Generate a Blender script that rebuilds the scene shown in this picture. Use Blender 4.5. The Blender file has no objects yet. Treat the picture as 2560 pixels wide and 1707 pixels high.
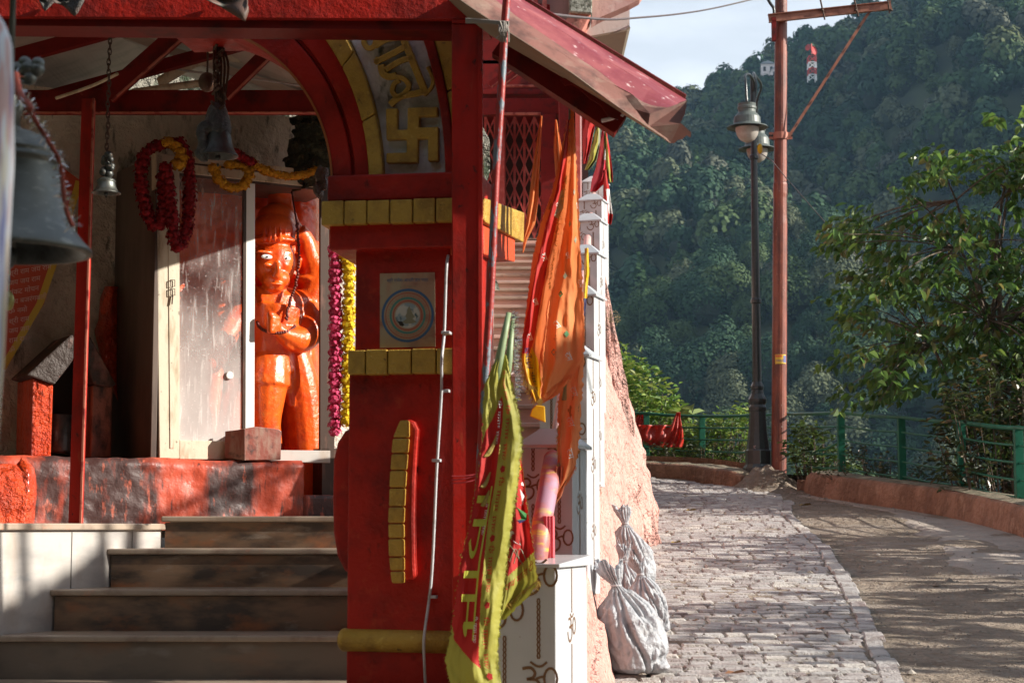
import bpy, math, random
import numpy as np
from mathutils import Vector as V, Matrix, noise as mn
from mathutils.bvhtree import BVHTree
random.seed(7)
RNG = np.random.default_rng(11)
scene = bpy.context.scene
COL = scene.collection
R = math.radians
# ---------------------------------------------------------------- camera, sky, sun, exposure
FOC = 4500.0                       # focal length in photo pixels (photo 2560 x 1707)
PIT = math.atan(467.0 / FOC)       # the camera looks slightly uphill
EYE = 1.6
cd = bpy.data.cameras.new('camera')
cam = bpy.data.objects.new('camera', cd)
COL.objects.link(cam)
cd.sensor_width = 36.0
cd.lens = 36.0 * FOC / 2560.0
cam.location = (0, 0, EYE)
cam.rotation_euler = (math.pi / 2 + PIT, 0, 0)
cd.clip_start = 0.1
cd.clip_end = 20000
cd.dof.use_dof = True
cd.dof.focus_distance = 10.5
cd.dof.aperture_fstop = 9.0
scene.camera = cam
SUN_EL, SUN_AZ = R(24.5), R(-8)     # azimuth counted from +X towards +Y
sdir = V((math.cos(SUN_AZ) * math.cos(SUN_EL), math.sin(SUN_AZ) * math.cos(SUN_EL), math.sin(SUN_EL)))
w = bpy.data.worlds.new("World")
scene.world = w
w.use_nodes = True
nt = w.node_tree
bg = nt.nodes['Background']
sky = nt.nodes.new('ShaderNodeTexSky')
sky.sky_type = 'NISHITA'
sky.sun_disc = False
sky.sun_elevation = SUN_EL
sky.sun_rotation = math.pi / 2 - SUN_AZ
sky.altitude = 1500
sky.air_density = 1.3
sky.dust_density = 3.0
sky.ozone_density = 1.0
tc = nt.nodes.new('ShaderNodeTexCoord')
mp = nt.nodes.new('ShaderNodeMapping')
mp.inputs['Scale'].default_value = (2.2, 2.2, 6.5)
nz = nt.nodes.new('ShaderNodeTexNoise')
nz.inputs['Scale'].default_value = 1.3
nz.inputs['Detail'].default_value = 8
nz.inputs['Roughness'].default_value = 0.55
cr = nt.nodes.new('ShaderNodeMapRange')
cr.inputs['From Min'].default_value = 0.36
cr.inputs['From Max'].default_value = 0.66
mx = nt.nodes.new('ShaderNodeMix')
mx.data_type = 'RGBA'
mx.inputs['B'].default_value = (14.5, 15.2, 16.2, 1)      # thin bright cloud
sx_ = nt.nodes.new('ShaderNodeSeparateXYZ')      # whiter towards the horizon, as on a humid day
nt.links.new(tc.outputs['Generated'], sx_.inputs['Vector'])
hr_ = nt.nodes.new('ShaderNodeMapRange')
hr_.inputs['From Min'].default_value = 0.62
hr_.inputs['From Max'].default_value = 0.05
hr_.inputs['To Max'].default_value = 0.75
nt.links.new(sx_.outputs['Z'], hr_.inputs['Value'])
ad_ = nt.nodes.new('ShaderNodeMath')
ad_.operation = 'MULTIPLY_ADD'
ad_.use_clamp = True
ad_.inputs[1].default_value = 0.45
nt.links.new(tc.outputs['Generated'], mp.inputs['Vector'])
nt.links.new(mp.outputs['Vector'], nz.inputs['Vector'])
nt.links.new(nz.outputs['Fac'], cr.inputs['Value'])
nt.links.new(cr.outputs['Result'], ad_.inputs[0])
nt.links.new(hr_.outputs['Result'], ad_.inputs[2])
nt.links.new(ad_.outputs[0], mx.inputs['Factor'])
nt.links.new(sky.outputs['Color'], mx.inputs['A'])
nt.links.new(mx.outputs['Result'], bg.inputs['Color'])
bg.inputs['Strength'].default_value = 0.056
sl = bpy.data.lights.new('sun', 'SUN')
sl.energy = 5.0
sl.angle = R(0.55)
sl.color = (1.0, 0.93, 0.82)
so = bpy.data.objects.new('sun', sl)
COL.objects.link(so)
so.rotation_euler = sdir.to_track_quat('Z', 'Y').to_euler()
scene.view_settings.view_transform = 'Standard'
scene.view_settings.look = 'None'
scene.view_settings.gamma = 1
scene.view_settings.exposure = 0.82
cy = scene.cycles
cy.max_bounces = 6
cy.diffuse_bounces = 4
cy.glossy_bounces = 3
cy.transmission_bounces = 4
cy.transparent_max_bounces = 12
cy.volume_bounces = 0
cy.caustics_reflective = False
cy.caustics_refractive = False
cy.sample_clamp_indirect = 6
cy.use_denoising = True

# ---------------------------------------------------------------- geometry helpers
cp, sp = math.cos(PIT), math.sin(PIT)


def ray(px, py):
    u, v = (px - 1280.0) / FOC, (853.5 - py) / FOC
    return V((u, cp - v * sp, sp + v * cp))


def P(px, py, Y):
    """world point seen at photo pixel px, py at depth Y"""
    d = ray(px, py)
    k = Y / d.y
    return V((d.x * k, Y, EYE + d.z * k))


def hit(px, py, a, n):
    """where the line of sight meets the upright plane through a (x, y) with normal n (x, y)"""
    d = ray(px, py)
    k = (a[0] * n[0] + a[1] * n[1]) / (d.x * n[0] + d.y * n[1])
    return V((d.x * k, d.y * k, EYE + d.z * k))


def lerp(a, b, t):
    return a + (b - a) * t


def interp(tab, x):
    if x <= tab[0][0]:
        return tab[0][1]
    for (x0, y0), (x1, y1) in zip(tab, tab[1:]):
        if x <= x1:
            return y0 + (y1 - y0) * (x - x0) / (x1 - x0)
    return tab[-1][1]


class MB:
    def __init__(s):
        s.v, s.f, s.m, s.sm = [], [], [], False

    def vv(s, pts):
        n = len(s.v)
        s.v += [tuple(p) for p in pts]
        return n

    def face(s, idx, m=0):
        s.f.append(tuple(idx))
        s.m.append(m)

    def quad(s, a, b, c, d, m=0):
        n = s.vv((a, b, c, d))
        s.face((n, n + 1, n + 2, n + 3), m)
        return s

    def hexa(s, p, m=0):
        """8 corners: bottom ring of 4 then top ring of 4"""
        n = s.vv(p)
        for q in ((3, 2, 1, 0), (4, 5, 6, 7), (0, 1, 5, 4), (1, 2, 6, 5), (2, 3, 7, 6), (3, 0, 4, 7)):
            s.face([n + k for k in q], m)
        return s

    def box(s, x0, x1, y0, y1, z0, z1, m=0):
        return s.hexa([(x0, y0, z0), (x1, y0, z0), (x1, y1, z0), (x0, y1, z0),
                       (x0, y0, z1), (x1, y0, z1), (x1, y1, z1), (x0, y1, z1)], m)

    def prism(s, pts, dv, m=0, m2=None):
        """outline pts (3-D) thickened by the vector dv"""
        dv = V(dv)
        n = s.vv(pts)
        k = len(pts)
        s.vv([V(p) + dv for p in pts])
        s.face(range(n, n + k), m)
        s.face(range(n + 2 * k - 1, n + k - 1, -1), m)
        for i in range(k):
            j = (i + 1) % k
            s.face((n + j, n + i, n + k + i, n + k + j), m if m2 is None else m2)
        return s

    def beam(s, a, b, wv, hv, m=0):
        """bar from a to b, cross-section spanned by wv, hv (centred)"""
        a, b, wv, hv = V(a), V(b), V(wv) / 2, V(hv) / 2
        return s.hexa([a - wv - hv, a + wv - hv, a + wv + hv, a - wv + hv, b - wv - hv, b + wv - hv, b + wv + hv, b - wv + hv], m)

    def tube(s, pts, r, n=8, m=0, cap=True):
        pts = [V(p) for p in pts]
        rs = r if isinstance(r, (list, tuple)) else [r] * len(pts)
        up = V((0.3, 0.2, 1)).normalized()
        base = None
        prev = None
        for i, p in enumerate(pts):
            t = (pts[min(i + 1, len(pts) - 1)] - pts[max(i - 1, 0)])
            t = t.normalized() if t.length > 1e-9 else V((0, 0, 1))
            if prev is None:
                a = t.cross(up)
                if a.length < 0.05:
                    a = t.cross(V((1, 0, 0)))
            else:
                a = prev - t * prev.dot(t)
            a.normalize()
            prev = a
            b = t.cross(a)
            k = s.vv([p + (a * math.cos(q * 2 * math.pi / n) + b * math.sin(q * 2 * math.pi / n)) * rs[i] for q in range(n)])
            if base is not None:
                for q in range(n):
                    s.face((base + q, base + (q + 1) % n, k + (q + 1) % n, k + q), m)
            elif cap:
                s.face(range(k + n - 1, k - 1, -1), m)
            base = k
        if cap:
            s.face(range(base, base + n), m)
        return s

    def lathe(s, c, prof, n=24, m=0, ax=None, cap=False):
        """profile [(r, h)] turned about the axis ax through c"""
        c = V(c)
        q = (V(ax).normalized() if ax is not None else V((0, 0, 1))).to_track_quat('Z', 'Y')
        base = None
        for r, h in prof:
            k = s.vv([c + q @ V((r * math.cos(2 * math.pi * i / n), r * math.sin(2 * math.pi * i / n), h)) for i in range(n)])
            if base is not None:
                for i in range(n):
                    s.face((base + i, base + (i + 1) % n, k + (i + 1) % n, k + i), m)
            base = k
        return s

    def ball(s, c, r, n=12, k=8, m=0, rot=None):
        c = V(c)
        r = V(r) if hasattr(r, '__len__') else V((r, r, r))
        rot = rot or Matrix.Identity(3)
        base = None
        for j in range(k + 1):
            th = math.pi * j / k
            b = s.vv([c + rot @ V((r.x * math.sin(th) * math.cos(2 * math.pi * i / n), r.y * math.sin(th) * math.sin(2 * math.pi * i / n), r.z * math.cos(th))) for i in range(n)])
            if base is not None:
                for i in range(n):
                    s.face((base + (i + 1) % n, base + i, b + i, b + (i + 1) % n), m)
            base = b
        return s

    def grid(s, fn, nu, nv, m=0, thick=None):
        """surface fn(u, v) for u, v in 0..1; m may be a function of (u, v)"""
        n = s.vv([fn(i / nu, j / nv) for j in range(nv + 1) for i in range(nu + 1)])
        for j in range(nv):
            for i in range(nu):
                a = n + j * (nu + 1) + i
                s.face((a, a + 1, a + nu + 2, a + nu + 1), m((i + .5) / nu, (j + .5) / nv) if callable(m) else m)
        return s

    def build(s, name, mats, parent=None, smooth=False, bevel=0, jitter=0, recalc=False, solid=0, subsurf=0):
        off = V((0, 0, 0))
        q = parent
        while q is not None:
            off += V(q.location)
            q = q.parent
        me = bpy.data.meshes.new(name)
        me.from_pydata([(x - off.x, y - off.y, z - off.z) for x, y, z in s.v], [], s.f)
        if not isinstance(mats, (list, tuple)):
            mats = [mats]
        for mt in mats:
            me.materials.append(mt)
        if len(mats) > 1:
            me.polygons.foreach_set('material_index', s.m)
        if smooth:
            me.polygons.foreach_set('use_smooth', [True] * len(me.polygons))
        o = bpy.data.objects.new(name, me)
        COL.objects.link(o)
        if parent is not None:
            o.parent = parent
        if recalc:
            import bmesh
            bm = bmesh.new()
            bm.from_mesh(me)
            bmesh.ops.remove_doubles(bm, verts=bm.verts, dist=1e-5)
            bmesh.ops.recalc_face_normals(bm, faces=bm.faces)
            bm.to_mesh(me)
            bm.free()
        if solid:
            md = o.modifiers.new('s', 'SOLIDIFY')
            md.thickness = solid
        if subsurf:
            md = o.modifiers.new('u', 'SUBSURF')
            md.levels = md.render_levels = subsurf
        if bevel:
            md = o.modifiers.new('b', 'BEVEL')
            md.width = bevel
            md.segments = 2
            md.limit_method = 'ANGLE'
            md.angle_limit = R(40)
        return o


def tag(o, label, cat, group=None, kind=None):
    if kind:
        o['kind'] = kind
    if label:
        o['label'] = label
    if cat:
        o['category'] = cat
    if group:
        o['group'] = group
    return o


def empty(name, loc, label=None, cat=None, group=None):
    o = bpy.data.objects.new(name, None)
    COL.objects.link(o)
    o.location = loc
    o.empty_display_size = 0.1
    return tag(o, label, cat, group)


def copy_tree(o, parent=None):
    c = o.copy()
    COL.objects.link(c)
    c.parent = parent
    for ch in list(o.children):
        if ch.name not in made_copies:
            copy_tree(ch, c)
    return c


made_copies = set()


def turn(o, piv, a):
    """turn a finished top-level object about an upright axis through piv"""
    d = V(o.location) - V(piv)
    c, s_ = math.cos(a), math.sin(a)
    o.location = (piv[0] + d.x * c - d.y * s_, piv[1] + d.x * s_ + d.y * c, o.location.z)
    o.rotation_euler.z = a


def remesh(o, size, smooth=6, decimate=None):
    """weld overlapping lumps into one continuous skin"""
    md = o.modifiers.new('r', 'REMESH')
    md.mode = 'VOXEL'
    md.voxel_size = size
    if smooth:
        ms = o.modifiers.new('s', 'SMOOTH')
        ms.iterations = smooth
        ms.factor = 0.6
    dg = bpy.context.evaluated_depsgraph_get()
    dg.update()
    me = bpy.data.meshes.new_from_object(o.evaluated_get(dg))
    mats = [m for m in o.data.materials]
    o.modifiers.clear()
    o.data = me
    if not me.materials:
        for m in mats:
            me.materials.append(m)
    me.polygons.foreach_set('use_smooth', [True] * len(me.polygons))
    return o


# ---------------------------------------------------------------- materials
def mat(name, col, rough=0.6, layers=(), bump=0.0, bscale=30.0, metal=0.0, spec=0.5, bstretch=(1, 1, 1), bdetail=5,
        trans=None, coat=0.0, bump2=0.0, b2scale=6.0, attr=None, rrange=None, alpha=None):
    """principled paint; layers = (colour, scale xyz, lo, hi, detail[, strength]) laid over by noise thresholds, in world space"""
    m = bpy.data.materials.new(name)
    m.use_nodes = True
    t = m.node_tree
    L = t.links.new
    b = t.nodes['Principled BSDF']
    b.inputs['Roughness'].default_value = rough
    b.inputs['Metallic'].default_value = metal
    b.inputs['Specular IOR Level'].default_value = spec
    b.inputs['Coat Weight'].default_value = coat
    b.inputs['Coat Roughness'].default_value = 0.15
    g = t.nodes.new('ShaderNodeNewGeometry')
    pos = g.outputs['Position']

    def nzn(scale, detail, off):
        mp = t.nodes.new('ShaderNodeMapping')
        mp.inputs['Scale'].default_value = scale if hasattr(scale, '__len__') else (scale,) * 3
        mp.inputs['Location'].default_value = (off, off * 1.7, off * .6)
        L(pos, mp.inputs['Vector'])
        n = t.nodes.new('ShaderNodeTexNoise')
        n.inputs['Scale'].default_value = 1
        n.inputs['Detail'].default_value = detail
        n.inputs['Roughness'].default_value = 0.6
        L(mp.outputs['Vector'], n.inputs['Vector'])
        return n
    cur = None
    if attr:
        a = t.nodes.new('ShaderNodeAttribute')
        a.attribute_name = attr
        cur = a.outputs['Color']
    for i, ly in enumerate(layers):
        c, sc, lo, hi, det = ly[:5]
        n = nzn(sc, det, 3.1 + 7.3 * i)
        r = t.nodes.new('ShaderNodeMapRange')
        r.inputs['From Min'].default_value = lo
        r.inputs['From Max'].default_value = hi
        r.inputs['To Max'].default_value = ly[5] if len(ly) > 5 else 1.0
        L(n.outputs['Fac'], r.inputs['Value'])
        x = t.nodes.new('ShaderNodeMix')
        x.data_type = 'RGBA'
        if cur is None:
            x.inputs['A'].default_value = (*col, 1)
        else:
            L(cur, x.inputs['A'])
        x.inputs['B'].default_value = (*c, 1)
        L(r.outputs['Result'], x.inputs['Factor'])
        cur = x.outputs['Result']
    if cur is None:
        b.inputs['Base Color'].default_value = (*col, 1)
    else:
        L(cur, b.inputs['Base Color'])
    if rrange:
        n = nzn(rrange[2], 4, 55)
        r = t.nodes.new('ShaderNodeMapRange')
        r.inputs['From Min'].default_value = 0.3
        r.inputs['From Max'].default_value = 0.7
        r.inputs['To Min'].default_value = rrange[0]
        r.inputs['To Max'].default_value = rrange[1]
        L(n.outputs['Fac'], r.inputs['Value'])
        L(r.outputs['Result'], b.inputs['Roughness'])
    nrm = None
    for bb, bs, st in ((bump, bscale, bstretch), (bump2, b2scale, (1, 1, 1))):
        if bb:
            n = nzn([bs * q for q in st], bdetail, 91 + bs)
            bn = t.nodes.new('ShaderNodeBump')
            bn.inputs['Strength'].default_value = min(1.0, bb * 2)
            bn.inputs['Distance'].default_value = bb * 0.6 / bs * 4
            L(n.outputs['Fac'], bn.inputs['Height'])
            if nrm is not None:
                L(nrm, bn.inputs['Normal'])
            nrm = bn.outputs['Normal']
    if nrm is not None:
        L(nrm, b.inputs['Normal'])
    if trans:      # thin cloth or leaf: part of the light goes through
        tb = t.nodes.new('ShaderNodeBsdfTranslucent')
        if cur is None:
            tb.inputs['Color'].default_value = (*col, 1)
        else:
            L(cur, tb.inputs['Color'])
        ms = t.nodes.new('ShaderNodeMixShader')
        ms.inputs['Fac'].default_value = trans
        L(b.outputs['BSDF'], ms.inputs[1])
        L(tb.outputs['BSDF'], ms.inputs[2])
        L(ms.outputs['Shader'], t.nodes['Material Output'].inputs['Surface'])
    return m


M = {}
blk = (0.018, 0.014, 0.012)
M['red'] = mat('red_paint', (0.42, 0.016, 0.008), 0.42, [((0.22, 0.012, 0.008), 5, .45, .65, 5), ((0.06, 0.008, 0.006), (22, 22, 14), .62, .74, 6, .8), ((0.45, 0.05, 0.02), 13, .62, .75, 4, .7)], bump=.22, bscale=60, rrange=(.35, .65, 9), bump2=.12, b2scale=9, spec=.3)
M['redsteel'] = mat('red_steel_paint', (0.44, 0.016, 0.009), 0.42, [((0.2, 0.012, 0.008), (9, 9, 3), .45, .66, 5), ((0.03, 0.015, 0.012), (26, 26, 18), .63, .7, 6, .9), ((0.42, 0.07, 0.03), (30, 30, 6), .64, .72, 4, .6)], bump=.12, bscale=80, rrange=(.35, .7, 12), spec=.3)
M['darkred'] = mat('dark_red_steel', (0.17, 0.007, 0.005), 0.6, [((0.07, 0.006, 0.005), (9, 9, 9), .5, .68, 5), ((0.33, 0.09, 0.06), (22, 22, 22), .66, .74, 6, .4)], bump=.1, bscale=60, spec=.25)
M['pinkedge'] = mat('worn_pink_edge', (0.4, 0.12, 0.08), 0.6, [((0.2, 0.02, 0.015), 14, .5, .6, 5)], bump=.1)
M['gold'] = mat('gold_paint', (0.52, 0.32, 0.05), 0.42, [((0.32, 0.18, 0.03), 12, .48, .7, 6), ((0.7, 0.5, 0.12), 40, .6, .72, 5, .7), ((0.06, 0.04, 0.02), 26, .66, .74, 6)], bump=.35, bscale=110, metal=.2, rrange=(.3, .6, 30))
M['whitewash'] = mat('weathered_whitewash', (0.78, 0.78, 0.82), 0.8, [((0.4, 0.4, 0.42), 7, .45, .7, 6), ((0.05, 0.06, 0.04), (16, 16, 10), .6, .72, 7, .9)], bump=.3, bscale=40)
M['cream'] = mat('grimy_cream_paint', (0.66, 0.58, 0.45), 0.6, [((0.42, 0.33, 0.22), (20, 20, 5), .5, .68, 6), ((0.12, 0.08, 0.05), (40, 40, 30), .66, .72, 5, .8)], bump=.1, bscale=50)
M['marble'] = mat('white_marble_slab', (0.52, 0.49, 0.46), 0.35, [((0.36, 0.34, 0.33), (3, 3, 9), .42, .64, 7), ((0.42, 0.33, 0.26), (7, 7, 3), .55, .75, 5, .8), ((0.3, 0.31, 0.33), (2.5, 2.5, 12), .6, .66, 8, .6)], bump=.03, bscale=40)
M['riser'] = mat('brown_veined_marble', (0.25, 0.155, 0.098), 0.42, [((0.08, 0.06, 0.05), (3.5, 6, 11), .42, .60, 8), ((0.36, 0.14, 0.06), (5, 5, 9), .52, .68, 7, .85), ((0.34, 0.29, 0.24), (6, 6, 20), .58, .7, 8, .7), ((0.07, 0.06, 0.055), (7, 7, 9), .6, .75, 6, .8)], bump=.05, bscale=60, rrange=(.3, .6, 8))
M['tread'] = mat('tread_marble', (0.40, 0.32, 0.25), 0.3, [((0.25, 0.18, 0.14), 8, .5, .7, 6), ((0.6, 0.3, 0.2), 14, .6, .72, 5, .6)], bump=.04, bscale=60)
M['stairstone'] = mat('pink_stair_marble', (0.5, 0.36, 0.29), 0.5, [((0.62, 0.42, 0.35), (1.5, 1.5, 9), .45, .6, 5), ((0.3, 0.27, 0.25), (3, 3, 12), .55, .72, 6)], bump=.05, bscale=30)
M['plinth'] = mat('sooty_red_plaster', (0.52, 0.075, 0.035), 0.5, [((0.03, 0.022, 0.022), (4, 4, 1.1), .43, .56, 6, .94), ((0.6, 0.14, 0.08), (30, 30, 9), .58, .68, 6, .7), ((0.03, 0.02, 0.02), (40, 40, 5), .6, .7, 6, .9)], bump=.16, bscale=34, rrange=(.35, .7, 12), bump2=.12, b2scale=6)
M['soot'] = mat('sooty_stone', (0.05, 0.035, 0.03), 0.6, [((0.3, 0.14, 0.11), (9, 9, 4), .55, .68, 6, .8), ((0.4, 0.07, 0.04), (14, 14, 6), .62, .7, 6, .8)], bump=.3, bscale=20)
M['darkpanel'] = mat('dark_marble_panel', (0.15, 0.11, 0.09), 0.4, [((0.05, 0.032, 0.028), (2.5, 2.5, .9), .42, .6, 6), ((0.22, 0.15, 0.12), (22, 22, 2), .55, .75, 6, .6)], bump=.05)
M['wall'] = mat('stained_lime_wall', (0.78, 0.74, 0.66), 0.85, [((0.46, 0.43, 0.36), (3, 3, 1.2), .42, .64, 7), ((0.05, 0.055, 0.04), (12, 12, 4), .58, .68, 7, .9), ((0.42, 0.4, 0.35), (8, 8, 2), .58, .7, 5, .6)], bump=.4, bscale=16)
M['rock'] = mat('mossy_rock', (0.3, 0.28, 0.23), 0.9, [((0.04, 0.06, 0.03), (7, 7, 4), .46, .58, 8), ((0.42, 0.4, 0.36), 16, .58, .7, 6)], bump=.8, bscale=12, bump2=.5, b2scale=4)
M['verm'] = mat('vermilion_coating', (0.86, 0.12, 0.010), 0.32, [((0.7, 0.06, 0.006), 9, .45, .65, 5), ((0.95, 0.25, 0.03), 22, .6, .72, 4, .6), ((0.25, 0.02, 0.005), (40, 40, 30), .68, .74, 6, .6)], bump=.2, bscale=34, coat=.3)
M['vermrock'] = mat('vermilion_painted_rock', (0.72, 0.07, 0.012), 0.35, [((0.5, 0.04, 0.008), 7, .45, .65, 6), ((0.1, 0.02, 0.01), (20, 20, 12), .62, .72, 6, .7)], bump=.5, bscale=18, coat=.3)
M['pinkwall'] = mat('salmon_limewash', (0.70, 0.40, 0.34), 0.8, [((0.60, 0.30, 0.25), 2.2, .45, .65, 7), ((0.75, 0.43, 0.35), (7, 7, 3), .55, .72, 6, .8), ((0.3, 0.15, 0.1), (9, 9, 5), .64, .76, 8, .8), ((0.16, 0.15, 0.1), (5, 5, 2.5), .68, .78, 8, .8)], bump=.3, bscale=14, bump2=.5, b2scale=3.5)
M['tile'] = mat('white_glazed_tile', (0.58, 0.60, 0.62), 0.22, [((0.5, 0.51, 0.53), 3, .4, .7, 3), ((0.3, 0.22, 0.18), (30, 30, 30), .71, .76, 5, .8)], bump=.02, bscale=10)
M['motif'] = mat('brown_tile_motif', (0.20, 0.10, 0.05), 0.3)
M['grout'] = mat('grey_grout', (0.3, 0.29, 0.28), 0.8)
M['brass'] = mat('dull_bell_metal', (0.15, 0.16, 0.15), 0.45, [((0.11, 0.115, 0.105), (6, 6, 14), .42, .62, 5), ((0.3, 0.3, 0.27), (30, 30, 90), .58, .7, 4, .6)], metal=.85, bump=.03, bscale=60, rrange=(.38, .55, 20))
M['darkmetal'] = mat('dark_tarnished_metal', (0.09, 0.095, 0.09), 0.45, [((0.04, 0.04, 0.038), 24, .45, .65, 6), ((0.2, 0.12, 0.06), 50, .64, .7, 4, .5)], metal=.6, bump=.15, bscale=60)
M['rust'] = mat('rusty_wire', (0.09, 0.05, 0.035), 0.7, metal=.3)
M['wire'] = mat('dark_cable', (0.07, 0.05, 0.05), 0.6)
M['whitewire'] = mat('white_cable', (0.55, 0.55, 0.58), 0.45, [((0.35, 0.34, 0.34), 30, .5, .7, 4)])
M['ceiling'] = mat('pale_sheet_ceiling', (0.62, 0.52, 0.47), 0.5, [((0.45, 0.38, 0.33), (2, 9, 9), .45, .7, 5)], bump=.02)
M['maroon'] = mat('maroon_roof_sheet', (0.2, 0.03, 0.042), 0.5, [((0.36, 0.1, 0.1), (5, 5, 5), .48, .68, 7, .8), ((0.6, 0.45, 0.45), (26, 26, 26), .62, .7, 7, .8), ((0.14, 0.015, 0.02), (3, 6, 3), .55, .75, 4, .6)], bump=.06, bscale=40, rrange=(.4, .7, 14))
M['sheetback'] = mat('primer_back_of_sheet', (0.2, 0.08, 0.06), 0.65, [((0.26, 0.17, 0.13), (6, 6, 12), .5, .66, 7), ((0.09, 0.035, 0.025), (9, 5, 9), .5, .66, 6), ((0.12, 0.08, 0.06), (30, 30, 30), .66, .72, 6, .8)], bump=.05, bscale=40)
M['sheetgrey'] = mat('grey_sheet_underside', (0.3, 0.24, 0.18), 0.5, [((0.28, 0.22, 0.17), (9, 9, 9), .45, .65, 6)], bump=.05)
M['garred'] = mat('dark_red_marigold', (0.36, 0.012, 0.02), 0.9, [((0.16, 0.006, 0.01), 60, .45, .6, 3)], trans=.15)
M['garpink'] = mat('hot_pink_flower', (0.88, 0.09, 0.25), 0.8, [((0.9, 0.3, 0.4), 140, .55, .65, 3), ((0.5, 0.01, 0.06), 90, .56, .64, 3)], trans=.2)
M['garyel'] = mat('yellow_marigold', (0.95, 0.74, 0.03), 0.85, [((0.65, 0.4, 0.01), 90, .5, .62, 3)], trans=.2)
M['garama'] = mat('amber_marigold', (0.68, 0.36, 0.02), 0.85, [((0.45, 0.2, 0.01), 90, .5, .62, 3)], trans=.2)
M['tinsel'] = mat('silver_tinsel', (0.8, 0.8, 0.8), 0.18, metal=1)
M['goldfringe'] = mat('gold_fringe', (0.6, 0.4, 0.1), 0.35, metal=.6)
M['bamboo'] = mat('green_bamboo', (0.22, 0.3, 0.16), 0.5, [((0.4, 0.42, 0.2), (40, 40, 6), .5, .65, 4)], bump=.05)
M['orange'] = mat('orange_satin_cloth', (0.88, 0.33, 0.13), 0.75, [((0.78, 0.2, 0.05), (9, 9, 3), .45, .7, 5), ((0.2, 0.1, 0.02), (16, 16, 12), .66, .70, 3, .75)], bump=.2, bscale=26, bstretch=(1, 1, .35), trans=.38, spec=.2)
M['flagred'] = mat('red_satin_cloth', (0.50, 0.020, 0.016), 0.7, [((0.42, 0.012, 0.01), (9, 9, 3), .45, .7, 5)], bump=.12, bscale=26, trans=.25)
M['flagyel'] = mat('yellow_satin_cloth', (0.86, 0.55, 0.02), 0.45, [((0.7, 0.4, 0.01), 14, .45, .7, 4)], bump=.1, trans=.3)
M['flaglime'] = mat('lime_satin_cloth', (0.42, 0.40, 0.065), 0.65, [((0.28, 0.28, 0.04), (8, 8, 4), .45, .68, 5), ((0.7, 0.4, 0.03), 30, .68, .74, 3, .4)], bump=.15, bscale=24, trans=.3)
M['flaggrn'] = mat('green_print', (0.06, 0.25, 0.08), 0.5)
M['flagwht'] = mat('white_print', (0.75, 0.72, 0.7), 0.5)
M['flagnavy'] = mat('navy_print', (0.03, 0.03, 0.1), 0.5)
M['pinkcloth'] = mat('pink_cloth', (0.8, 0.13, 0.17), 0.6, trans=.3)
M['asphaltdirt'] = mat('road_dirt', (0.37, 0.295, 0.23), 0.95, [((0.25, 0.195, 0.145), (2, 2, 2), .42, .6, 7), ((0.36, 0.32, 0.27), (26, 14, 26), .56, .68, 7, .8), ((0.36, 0.31, 0.27), (1.2, 2.5, 1), .52, .68, 7, .85)], bump=.6, bscale=36, bump2=.5, b2scale=8)
M['concrete'] = mat('worn_concrete', (0.36, 0.31, 0.27), 0.9, [((0.28, 0.235, 0.2), (2, 3, 2), .45, .66, 7), ((0.13, 0.1, 0.08), (10, 16, 10), .62, .74, 7, .7)], bump=.25, bscale=40, bump2=.3, b2scale=5)
M['kerb'] = mat('terracotta_plaster', (0.33, 0.175, 0.112), 0.85, [((0.2, 0.10, 0.06), (3.5, 3.5, 1.5), .42, .6, 7), ((0.45, 0.27, 0.18), (9, 9, 5), .55, .72, 6, .8), ((0.13, 0.08, 0.05), (7, 7, 3), .6, .76, 7, .8)], bump=.35, bscale=22, bump2=.3, b2scale=4)
M['kerbtop'] = mat('mossy_cement', (0.24, 0.2, 0.14), 0.9, [((0.1, 0.1, 0.06), 9, .45, .65, 7), ((0.35, 0.2, 0.13), 14, .56, .7, 6, .7)], bump=.4, bscale=30)
M['polepaint'] = mat('rust_red_pole_paint', (0.25, 0.065, 0.038), 0.42, [((0.12, 0.035, 0.025), (9, 9, 2), .42, .62, 6), ((0.36, 0.13, 0.08), (26, 26, 9), .58, .68, 6, .6), ((0.42, 0.36, 0.3), (30, 30, 22), .66, .71, 6, .8)], bump=.1, bscale=40)
M['crossarm'] = mat('red_primer_steel', (0.33, 0.13, 0.08), 0.6, [((0.2, 0.07, 0.045), (12, 12, 12), .45, .65, 6)], bump=.1)
M['lamppost'] = mat('black_cast_iron', (0.028, 0.034, 0.036), 0.3, [((0.05, 0.055, 0.055), 20, .5, .7, 5)], bump=.08, bscale=50)
M['lampshade'] = mat('grey_green_enamel', (0.11, 0.13, 0.12), 0.45, [((0.07, 0.085, 0.08), 10, .45, .7, 5)])
M['lampglass'] = mat('frosted_lamp_glass', (0.6, 0.55, 0.5), 0.35, [((0.4, 0.3, 0.24), (6, 6, 9), .5, .7, 5)], trans=.35)
M['green'] = mat('green_enamel', (0.012, 0.14, 0.085), 0.42, [((0.008, 0.09, 0.05), (12, 12, 6), .45, .65, 5), ((0.12, 0.09, 0.06), (30, 30, 20), .68, .73, 5, .7)], bump=.06)
M['sack'] = mat('white_woven_sack', (0.56, 0.58, 0.62), 0.42, [((0.46, 0.47, 0.5), 7, .45, .65, 6), ((0.32, 0.25, 0.21), (9, 9, 12), .58, .72, 7, .75)], bump=.12, bscale=26, bump2=.3, b2scale=9, trans=.3)
M['paper'] = mat('faded_poster_paper', (0.42, 0.26, 0.17), 0.5, [((0.4, 0.33, 0.22), (9, 9, 3), .48, .6, 4), ((0.3, 0.14, 0.1), (7, 7, 12), .56, .7, 4)])
M['blueink'] = mat('blue_ink', (0.05, 0.13, 0.27), 0.5)
M['tealink'] = mat('teal_ink', (0.08, 0.25, 0.22), 0.5)
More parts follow.
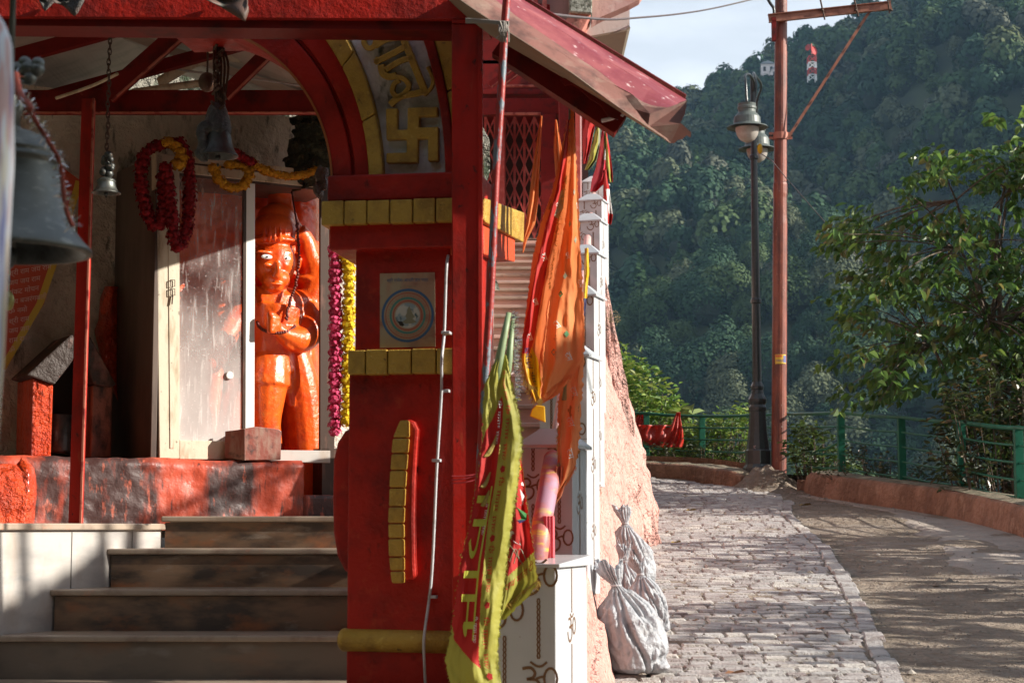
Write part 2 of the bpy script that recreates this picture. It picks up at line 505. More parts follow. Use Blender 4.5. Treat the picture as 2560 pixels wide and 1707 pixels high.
M['redink'] = mat('red_ink', (0.42, 0.09, 0.06), 0.5)
M['skyprint'] = mat('pale_blue_print', (0.28, 0.36, 0.4), 0.5, [((0.55, 0.55, 0.5), 30, .45, .55, 4), ((0.06, 0.12, 0.14), 24, .58, .64, 4)])
M['figprint'] = mat('figure_print', (0.25, 0.24, 0.16), 0.5)
M['white'] = mat('white_paint', (0.75, 0.75, 0.73), 0.5)
M['black'] = mat('matt_black', blk, 0.6)
M['brownmetal'] = mat('brown_anodised_frame', (0.055, 0.03, 0.02), 0.4, [((0.15, 0.07, 0.05), (30, 30, 6), .55, .7, 4)], metal=.2)
M['box'] = mat('grubby_red_tin', (0.24, 0.06, 0.04), 0.42, [((0.3, 0.17, 0.13), (26, 26, 7), .46, .64, 6), ((0.07, 0.03, 0.025), 16, .56, .7, 6)], bump=.12, coat=.2)
M['gatered'] = mat('gate_red', (0.42, 0.06, 0.045), 0.45, [((0.55, 0.16, 0.13), 9, .5, .7, 4)])
M['pinkplaster'] = mat('pale_pink_plaster', (0.68, 0.4, 0.36), 0.8, [((0.5, 0.22, 0.2), (4, 4, 1.5), .5, .7, 6), ((0.75, 0.6, 0.55), 5, .55, .7, 5)], bump=.15, bscale=30)
M['whiteplaster'] = mat('off_white_plaster', (0.78, 0.7, 0.68), 0.8, [((0.6, 0.4, 0.34), (40, 40, 30), .62, .7, 6, .7)], bump=.1)
M['lichen'] = mat('lichened_cement', (0.42, 0.42, 0.36), 0.9, [((0.12, 0.12, 0.09), 18, .48, .6, 8), ((0.6, 0.6, 0.54), 26, .6, .68, 6)], bump=.3)
M['bark'] = mat('brown_bark', (0.1, 0.07, 0.05), 0.9, [((0.2, 0.17, 0.13), (20, 20, 5), .5, .7, 6)], bump=.4, bscale=30)
M['petals'] = mat('petal', (0.9, 0.7, 0.1), 0.8)


def glass_mat():
    m = bpy.data.materials.new('dusty_door_glass')
    m.use_nodes = True
    t = m.node_tree
    L = t.links.new
    b = t.nodes['Principled BSDF']
    b.inputs['Base Color'].default_value = (0.8, 0.74, 0.72, 1)
    b.inputs['Roughness'].default_value = .12
    tr = t.nodes.new('ShaderNodeBsdfTransparent')
    tr.inputs['Color'].default_value = (0.95, 0.93, 0.92, 1)
    g = t.nodes.new('ShaderNodeNewGeometry')
    fac = None
    for sc, lo, hi, mxv in (((7, 7, 5), .38, .62, 1), ((60, 60, 8), .56, .68, .8), ((90, 90, 90), .62, .7, .8)):
        mp = t.nodes.new('ShaderNodeMapping')
        mp.inputs['Scale'].default_value = sc
        L(g.outputs['Position'], mp.inputs['Vector'])
        n = t.nodes.new('ShaderNodeTexNoise')
        n.inputs['Scale'].default_value = 1
        n.inputs['Detail'].default_value = 6
        L(mp.outputs['Vector'], n.inputs['Vector'])
        r = t.nodes.new('ShaderNodeMapRange')
        r.inputs['From Min'].default_value = lo
        r.inputs['From Max'].default_value = hi
        r.inputs['To Min'].default_value = .02 if fac is None else 0
        r.inputs['To Max'].default_value = .13 if fac is None else mxv * .3
        L(n.outputs['Fac'], r.inputs['Value'])
        if fac is None:
            fac = r.outputs['Result']
        else:
            a = t.nodes.new('ShaderNodeMath')
            a.operation = 'ADD'
            L(fac, a.inputs[0])
            L(r.outputs['Result'], a.inputs[1])
            fac = a.outputs[0]
    sx = t.nodes.new('ShaderNodeSeparateXYZ')      # dust thickened downwards to paint in the sunlit white of the lower pane
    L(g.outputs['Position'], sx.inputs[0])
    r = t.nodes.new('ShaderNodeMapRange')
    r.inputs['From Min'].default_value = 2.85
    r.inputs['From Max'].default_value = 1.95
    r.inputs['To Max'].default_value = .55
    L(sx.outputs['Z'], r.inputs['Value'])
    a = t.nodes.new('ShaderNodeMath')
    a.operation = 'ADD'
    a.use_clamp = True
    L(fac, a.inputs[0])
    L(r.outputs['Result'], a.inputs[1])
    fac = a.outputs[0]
    ms = t.nodes.new('ShaderNodeMixShader')
    L(fac, ms.inputs[0])
    L(tr.outputs[0], ms.inputs[1])
    L(b.outputs[0], ms.inputs[2])
    L(ms.outputs[0], t.nodes['Material Output'].inputs['Surface'])
    return m


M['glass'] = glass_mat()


# ---------------------------------------------------------------- lettering (Blender's own font, turned into mesh)
def glyphs(txt, size=1.0, cuts=0):
    """2-D mesh of a line of text, left-aligned at the origin: (verts, faces)"""
    c = bpy.data.curves.new('txt', 'FONT')
    c.body = txt
    c.size = size
    c.resolution_u = 3
    o = bpy.data.objects.new('txt', c)
    COL.objects.link(o)
    dg = bpy.context.evaluated_depsgraph_get()
    dg.update()
    me = bpy.data.meshes.new_from_object(o.evaluated_get(dg))
    if cuts:
        import bmesh
        bm = bmesh.new()
        bm.from_mesh(me)
        bmesh.ops.triangulate(bm, faces=bm.faces)
        for q in range(cuts):
            ed = [e for e in bm.edges if e.calc_length() > .09]
            bmesh.ops.subdivide_edges(bm, edges=ed, cuts=1)
            bmesh.ops.triangulate(bm, faces=bm.faces)
        bm.to_mesh(me)
        bm.free()
    vs = [(v.co.x, v.co.y) for v in me.vertices]
    fs = [tuple(p.vertices) for p in me.polygons]
    bpy.data.objects.remove(o)
    bpy.data.curves.remove(c)
    bpy.data.meshes.remove(me)
    return vs, fs


def lay_text(mb, txt, fn, size=1.0, m=0, center=False):
    """lay the text on a surface; fn maps text coordinates (x, y) to a point"""
    vs, fs = glyphs(txt, size)
    if not vs:
        return mb
    if center:
        cx = (min(v[0] for v in vs) + max(v[0] for v in vs)) / 2
        cyy = (min(v[1] for v in vs) + max(v[1] for v in vs)) / 2
        vs = [(x - cx, y - cyy) for x, y in vs]
    n = mb.vv([fn(x, y) for x, y in vs])
    for f in fs:
        mb.face([n + k for k in f], m)
    return mb


def ribbon(mb, pts, wd, fn, m=0, closed=False):
    """flat stroke along 2-D points, mapped by fn"""
    k = len(pts)
    L_, R_ = [], []
    for i, p in enumerate(pts):
        a = pts[(i - 1) % k] if closed or i > 0 else p
        b = pts[(i + 1) % k] if closed or i < k - 1 else p
        dx, dy = b[0] - a[0], b[1] - a[1]
        l = math.hypot(dx, dy) or 1
        nx, ny = -dy / l * wd / 2, dx / l * wd / 2
        L_.append((p[0] + nx, p[1] + ny))
        R_.append((p[0] - nx, p[1] - ny))
    n = mb.vv([fn(*q) for q in L_ + R_])
    for i in range(k if closed else k - 1):
        j = (i + 1) % k
        mb.face((n + i, n + k + i, n + k + j, n + j), m)
    return mb


def spline(pts, n=5):
    out = []
    for i in range(len(pts) - 1):
        p0, p1, p2, p3 = [pts[max(0, min(len(pts) - 1, i + q))] for q in (-1, 0, 1, 2)]
        for k in range(n):
            t = k / n
            out.append(tuple(0.5 * ((2 * p1[d]) + (-p0[d] + p2[d]) * t + (2 * p0[d] - 5 * p1[d] + 4 * p2[d] - p3[d]) * t * t + (-p0[d] + 3 * p1[d] - 3 * p2[d] + p3[d]) * t ** 3) for d in range(len(p1))))
    out.append(tuple(pts[-1]))
    return out


def om(mb, cx, cyy, s, fn, m=0):
    S = lambda pts: [(cx + x * s, cyy + y * s) for x, y in spline(pts, 4)]
    ribbon(mb, S([(-.32, .62), (-.08, .47), (.12, .47), (.32, .62)]), .085 * s, fn, m)
    ribbon(mb, S([(-.62, .36), (-.3, .4), (-.14, .22), (-.22, .04), (-.46, -.02)]), .11 * s, fn, m)
    ribbon(mb, S([(-.4, -.02), (-.1, -.04), (.04, -.22), (-.04, -.52), (-.34, -.68), (-.64, -.52), (-.78, -.2)]), .10 * s, fn, m)
    ribbon(mb, [(cx + x * s, cyy + y * s) for x, y in ((-.1, .0), (.08, .07), (.26, .1))], .09 * s, fn, m)
    ribbon(mb, [(cx + (.46 + .25 * math.cos(a)) * s, cyy + (.02 + .38 * math.sin(a)) * s) for a in [i * math.pi / 7 for i in range(14)]], .09 * s, fn, m, True)


def om_column(mb, cx, z0, z1, fn, s=.05, pitch=.27, start=.1, m=0):
    """om signs strung on a printed chain"""
    z = z1 - start
    while z > z0 - s:
        om(mb, cx, z, s, fn, m)
        z -= pitch
    z = z1 - .004
    k = 0
    while z > z0:
        ph = (z1 - start - z + pitch * 5) % pitch
        if s * .85 < ph < pitch - s * .75:
            r = .0085
            ribbon(mb, [(cx + .55 * r * math.cos(a), z + 1.1 * r * math.sin(a)) for a in [i * math.pi / 3 for i in range(6)]], .005, fn, m, True)
        z -= .0175


def fnoise(x, y, z=0.0, o=3):
    return mn.fractal(V((x, y, z)), 0.9, 2.1, o)

# ================================================================ the ground, road and hill
SL = 0.0933                         # the road climbs away from the camera


def rz(Y):
    return SL * Y


KERB = [(7.4, -9), (6.0, 0), (5.0, 8), (4.66, 13), (4.60, 15), (4.59, 16.1), (4.56, 17.0), (4.36, 18.6), (3.84, 20.1), (3.56, 21.05), (3.42, 22.1),
        (2.86, 22.6), (2.58, 23.2), (2.3, 24.1), (1.79, 24.6), (.5, 25.3), (-2, 26.5), (-7, 29)]


def offs(poly, d):
    out = []
    for i, p in enumerate(poly):
        a, b = poly[max(i - 1, 0)], poly[min(i + 1, len(poly) - 1)]
        dx, dy = b[0] - a[0], b[1] - a[1]
        l = math.hypot(dx, dy)
        out.append((p[0] + dy / l * d, p[1] - dx / l * d))
    return out


def resample(poly, step):
    out = [poly[0]]
    for a, b in zip(poly, poly[1:]):
        n = max(1, int(math.hypot(b[0] - a[0], b[1] - a[1]) / step))
        out += [(lerp(a[0], b[0], k / n), lerp(a[1], b[1], k / n)) for k in range(1, n + 1)]
    return out


KS = [(p[0], p[1]) for p in spline(KERB, 6)]
# ground under the road: one sheet out to the kerb
BORD0 = [(7.4, 1.62), (8.9, 1.81), (10.4, 2.0), (12.8, 2.31), (15.5, 2.59), (17.6, 2.70), (18.7, 2.78), (20, 3.0), (21.5, 3.2), (23.5, 2.4), (24.6, 1.7)]
mb = MB()
NK, NL = len(KS), 46
def gfn(u, v):
    k = v * (NK - 1)
    i = int(min(k, NK - 2))
    kx, ky = lerp(KS[i][0], KS[i + 1][0], k - i), lerp(KS[i][1], KS[i + 1][1], k - i)
    kx += .3; ky += .05
    lx, ly = -9.0, lerp(-9.0, 30.0, v)
    x, y = lerp(lx, kx, u), lerp(ly, ky, u)
    z = rz(y) - .004 + .02 * fnoise(x * .9, y * .9) * (1 if x > interp(BORD0, y) else 0) + (.006 if x < interp(BORD0, y) else 0)
    return (x, y, z)
mb.grid(gfn, 110, (NK - 1) * 2)
road = tag(mb.build('road_verge', M['asphaltdirt'], smooth=True), 'dirt and gravel surface beside the cobbled road', 'ground', kind='structure')

BORD = [(7.4, 1.62), (8.9, 1.81), (10.4, 2.0), (12.8, 2.31), (15.5, 2.59), (17.6, 2.70), (18.7, 2.78), (20, 3.0), (21.5, 3.2), (23.5, 2.4), (24.6, 1.7), (25.2, .6)]
WBASE = [(6, .22), (9, .49), (12, .70), (13.6, .86), (14.8, 1.06), (16.0, 1.22), (17.2, 1.30), (18.2, 1.12), (20, 1.05), (24, 1.0), (27, .9)]
st = [mat('cobble_grey', (0.48, 0.465, 0.455), 0.75, [((0.26, 0.23, 0.22), 5, .45, .65, 6), ((0.45, 0.41, 0.37), (16, 26, 16), .55, .7, 7, .8), ((0.12, 0.1, 0.09), (20, 34, 20), .63, .72, 6, .8)], bump=.5, bscale=50, spec=.4),
      mat('cobble_pale', (0.58, 0.55, 0.51), 0.75, [((0.33, 0.29, 0.27), 7, .45, .68, 6), ((0.2, 0.16, 0.13), (18, 30, 18), .6, .72, 6, .7)], bump=.5, bscale=50, spec=.4),
      mat('cobble_mauve', (0.44, 0.41, 0.40), 0.75, [((0.24, 0.19, 0.18), 6, .45, .66, 6), ((0.42, 0.33, 0.3), (14, 24, 14), .57, .7, 6, .7)], bump=.5, bscale=50, spec=.4)]
mb = MB()


def stone(mb, x, y, wx, wy, h, m, rot=0.0):
    c, s = math.cos(rot), math.sin(rot)
    j = lambda a: random.uniform(-a, a)
    tx, ty = j(.022), j(.045)
    lo, mid, top = [], [], []
    for sx, sy in ((-1, -1), (0, -1.04), (1, -1), (1.03, 0), (1, 1), (0, 1.04), (-1, 1), (-1.03, 0)):
        q = []
        for k, (sc, hh) in enumerate(((1.0, -.03), (.99, h - .014), (.84, h))):
            ax, ay = sx * wx * sc + (j(.004) if k else 0), sy * wy * sc + (j(.005) if k else 0)
            X, Yy = x + ax * c - ay * s, y + ax * s + ay * c
            q.append((X, Yy, rz(Yy) + hh + tx * ax + ty * ay))
        lo.append(q[0]); mid.append(q[1]); top.append(q[2])
    n = mb.vv(lo + mid + top)
    for i in range(8):
        k = (i + 1) % 8
        mb.face((n + i, n + k, n + 8 + k, n + 8 + i), m)
        mb.face((n + 8 + i, n + 8 + k, n + 16 + k, n + 16 + i), m)
    mb.face(range(n + 16, n + 24), m)


Y = 7.2
row = 0
while Y < 25.2:
    dy = random.uniform(.10, .13) * (1 if Y < 16 else 1.25)
    x = interp([(a, b) for a, b in WBASE], Y) - .25 + random.uniform(0, .15)
    xe = interp([(a, b) for a, b in BORD], Y)
    while x < xe - .04:
        wx = random.uniform(.11, .21)
        if x + wx > xe:
            wx = max(.07, xe - x)
        xc = x + wx / 2
        yc = Y + dy / 2 - .05 * (xc - 1.0) ** 2 * .5 + .03 * math.sin(xc * 3 + Y) + random.uniform(-.008, .008)
        if random.random() > .025:
            stone(mb, xc, yc, wx / 2 - .004, dy / 2 - random.uniform(.004, .010), .013 + random.uniform(-.005, .005) + .010 * fnoise(xc, yc), random.choice((0, 0, 1, 2, 2)), random.uniform(-.06, .06))
        x += wx
    Y += dy
# the border course of long stones
y = 7.3
while y < 20.3:
    l = random.uniform(.2, .3)
    xb = interp(BORD, y + l / 2)
    sl = (interp(BORD, y + l) - interp(BORD, y)) / l
    stone(mb, xb + .06 + random.uniform(-.012, .012), y + l / 2, random.uniform(.045, .062), l / 2 - .008, .016 + random.uniform(-.006, .006), random.choice((0, 2, 1)), -math.atan(sl))
    y += l
tag(mb.build('cobbled_road', st), 'grey cobbled road climbing away beside the temple wall', 'road', kind='structure')

# worn concrete strip along the kerb
INN = [(-5, 4.7), (4, 4.1), (9, 3.9), (13, 3.72), (13.6, 3.48), (14.3, 3.42), (15.3, 3.62), (17, 3.82), (19, 3.95), (20.4, 3.66), (21.6, 3.3)]
KX = sorted([(p[1], p[0]) for p in KS if p[1] < 22.5])
mb = MB()
def cfn(u, v):
    y = lerp(-5, 21.7, v)
    a = interp(INN, y) + .13 * fnoise(y * 2.3, 3) + .05 * fnoise(y * 9, 3)
    b = interp(KX, y) + .05
    x = lerp(a, b, u)
    return (x, y, rz(y) + .004 + .006 * fnoise(x, y * .7) - (.02 if u < .001 else 0))
mb.grid(cfn, 14, 220)
tag(mb.build('pavement', M['concrete'], smooth=True), 'worn concrete strip between the dirt and the kerb', 'pavement', kind='structure')

# pebbles and rubble lying on the dirt: nobody could count them
mb = MB()
for i in range(900):
    y = 8.2 + 14 * random.random() ** 1.2
    a, b = interp(BORD, y) + .12, interp(INN, y) + .3
    if random.random() < .18:
        a, b = interp(WBASE, y) + .1, a
    x = random.uniform(a, b)
    r = random.uniform(.004, .013) * (2.4 if random.random() < .04 else 1)
    z = rz(y) + (.01 if x > interp(BORD, y) else .03)
    n = mb.vv([(x + r * math.cos(k * 1.257) * random.uniform(.7, 1.3), y + r * math.sin(k * 1.257) * random.uniform(.7, 1.3), z - .003) for k in range(5)] + [(x, y, z + r * random.uniform(.5, .9))])
    m = random.choice((0, 0, 0, 0, 1))
    for k in range(5):
        mb.face((n + k, n + (k + 1) % 5, n + 5), m)
tag(mb.build('gravel', [mat('pebble', (0.2, 0.17, 0.14), .9, bump=.2), mat('pale_pebble', (0.34, 0.31, 0.27), .9)]), 'small stones and rubble scattered on the dirt verge', 'gravel', kind='stuff')

# dry leaves on the road, each a thing too small for parts
def dry_leaf(px, py, s, label, col=0, rot=0.0):
    d = 7200 / (py - 900.0)
    c = P(px, py, d)
    z = rz(c.y) + .035
    mb = MB()
    q = []
    for k, (a, b, h) in enumerate(((-1, 0, .02), (-.5, .38, .25), (.1, .45, .12), (.7, .25, .3), (1, 0, .1), (.6, -.3, .35), (0, -.42, .3), (-.6, -.3, .05))):
        cc, ss = math.cos(rot), math.sin(rot)
        q.append((c.x + s * (a * cc - b * ss), c.y + s * (a * ss + b * cc) * 1.4, z + h * s))
    n = mb.vv(q + [(c.x, c.y, z)])
    for k in range(8):
        mb.face((n + k, n + (k + 1) % 8, n + 8))
    o = mb.build('fallen_leaf', [leafdry, leafdry2][col])
    tag(o, label, 'leaf', 'dry leaves fallen on the road')
leafdry = mat('dry_brown_leaf', (0.22, 0.1, 0.045), .7)
leafdry2 = mat('dry_yellow_leaf', (0.3, 0.2, 0.05), .7)
dry_leaf(1838, 1692, .055, 'curled brown leaf at the bottom edge of the cobbled road', 0, .2)
dry_leaf(2013, 1271, .075, 'yellow-brown leaf lying on the dirt far up the road', 1, 0)
dry_leaf(2050, 1582, .035, 'reddish leaf on the cobbles near the border stones', 0, .5)
dry_leaf(1739, 1561, .035, 'dark curled leaf on the cobbles beside the pile of white sacks', 0, .9)
dry_leaf(1690, 1365, .05, 'brown leaf on the cobbles beyond the highest white sack', 1, .3)
dry_leaf(1728, 1284, .06, 'pale leaf on the cobbles short of the lamp post', 1, .1)
dry_leaf(1887, 1540, .03, 'small dark leaf in the middle of the cobbles', 0, 1.2)

# kerb walls: a low painted plaster wall, in two runs with the pole standing in the gap
def kerb_run(pts, label, h0=.27, cap_a=False, cap_b=False):
    pts = resample(pts, .16)
    inn, out = pts, offs(pts, .46)
    root = empty('kerb_wall', (pts[len(pts) // 2][0], pts[len(pts) // 2][1], rz(pts[len(pts) // 2][1])), label, 'low wall', 'terracotta kerb walls round the bend')
    n = len(pts)
    prof = ((-.0, -.10), (.0, .03), (.012, .12), (.02, .20), (.035, .25), (.07, .27))
    mb = MB()
    def f(u, v):
        i = int(round(v * (n - 1)))
        a, b = inn[i], out[i]
        t = u * (len(prof) - 1)
        k = min(int(t), len(prof) - 2)
        d = lerp(prof[k][0], prof[k + 1][0], t - k)
        h = lerp(prof[k][1], prof[k + 1][1], t - k)
        e = 1.0
        if cap_a and i < 4:
            e = (.55, .8, .93, .98)[i]
        if cap_b and i > n - 5:
            e = (.55, .8, .93, .98)[n - 1 - i]
        d += .012 * fnoise(a[0] * 2, a[1] * 2, h * 4) + (1 - e) * .2
        q = d / .46
        return (lerp(a[0], b[0], q), lerp(a[1], b[1], q), rz(a[1]) + h * e * h0 / .27 + .008 * fnoise(a[0] * 3, a[1] * 3))
    mb.grid(f, 12, n - 1)
    mb.build('wall_face', M['kerb'], root, smooth=True)
    mb = MB()
    def g(u, v):
        i = int(round(v * (n - 1)))
        a, b = inn[i], out[i]
        e = 1.0
        if cap_a and i < 4:
            e = (.55, .8, .93, .98)[i]
        if cap_b and i > n - 5:
            e = (.55, .8, .93, .98)[n - 1 - i]
        q = lerp(.07, .46, u) / .46
        q += .012 * fnoise(a[0] * 2, a[1] * 2, 1.08) / .46 * (1 - u) + (1 - e) * .4 * (1 - u)
        return (lerp(a[0], b[0], q), lerp(a[1], b[1], q), rz(a[1]) + .27 * e * h0 / .27 + .008 * fnoise(a[0] * 3, a[1] * 3) + .02 * math.sin(u * 3.14) + .012 * fnoise(a[0] * 5, a[1] * 5, u * 3))
    mb.grid(g, 6, n - 1)
    mb.build('wall_top', M['kerbtop'], root, smooth=True)
    mb = MB()
    for i in range(n - 1):
        a, b = out[i], out[i + 1]
        mb.quad((a[0], a[1], rz(a[1]) + .265), (b[0], b[1], rz(b[1]) + .265), (b[0], b[1], rz(b[1]) - .8), (a[0], a[1], rz(a[1]) - .8))
    for i, c in ((0, cap_a), (n - 1, cap_b)):
        if c:
            a, b = inn[i], out[i]
            mb.quad((a[0], a[1], rz(a[1]) - .1), (b[0], b[1], rz(b[1]) - .1), (b[0], b[1], rz(b[1]) + .14), (a[0], a[1], rz(a[1]) + .14))
    mb.build('wall_back', M['kerb'], root)
    return root


ia = min(range(len(KS)), key=lambda i: (KS[i][0] - 3.46) ** 2 + (KS[i][1] - 22.0) ** 2)
ib = min(range(len(KS)), key=lambda i: (KS[i][0] - 2.84) ** 2 + (KS[i][1] - 22.65) ** 2)
kerb_run(KS[:ia + 1], 'long low terracotta wall curving along the right side of the road', cap_b=True)
kerb_run(KS[ib:], 'short low terracotta wall behind the bend, left of the lamp post', cap_a=True, h0=.2)
# mound of dirt in the gap
mb = MB()
def dfn(u, v):
    x, y = lerp(2.55, 3.75, u), lerp(21.3, 23.6, v)
    b = math.exp(-((x - 3.2) ** 2 / .12 + (y - 22.6) ** 2 / .5))
    return (x, y, rz(y) - .06 + .3 * b * (1 + .4 * fnoise(x * 4, y * 4)) + .03 * fnoise(x * 7, y * 7))
mb.grid(dfn, 30, 40)
tag(mb.build('earth_mound', M['asphaltdirt'], smooth=True), 'heap of brown earth round the foot of the pole', 'ground', kind='structure')

# slope beyond the kerb, then the valley, then the wooded hill
OUT = offs(KS, .44)
mb = MB()
def sfn(u, v):
    k = v * (len(OUT) - 1)
    i = int(min(k, len(OUT) - 2))
    a = (lerp(OUT[i][0], OUT[i + 1][0], k - i), lerp(OUT[i][1], OUT[i + 1][1], k - i))
    j = offs(KS, 1.44)
    b = (lerp(j[i][0], j[i + 1][0], k - i) - a[0], lerp(j[i][1], j[i + 1][1], k - i) - a[1])
    d = 55 * u ** 1.8
    b = (b[0] * .6 + .25 * (1 - abs(v - .5)), b[1] * .8 + .3 * v)
    z = rz(a[1]) + .16 - .9 * d + .25 * fnoise(a[0] + d, a[1], 2) * min(1, d)
    return (a[0] + b[0] * d, a[1] + b[1] * d, z)
mb.grid(sfn, 24, len(OUT) - 1)
M['earth'] = mat('leafy_earth', (0.06, 0.05, 0.03), .95, [((0.05, 0.08, 0.025), 3, .45, .6, 6)], bump=.6, bscale=14)
tag(mb.build('slope', M['earth'], smooth=True), 'steep earth slope falling away behind the railing', 'slope', kind='structure')

RIDGE = [(-400, 40), (-100, 110), (0, 140), (34, 158), (56, 163), (78, 170), (100, 177), (121, 190), (160, 207), (220, 238), (300, 262), (600, 300)]
def hz(x, y):
    zr = interp(RIDGE, x * 700 / max(y, 300) if y < 700 else x)
    t = (y - 200) / 500.0
    s = max(0.0, min(1.0, t))
    b = -42 + (zr + 42) * (s ** 1.05)
    if y > 700:
        b = zr - (y - 700) * .35
    b += 15 * mn.fractal(V((x * .014, y * .010, 5)), 1, 2, 3) * min(1, max(0, t * 3)) * (1 if y < 640 else .35)
    b += 10 * math.sin(x * .055 + y * .011) * math.sin(math.pi * s)
    return b + EYE
mb = MB()
mb.grid(lambda u, v: (lerp(-400, 700, u), lerp(30, 1100, v) , hz(lerp(-400, 700, u), lerp(30, 1100, v))), 90, 90)
M['forestfloor'] = mat('forest_floor', (0.022, 0.032, 0.016), .95, [((0.04, 0.055, 0.02), .06, .4, .6, 5)])
tag(mb.build('hill', M['forestfloor'], smooth=True), 'steep wooded hillside across the valley', 'hill', kind='structure')
mb = MB()
mb.quad((-9000, -9000, -46), (9000, -9000, -46), (9000, 12000, -46), (-9000, 12000, -46))
tag(mb.build('ground', M['forestfloor']), 'valley floor reaching the horizon', 'ground', kind='structure')


# ---------------------------------------------------------------- foliage
def leafmat(name, tr=.25, rough=.55, spec=.35):
    return mat(name, (0.06, 0.1, 0.03), rough, attr='tint', trans=tr, spec=spec)


def npmesh(name, v, quads, tint, m, parent=None):
    """mesh of quads with a per-face tint, from numpy arrays"""
    off = V((0, 0, 0))
    q = parent
    while q is not None:
        off += V(q.location); q = q.parent
    v = np.asarray(v, dtype=np.float32) - np.array([off.x, off.y, off.z], dtype=np.float32)
    me = bpy.data.meshes.new(name)
    nf = len(quads)
    me.vertices.add(len(v))
    me.vertices.foreach_set('co', v.ravel())
    me.loops.add(nf * 4)
    me.loops.foreach_set('vertex_index', np.asarray(quads, dtype=np.int32).ravel())
    me.polygons.add(nf)
    me.polygons.foreach_set('loop_start', np.arange(0, nf * 4, 4, dtype=np.int32))
    a = me.attributes.new('tint', 'FLOAT_COLOR', 'FACE')
    c = np.ones((nf, 4), dtype=np.float32)
    c[:, :3] = tint
    a.data.foreach_set('color', c.ravel())
    me.update(calc_edges=True)
    me.materials.append(m)
    o = bpy.data.objects.new(name, me)
    COL.objects.link(o)
    o.parent = parent
    return o


def unit(a):
    return a / np.maximum(1e-9, np.linalg.norm(a, axis=1))[:, None]


def cards(c, n, s, rng, asp=1.0):
    """one quad per point c, facing n, of half-size s"""
    t = unit(np.cross(n, rng.normal(size=n.shape)))
    b = np.cross(n, t)
    s = np.asarray(s).reshape(-1, 1)
    t, b = t * s, b * s * asp
    v = np.stack([c - t - b * .6, c + t * .7 - b, c + t + b * .6, c - t * .7 + b], 1)
    return v.reshape(-1, 3)


def broad_proto(rng, lobes=13, per=88, lo=.05, hi=.09):
    cs, ns, sh = [], [], []
    for i in range(lobes):
        th = rng.uniform(0, 2 * np.pi)
        rr = rng.uniform(0, .72) ** .7
        c = np.array([rr * np.cos(th) * .8, rr * np.sin(th) * .8, .42 + .5 * (1 - rr * rr) * rng.uniform(.55, 1.1) - .25 * rr])
        r = rng.uniform(.26, .42)
        d = unit(rng.normal(size=(per, 3)) + np.array([0, 0, .35]))
        cs.append(c + d * r * rng.uniform(.8, 1.08, size=(per, 1)))
        ns.append(unit(d + .16 * rng.normal(size=(per, 3))))
        sh.append(np.full(per, rng.uniform(.86, 1.14)))
    c, n = np.concatenate(cs), np.concatenate(ns)
    return c, n, np.concatenate(sh), rng.uniform(lo, hi, size=len(c)), 1.0


def conifer_proto(rng, tall=1.0, flat=False):
    cs, ns, ss = [], [], []
    tiers = 15
    for k in range(tiers):
        t = k / (tiers - 1)
        r = (1 - t) ** .85 * .36 + .02
        if flat:
            r = (.42 if k % 2 else .3) * (1 - t ** 2.5) + .04
        z = .12 + t * 1.05 * tall
        m = int(12 + 90 * r / .36)
        a = rng.uniform(0, 2 * np.pi, m)
        q = np.sqrt(rng.uniform(.05, 1, m)) * r * (1 + .22 * np.sin(a * 5 + k * 2))
        cs.append(np.stack([q * np.cos(a), q * np.sin(a), z - q * (.25 if flat else .55) + rng.normal(0, .012, m)], 1))
        ns.append(unit(np.stack([np.cos(a) * .45, np.sin(a) * .45, np.ones(m)], 1) + .3 * rng.normal(size=(m, 3))))
        ss.append(np.full(m, .9 + .25 * (k % 3) / 2))
    c, n = np.concatenate(cs), np.concatenate(ns)
    return c, n, np.concatenate(ss), rng.uniform(.03, .055, size=len(c)), 1.3


def build_trees(spots, name, m, parent=None):
    """spots: (x, y, z, R, H, proto, spin, tint)"""
    vs, tn = [], []
    for (x, y, z, r, h, pr, spin, tint) in spots:
        c, n, sh, s, asp = pr
        ca, sa = math.cos(spin), math.sin(spin)
        Rm = np.array([[ca, sa, 0], [-sa, ca, 0], [0, 0, 1]])
        cc = (c @ Rm) * np.array([r, r, h]) + np.array([x, y, z])
        vs.append(cards(cc, n @ Rm, s * r, RNG, asp))
        tn.append(np.asarray(tint)[None, :] * sh[:, None] * RNG.uniform(.8, 1.2, size=(len(c), 1)))
    v = np.concatenate(vs)
    q = np.arange(len(v), dtype=np.int32).reshape(-1, 4)
    return npmesh(name, v, q, np.concatenate(tn), m, parent)


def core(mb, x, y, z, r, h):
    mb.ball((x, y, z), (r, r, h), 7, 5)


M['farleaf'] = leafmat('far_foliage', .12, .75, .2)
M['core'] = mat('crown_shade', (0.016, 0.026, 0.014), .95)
PB = [broad_proto(RNG) for _ in range(7)]
PN = [broad_proto(RNG, 15, 330, .018, .038) for _ in range(7)]
PC = [conifer_proto(RNG), conifer_proto(RNG, 1.0, True), conifer_proto(RNG, 1.0, True), conifer_proto(RNG)]
TB = [(0.046, 0.088, 0.036), (0.07, 0.11, 0.04), (0.034, 0.074, 0.036), (0.10, 0.12, 0.065), (0.055, 0.10, 0.036), (0.028, 0.064, 0.032), (0.09, 0.10, 0.07)]
TC = [(0.045, 0.09, 0.04), (0.07, 0.135, 0.045), (0.035, 0.075, 0.038)]


def hill_at(px, py):
    """where the line of sight meets the hill"""
    d = ray(px, py)
    k = 150.0
    while k < 900:
        p = d * (k / d.y)
        if EYE + p.z < hz(p.x, p.y):
            return V((p.x, p.y, hz(p.x, p.y)))
        k += 3
    return None


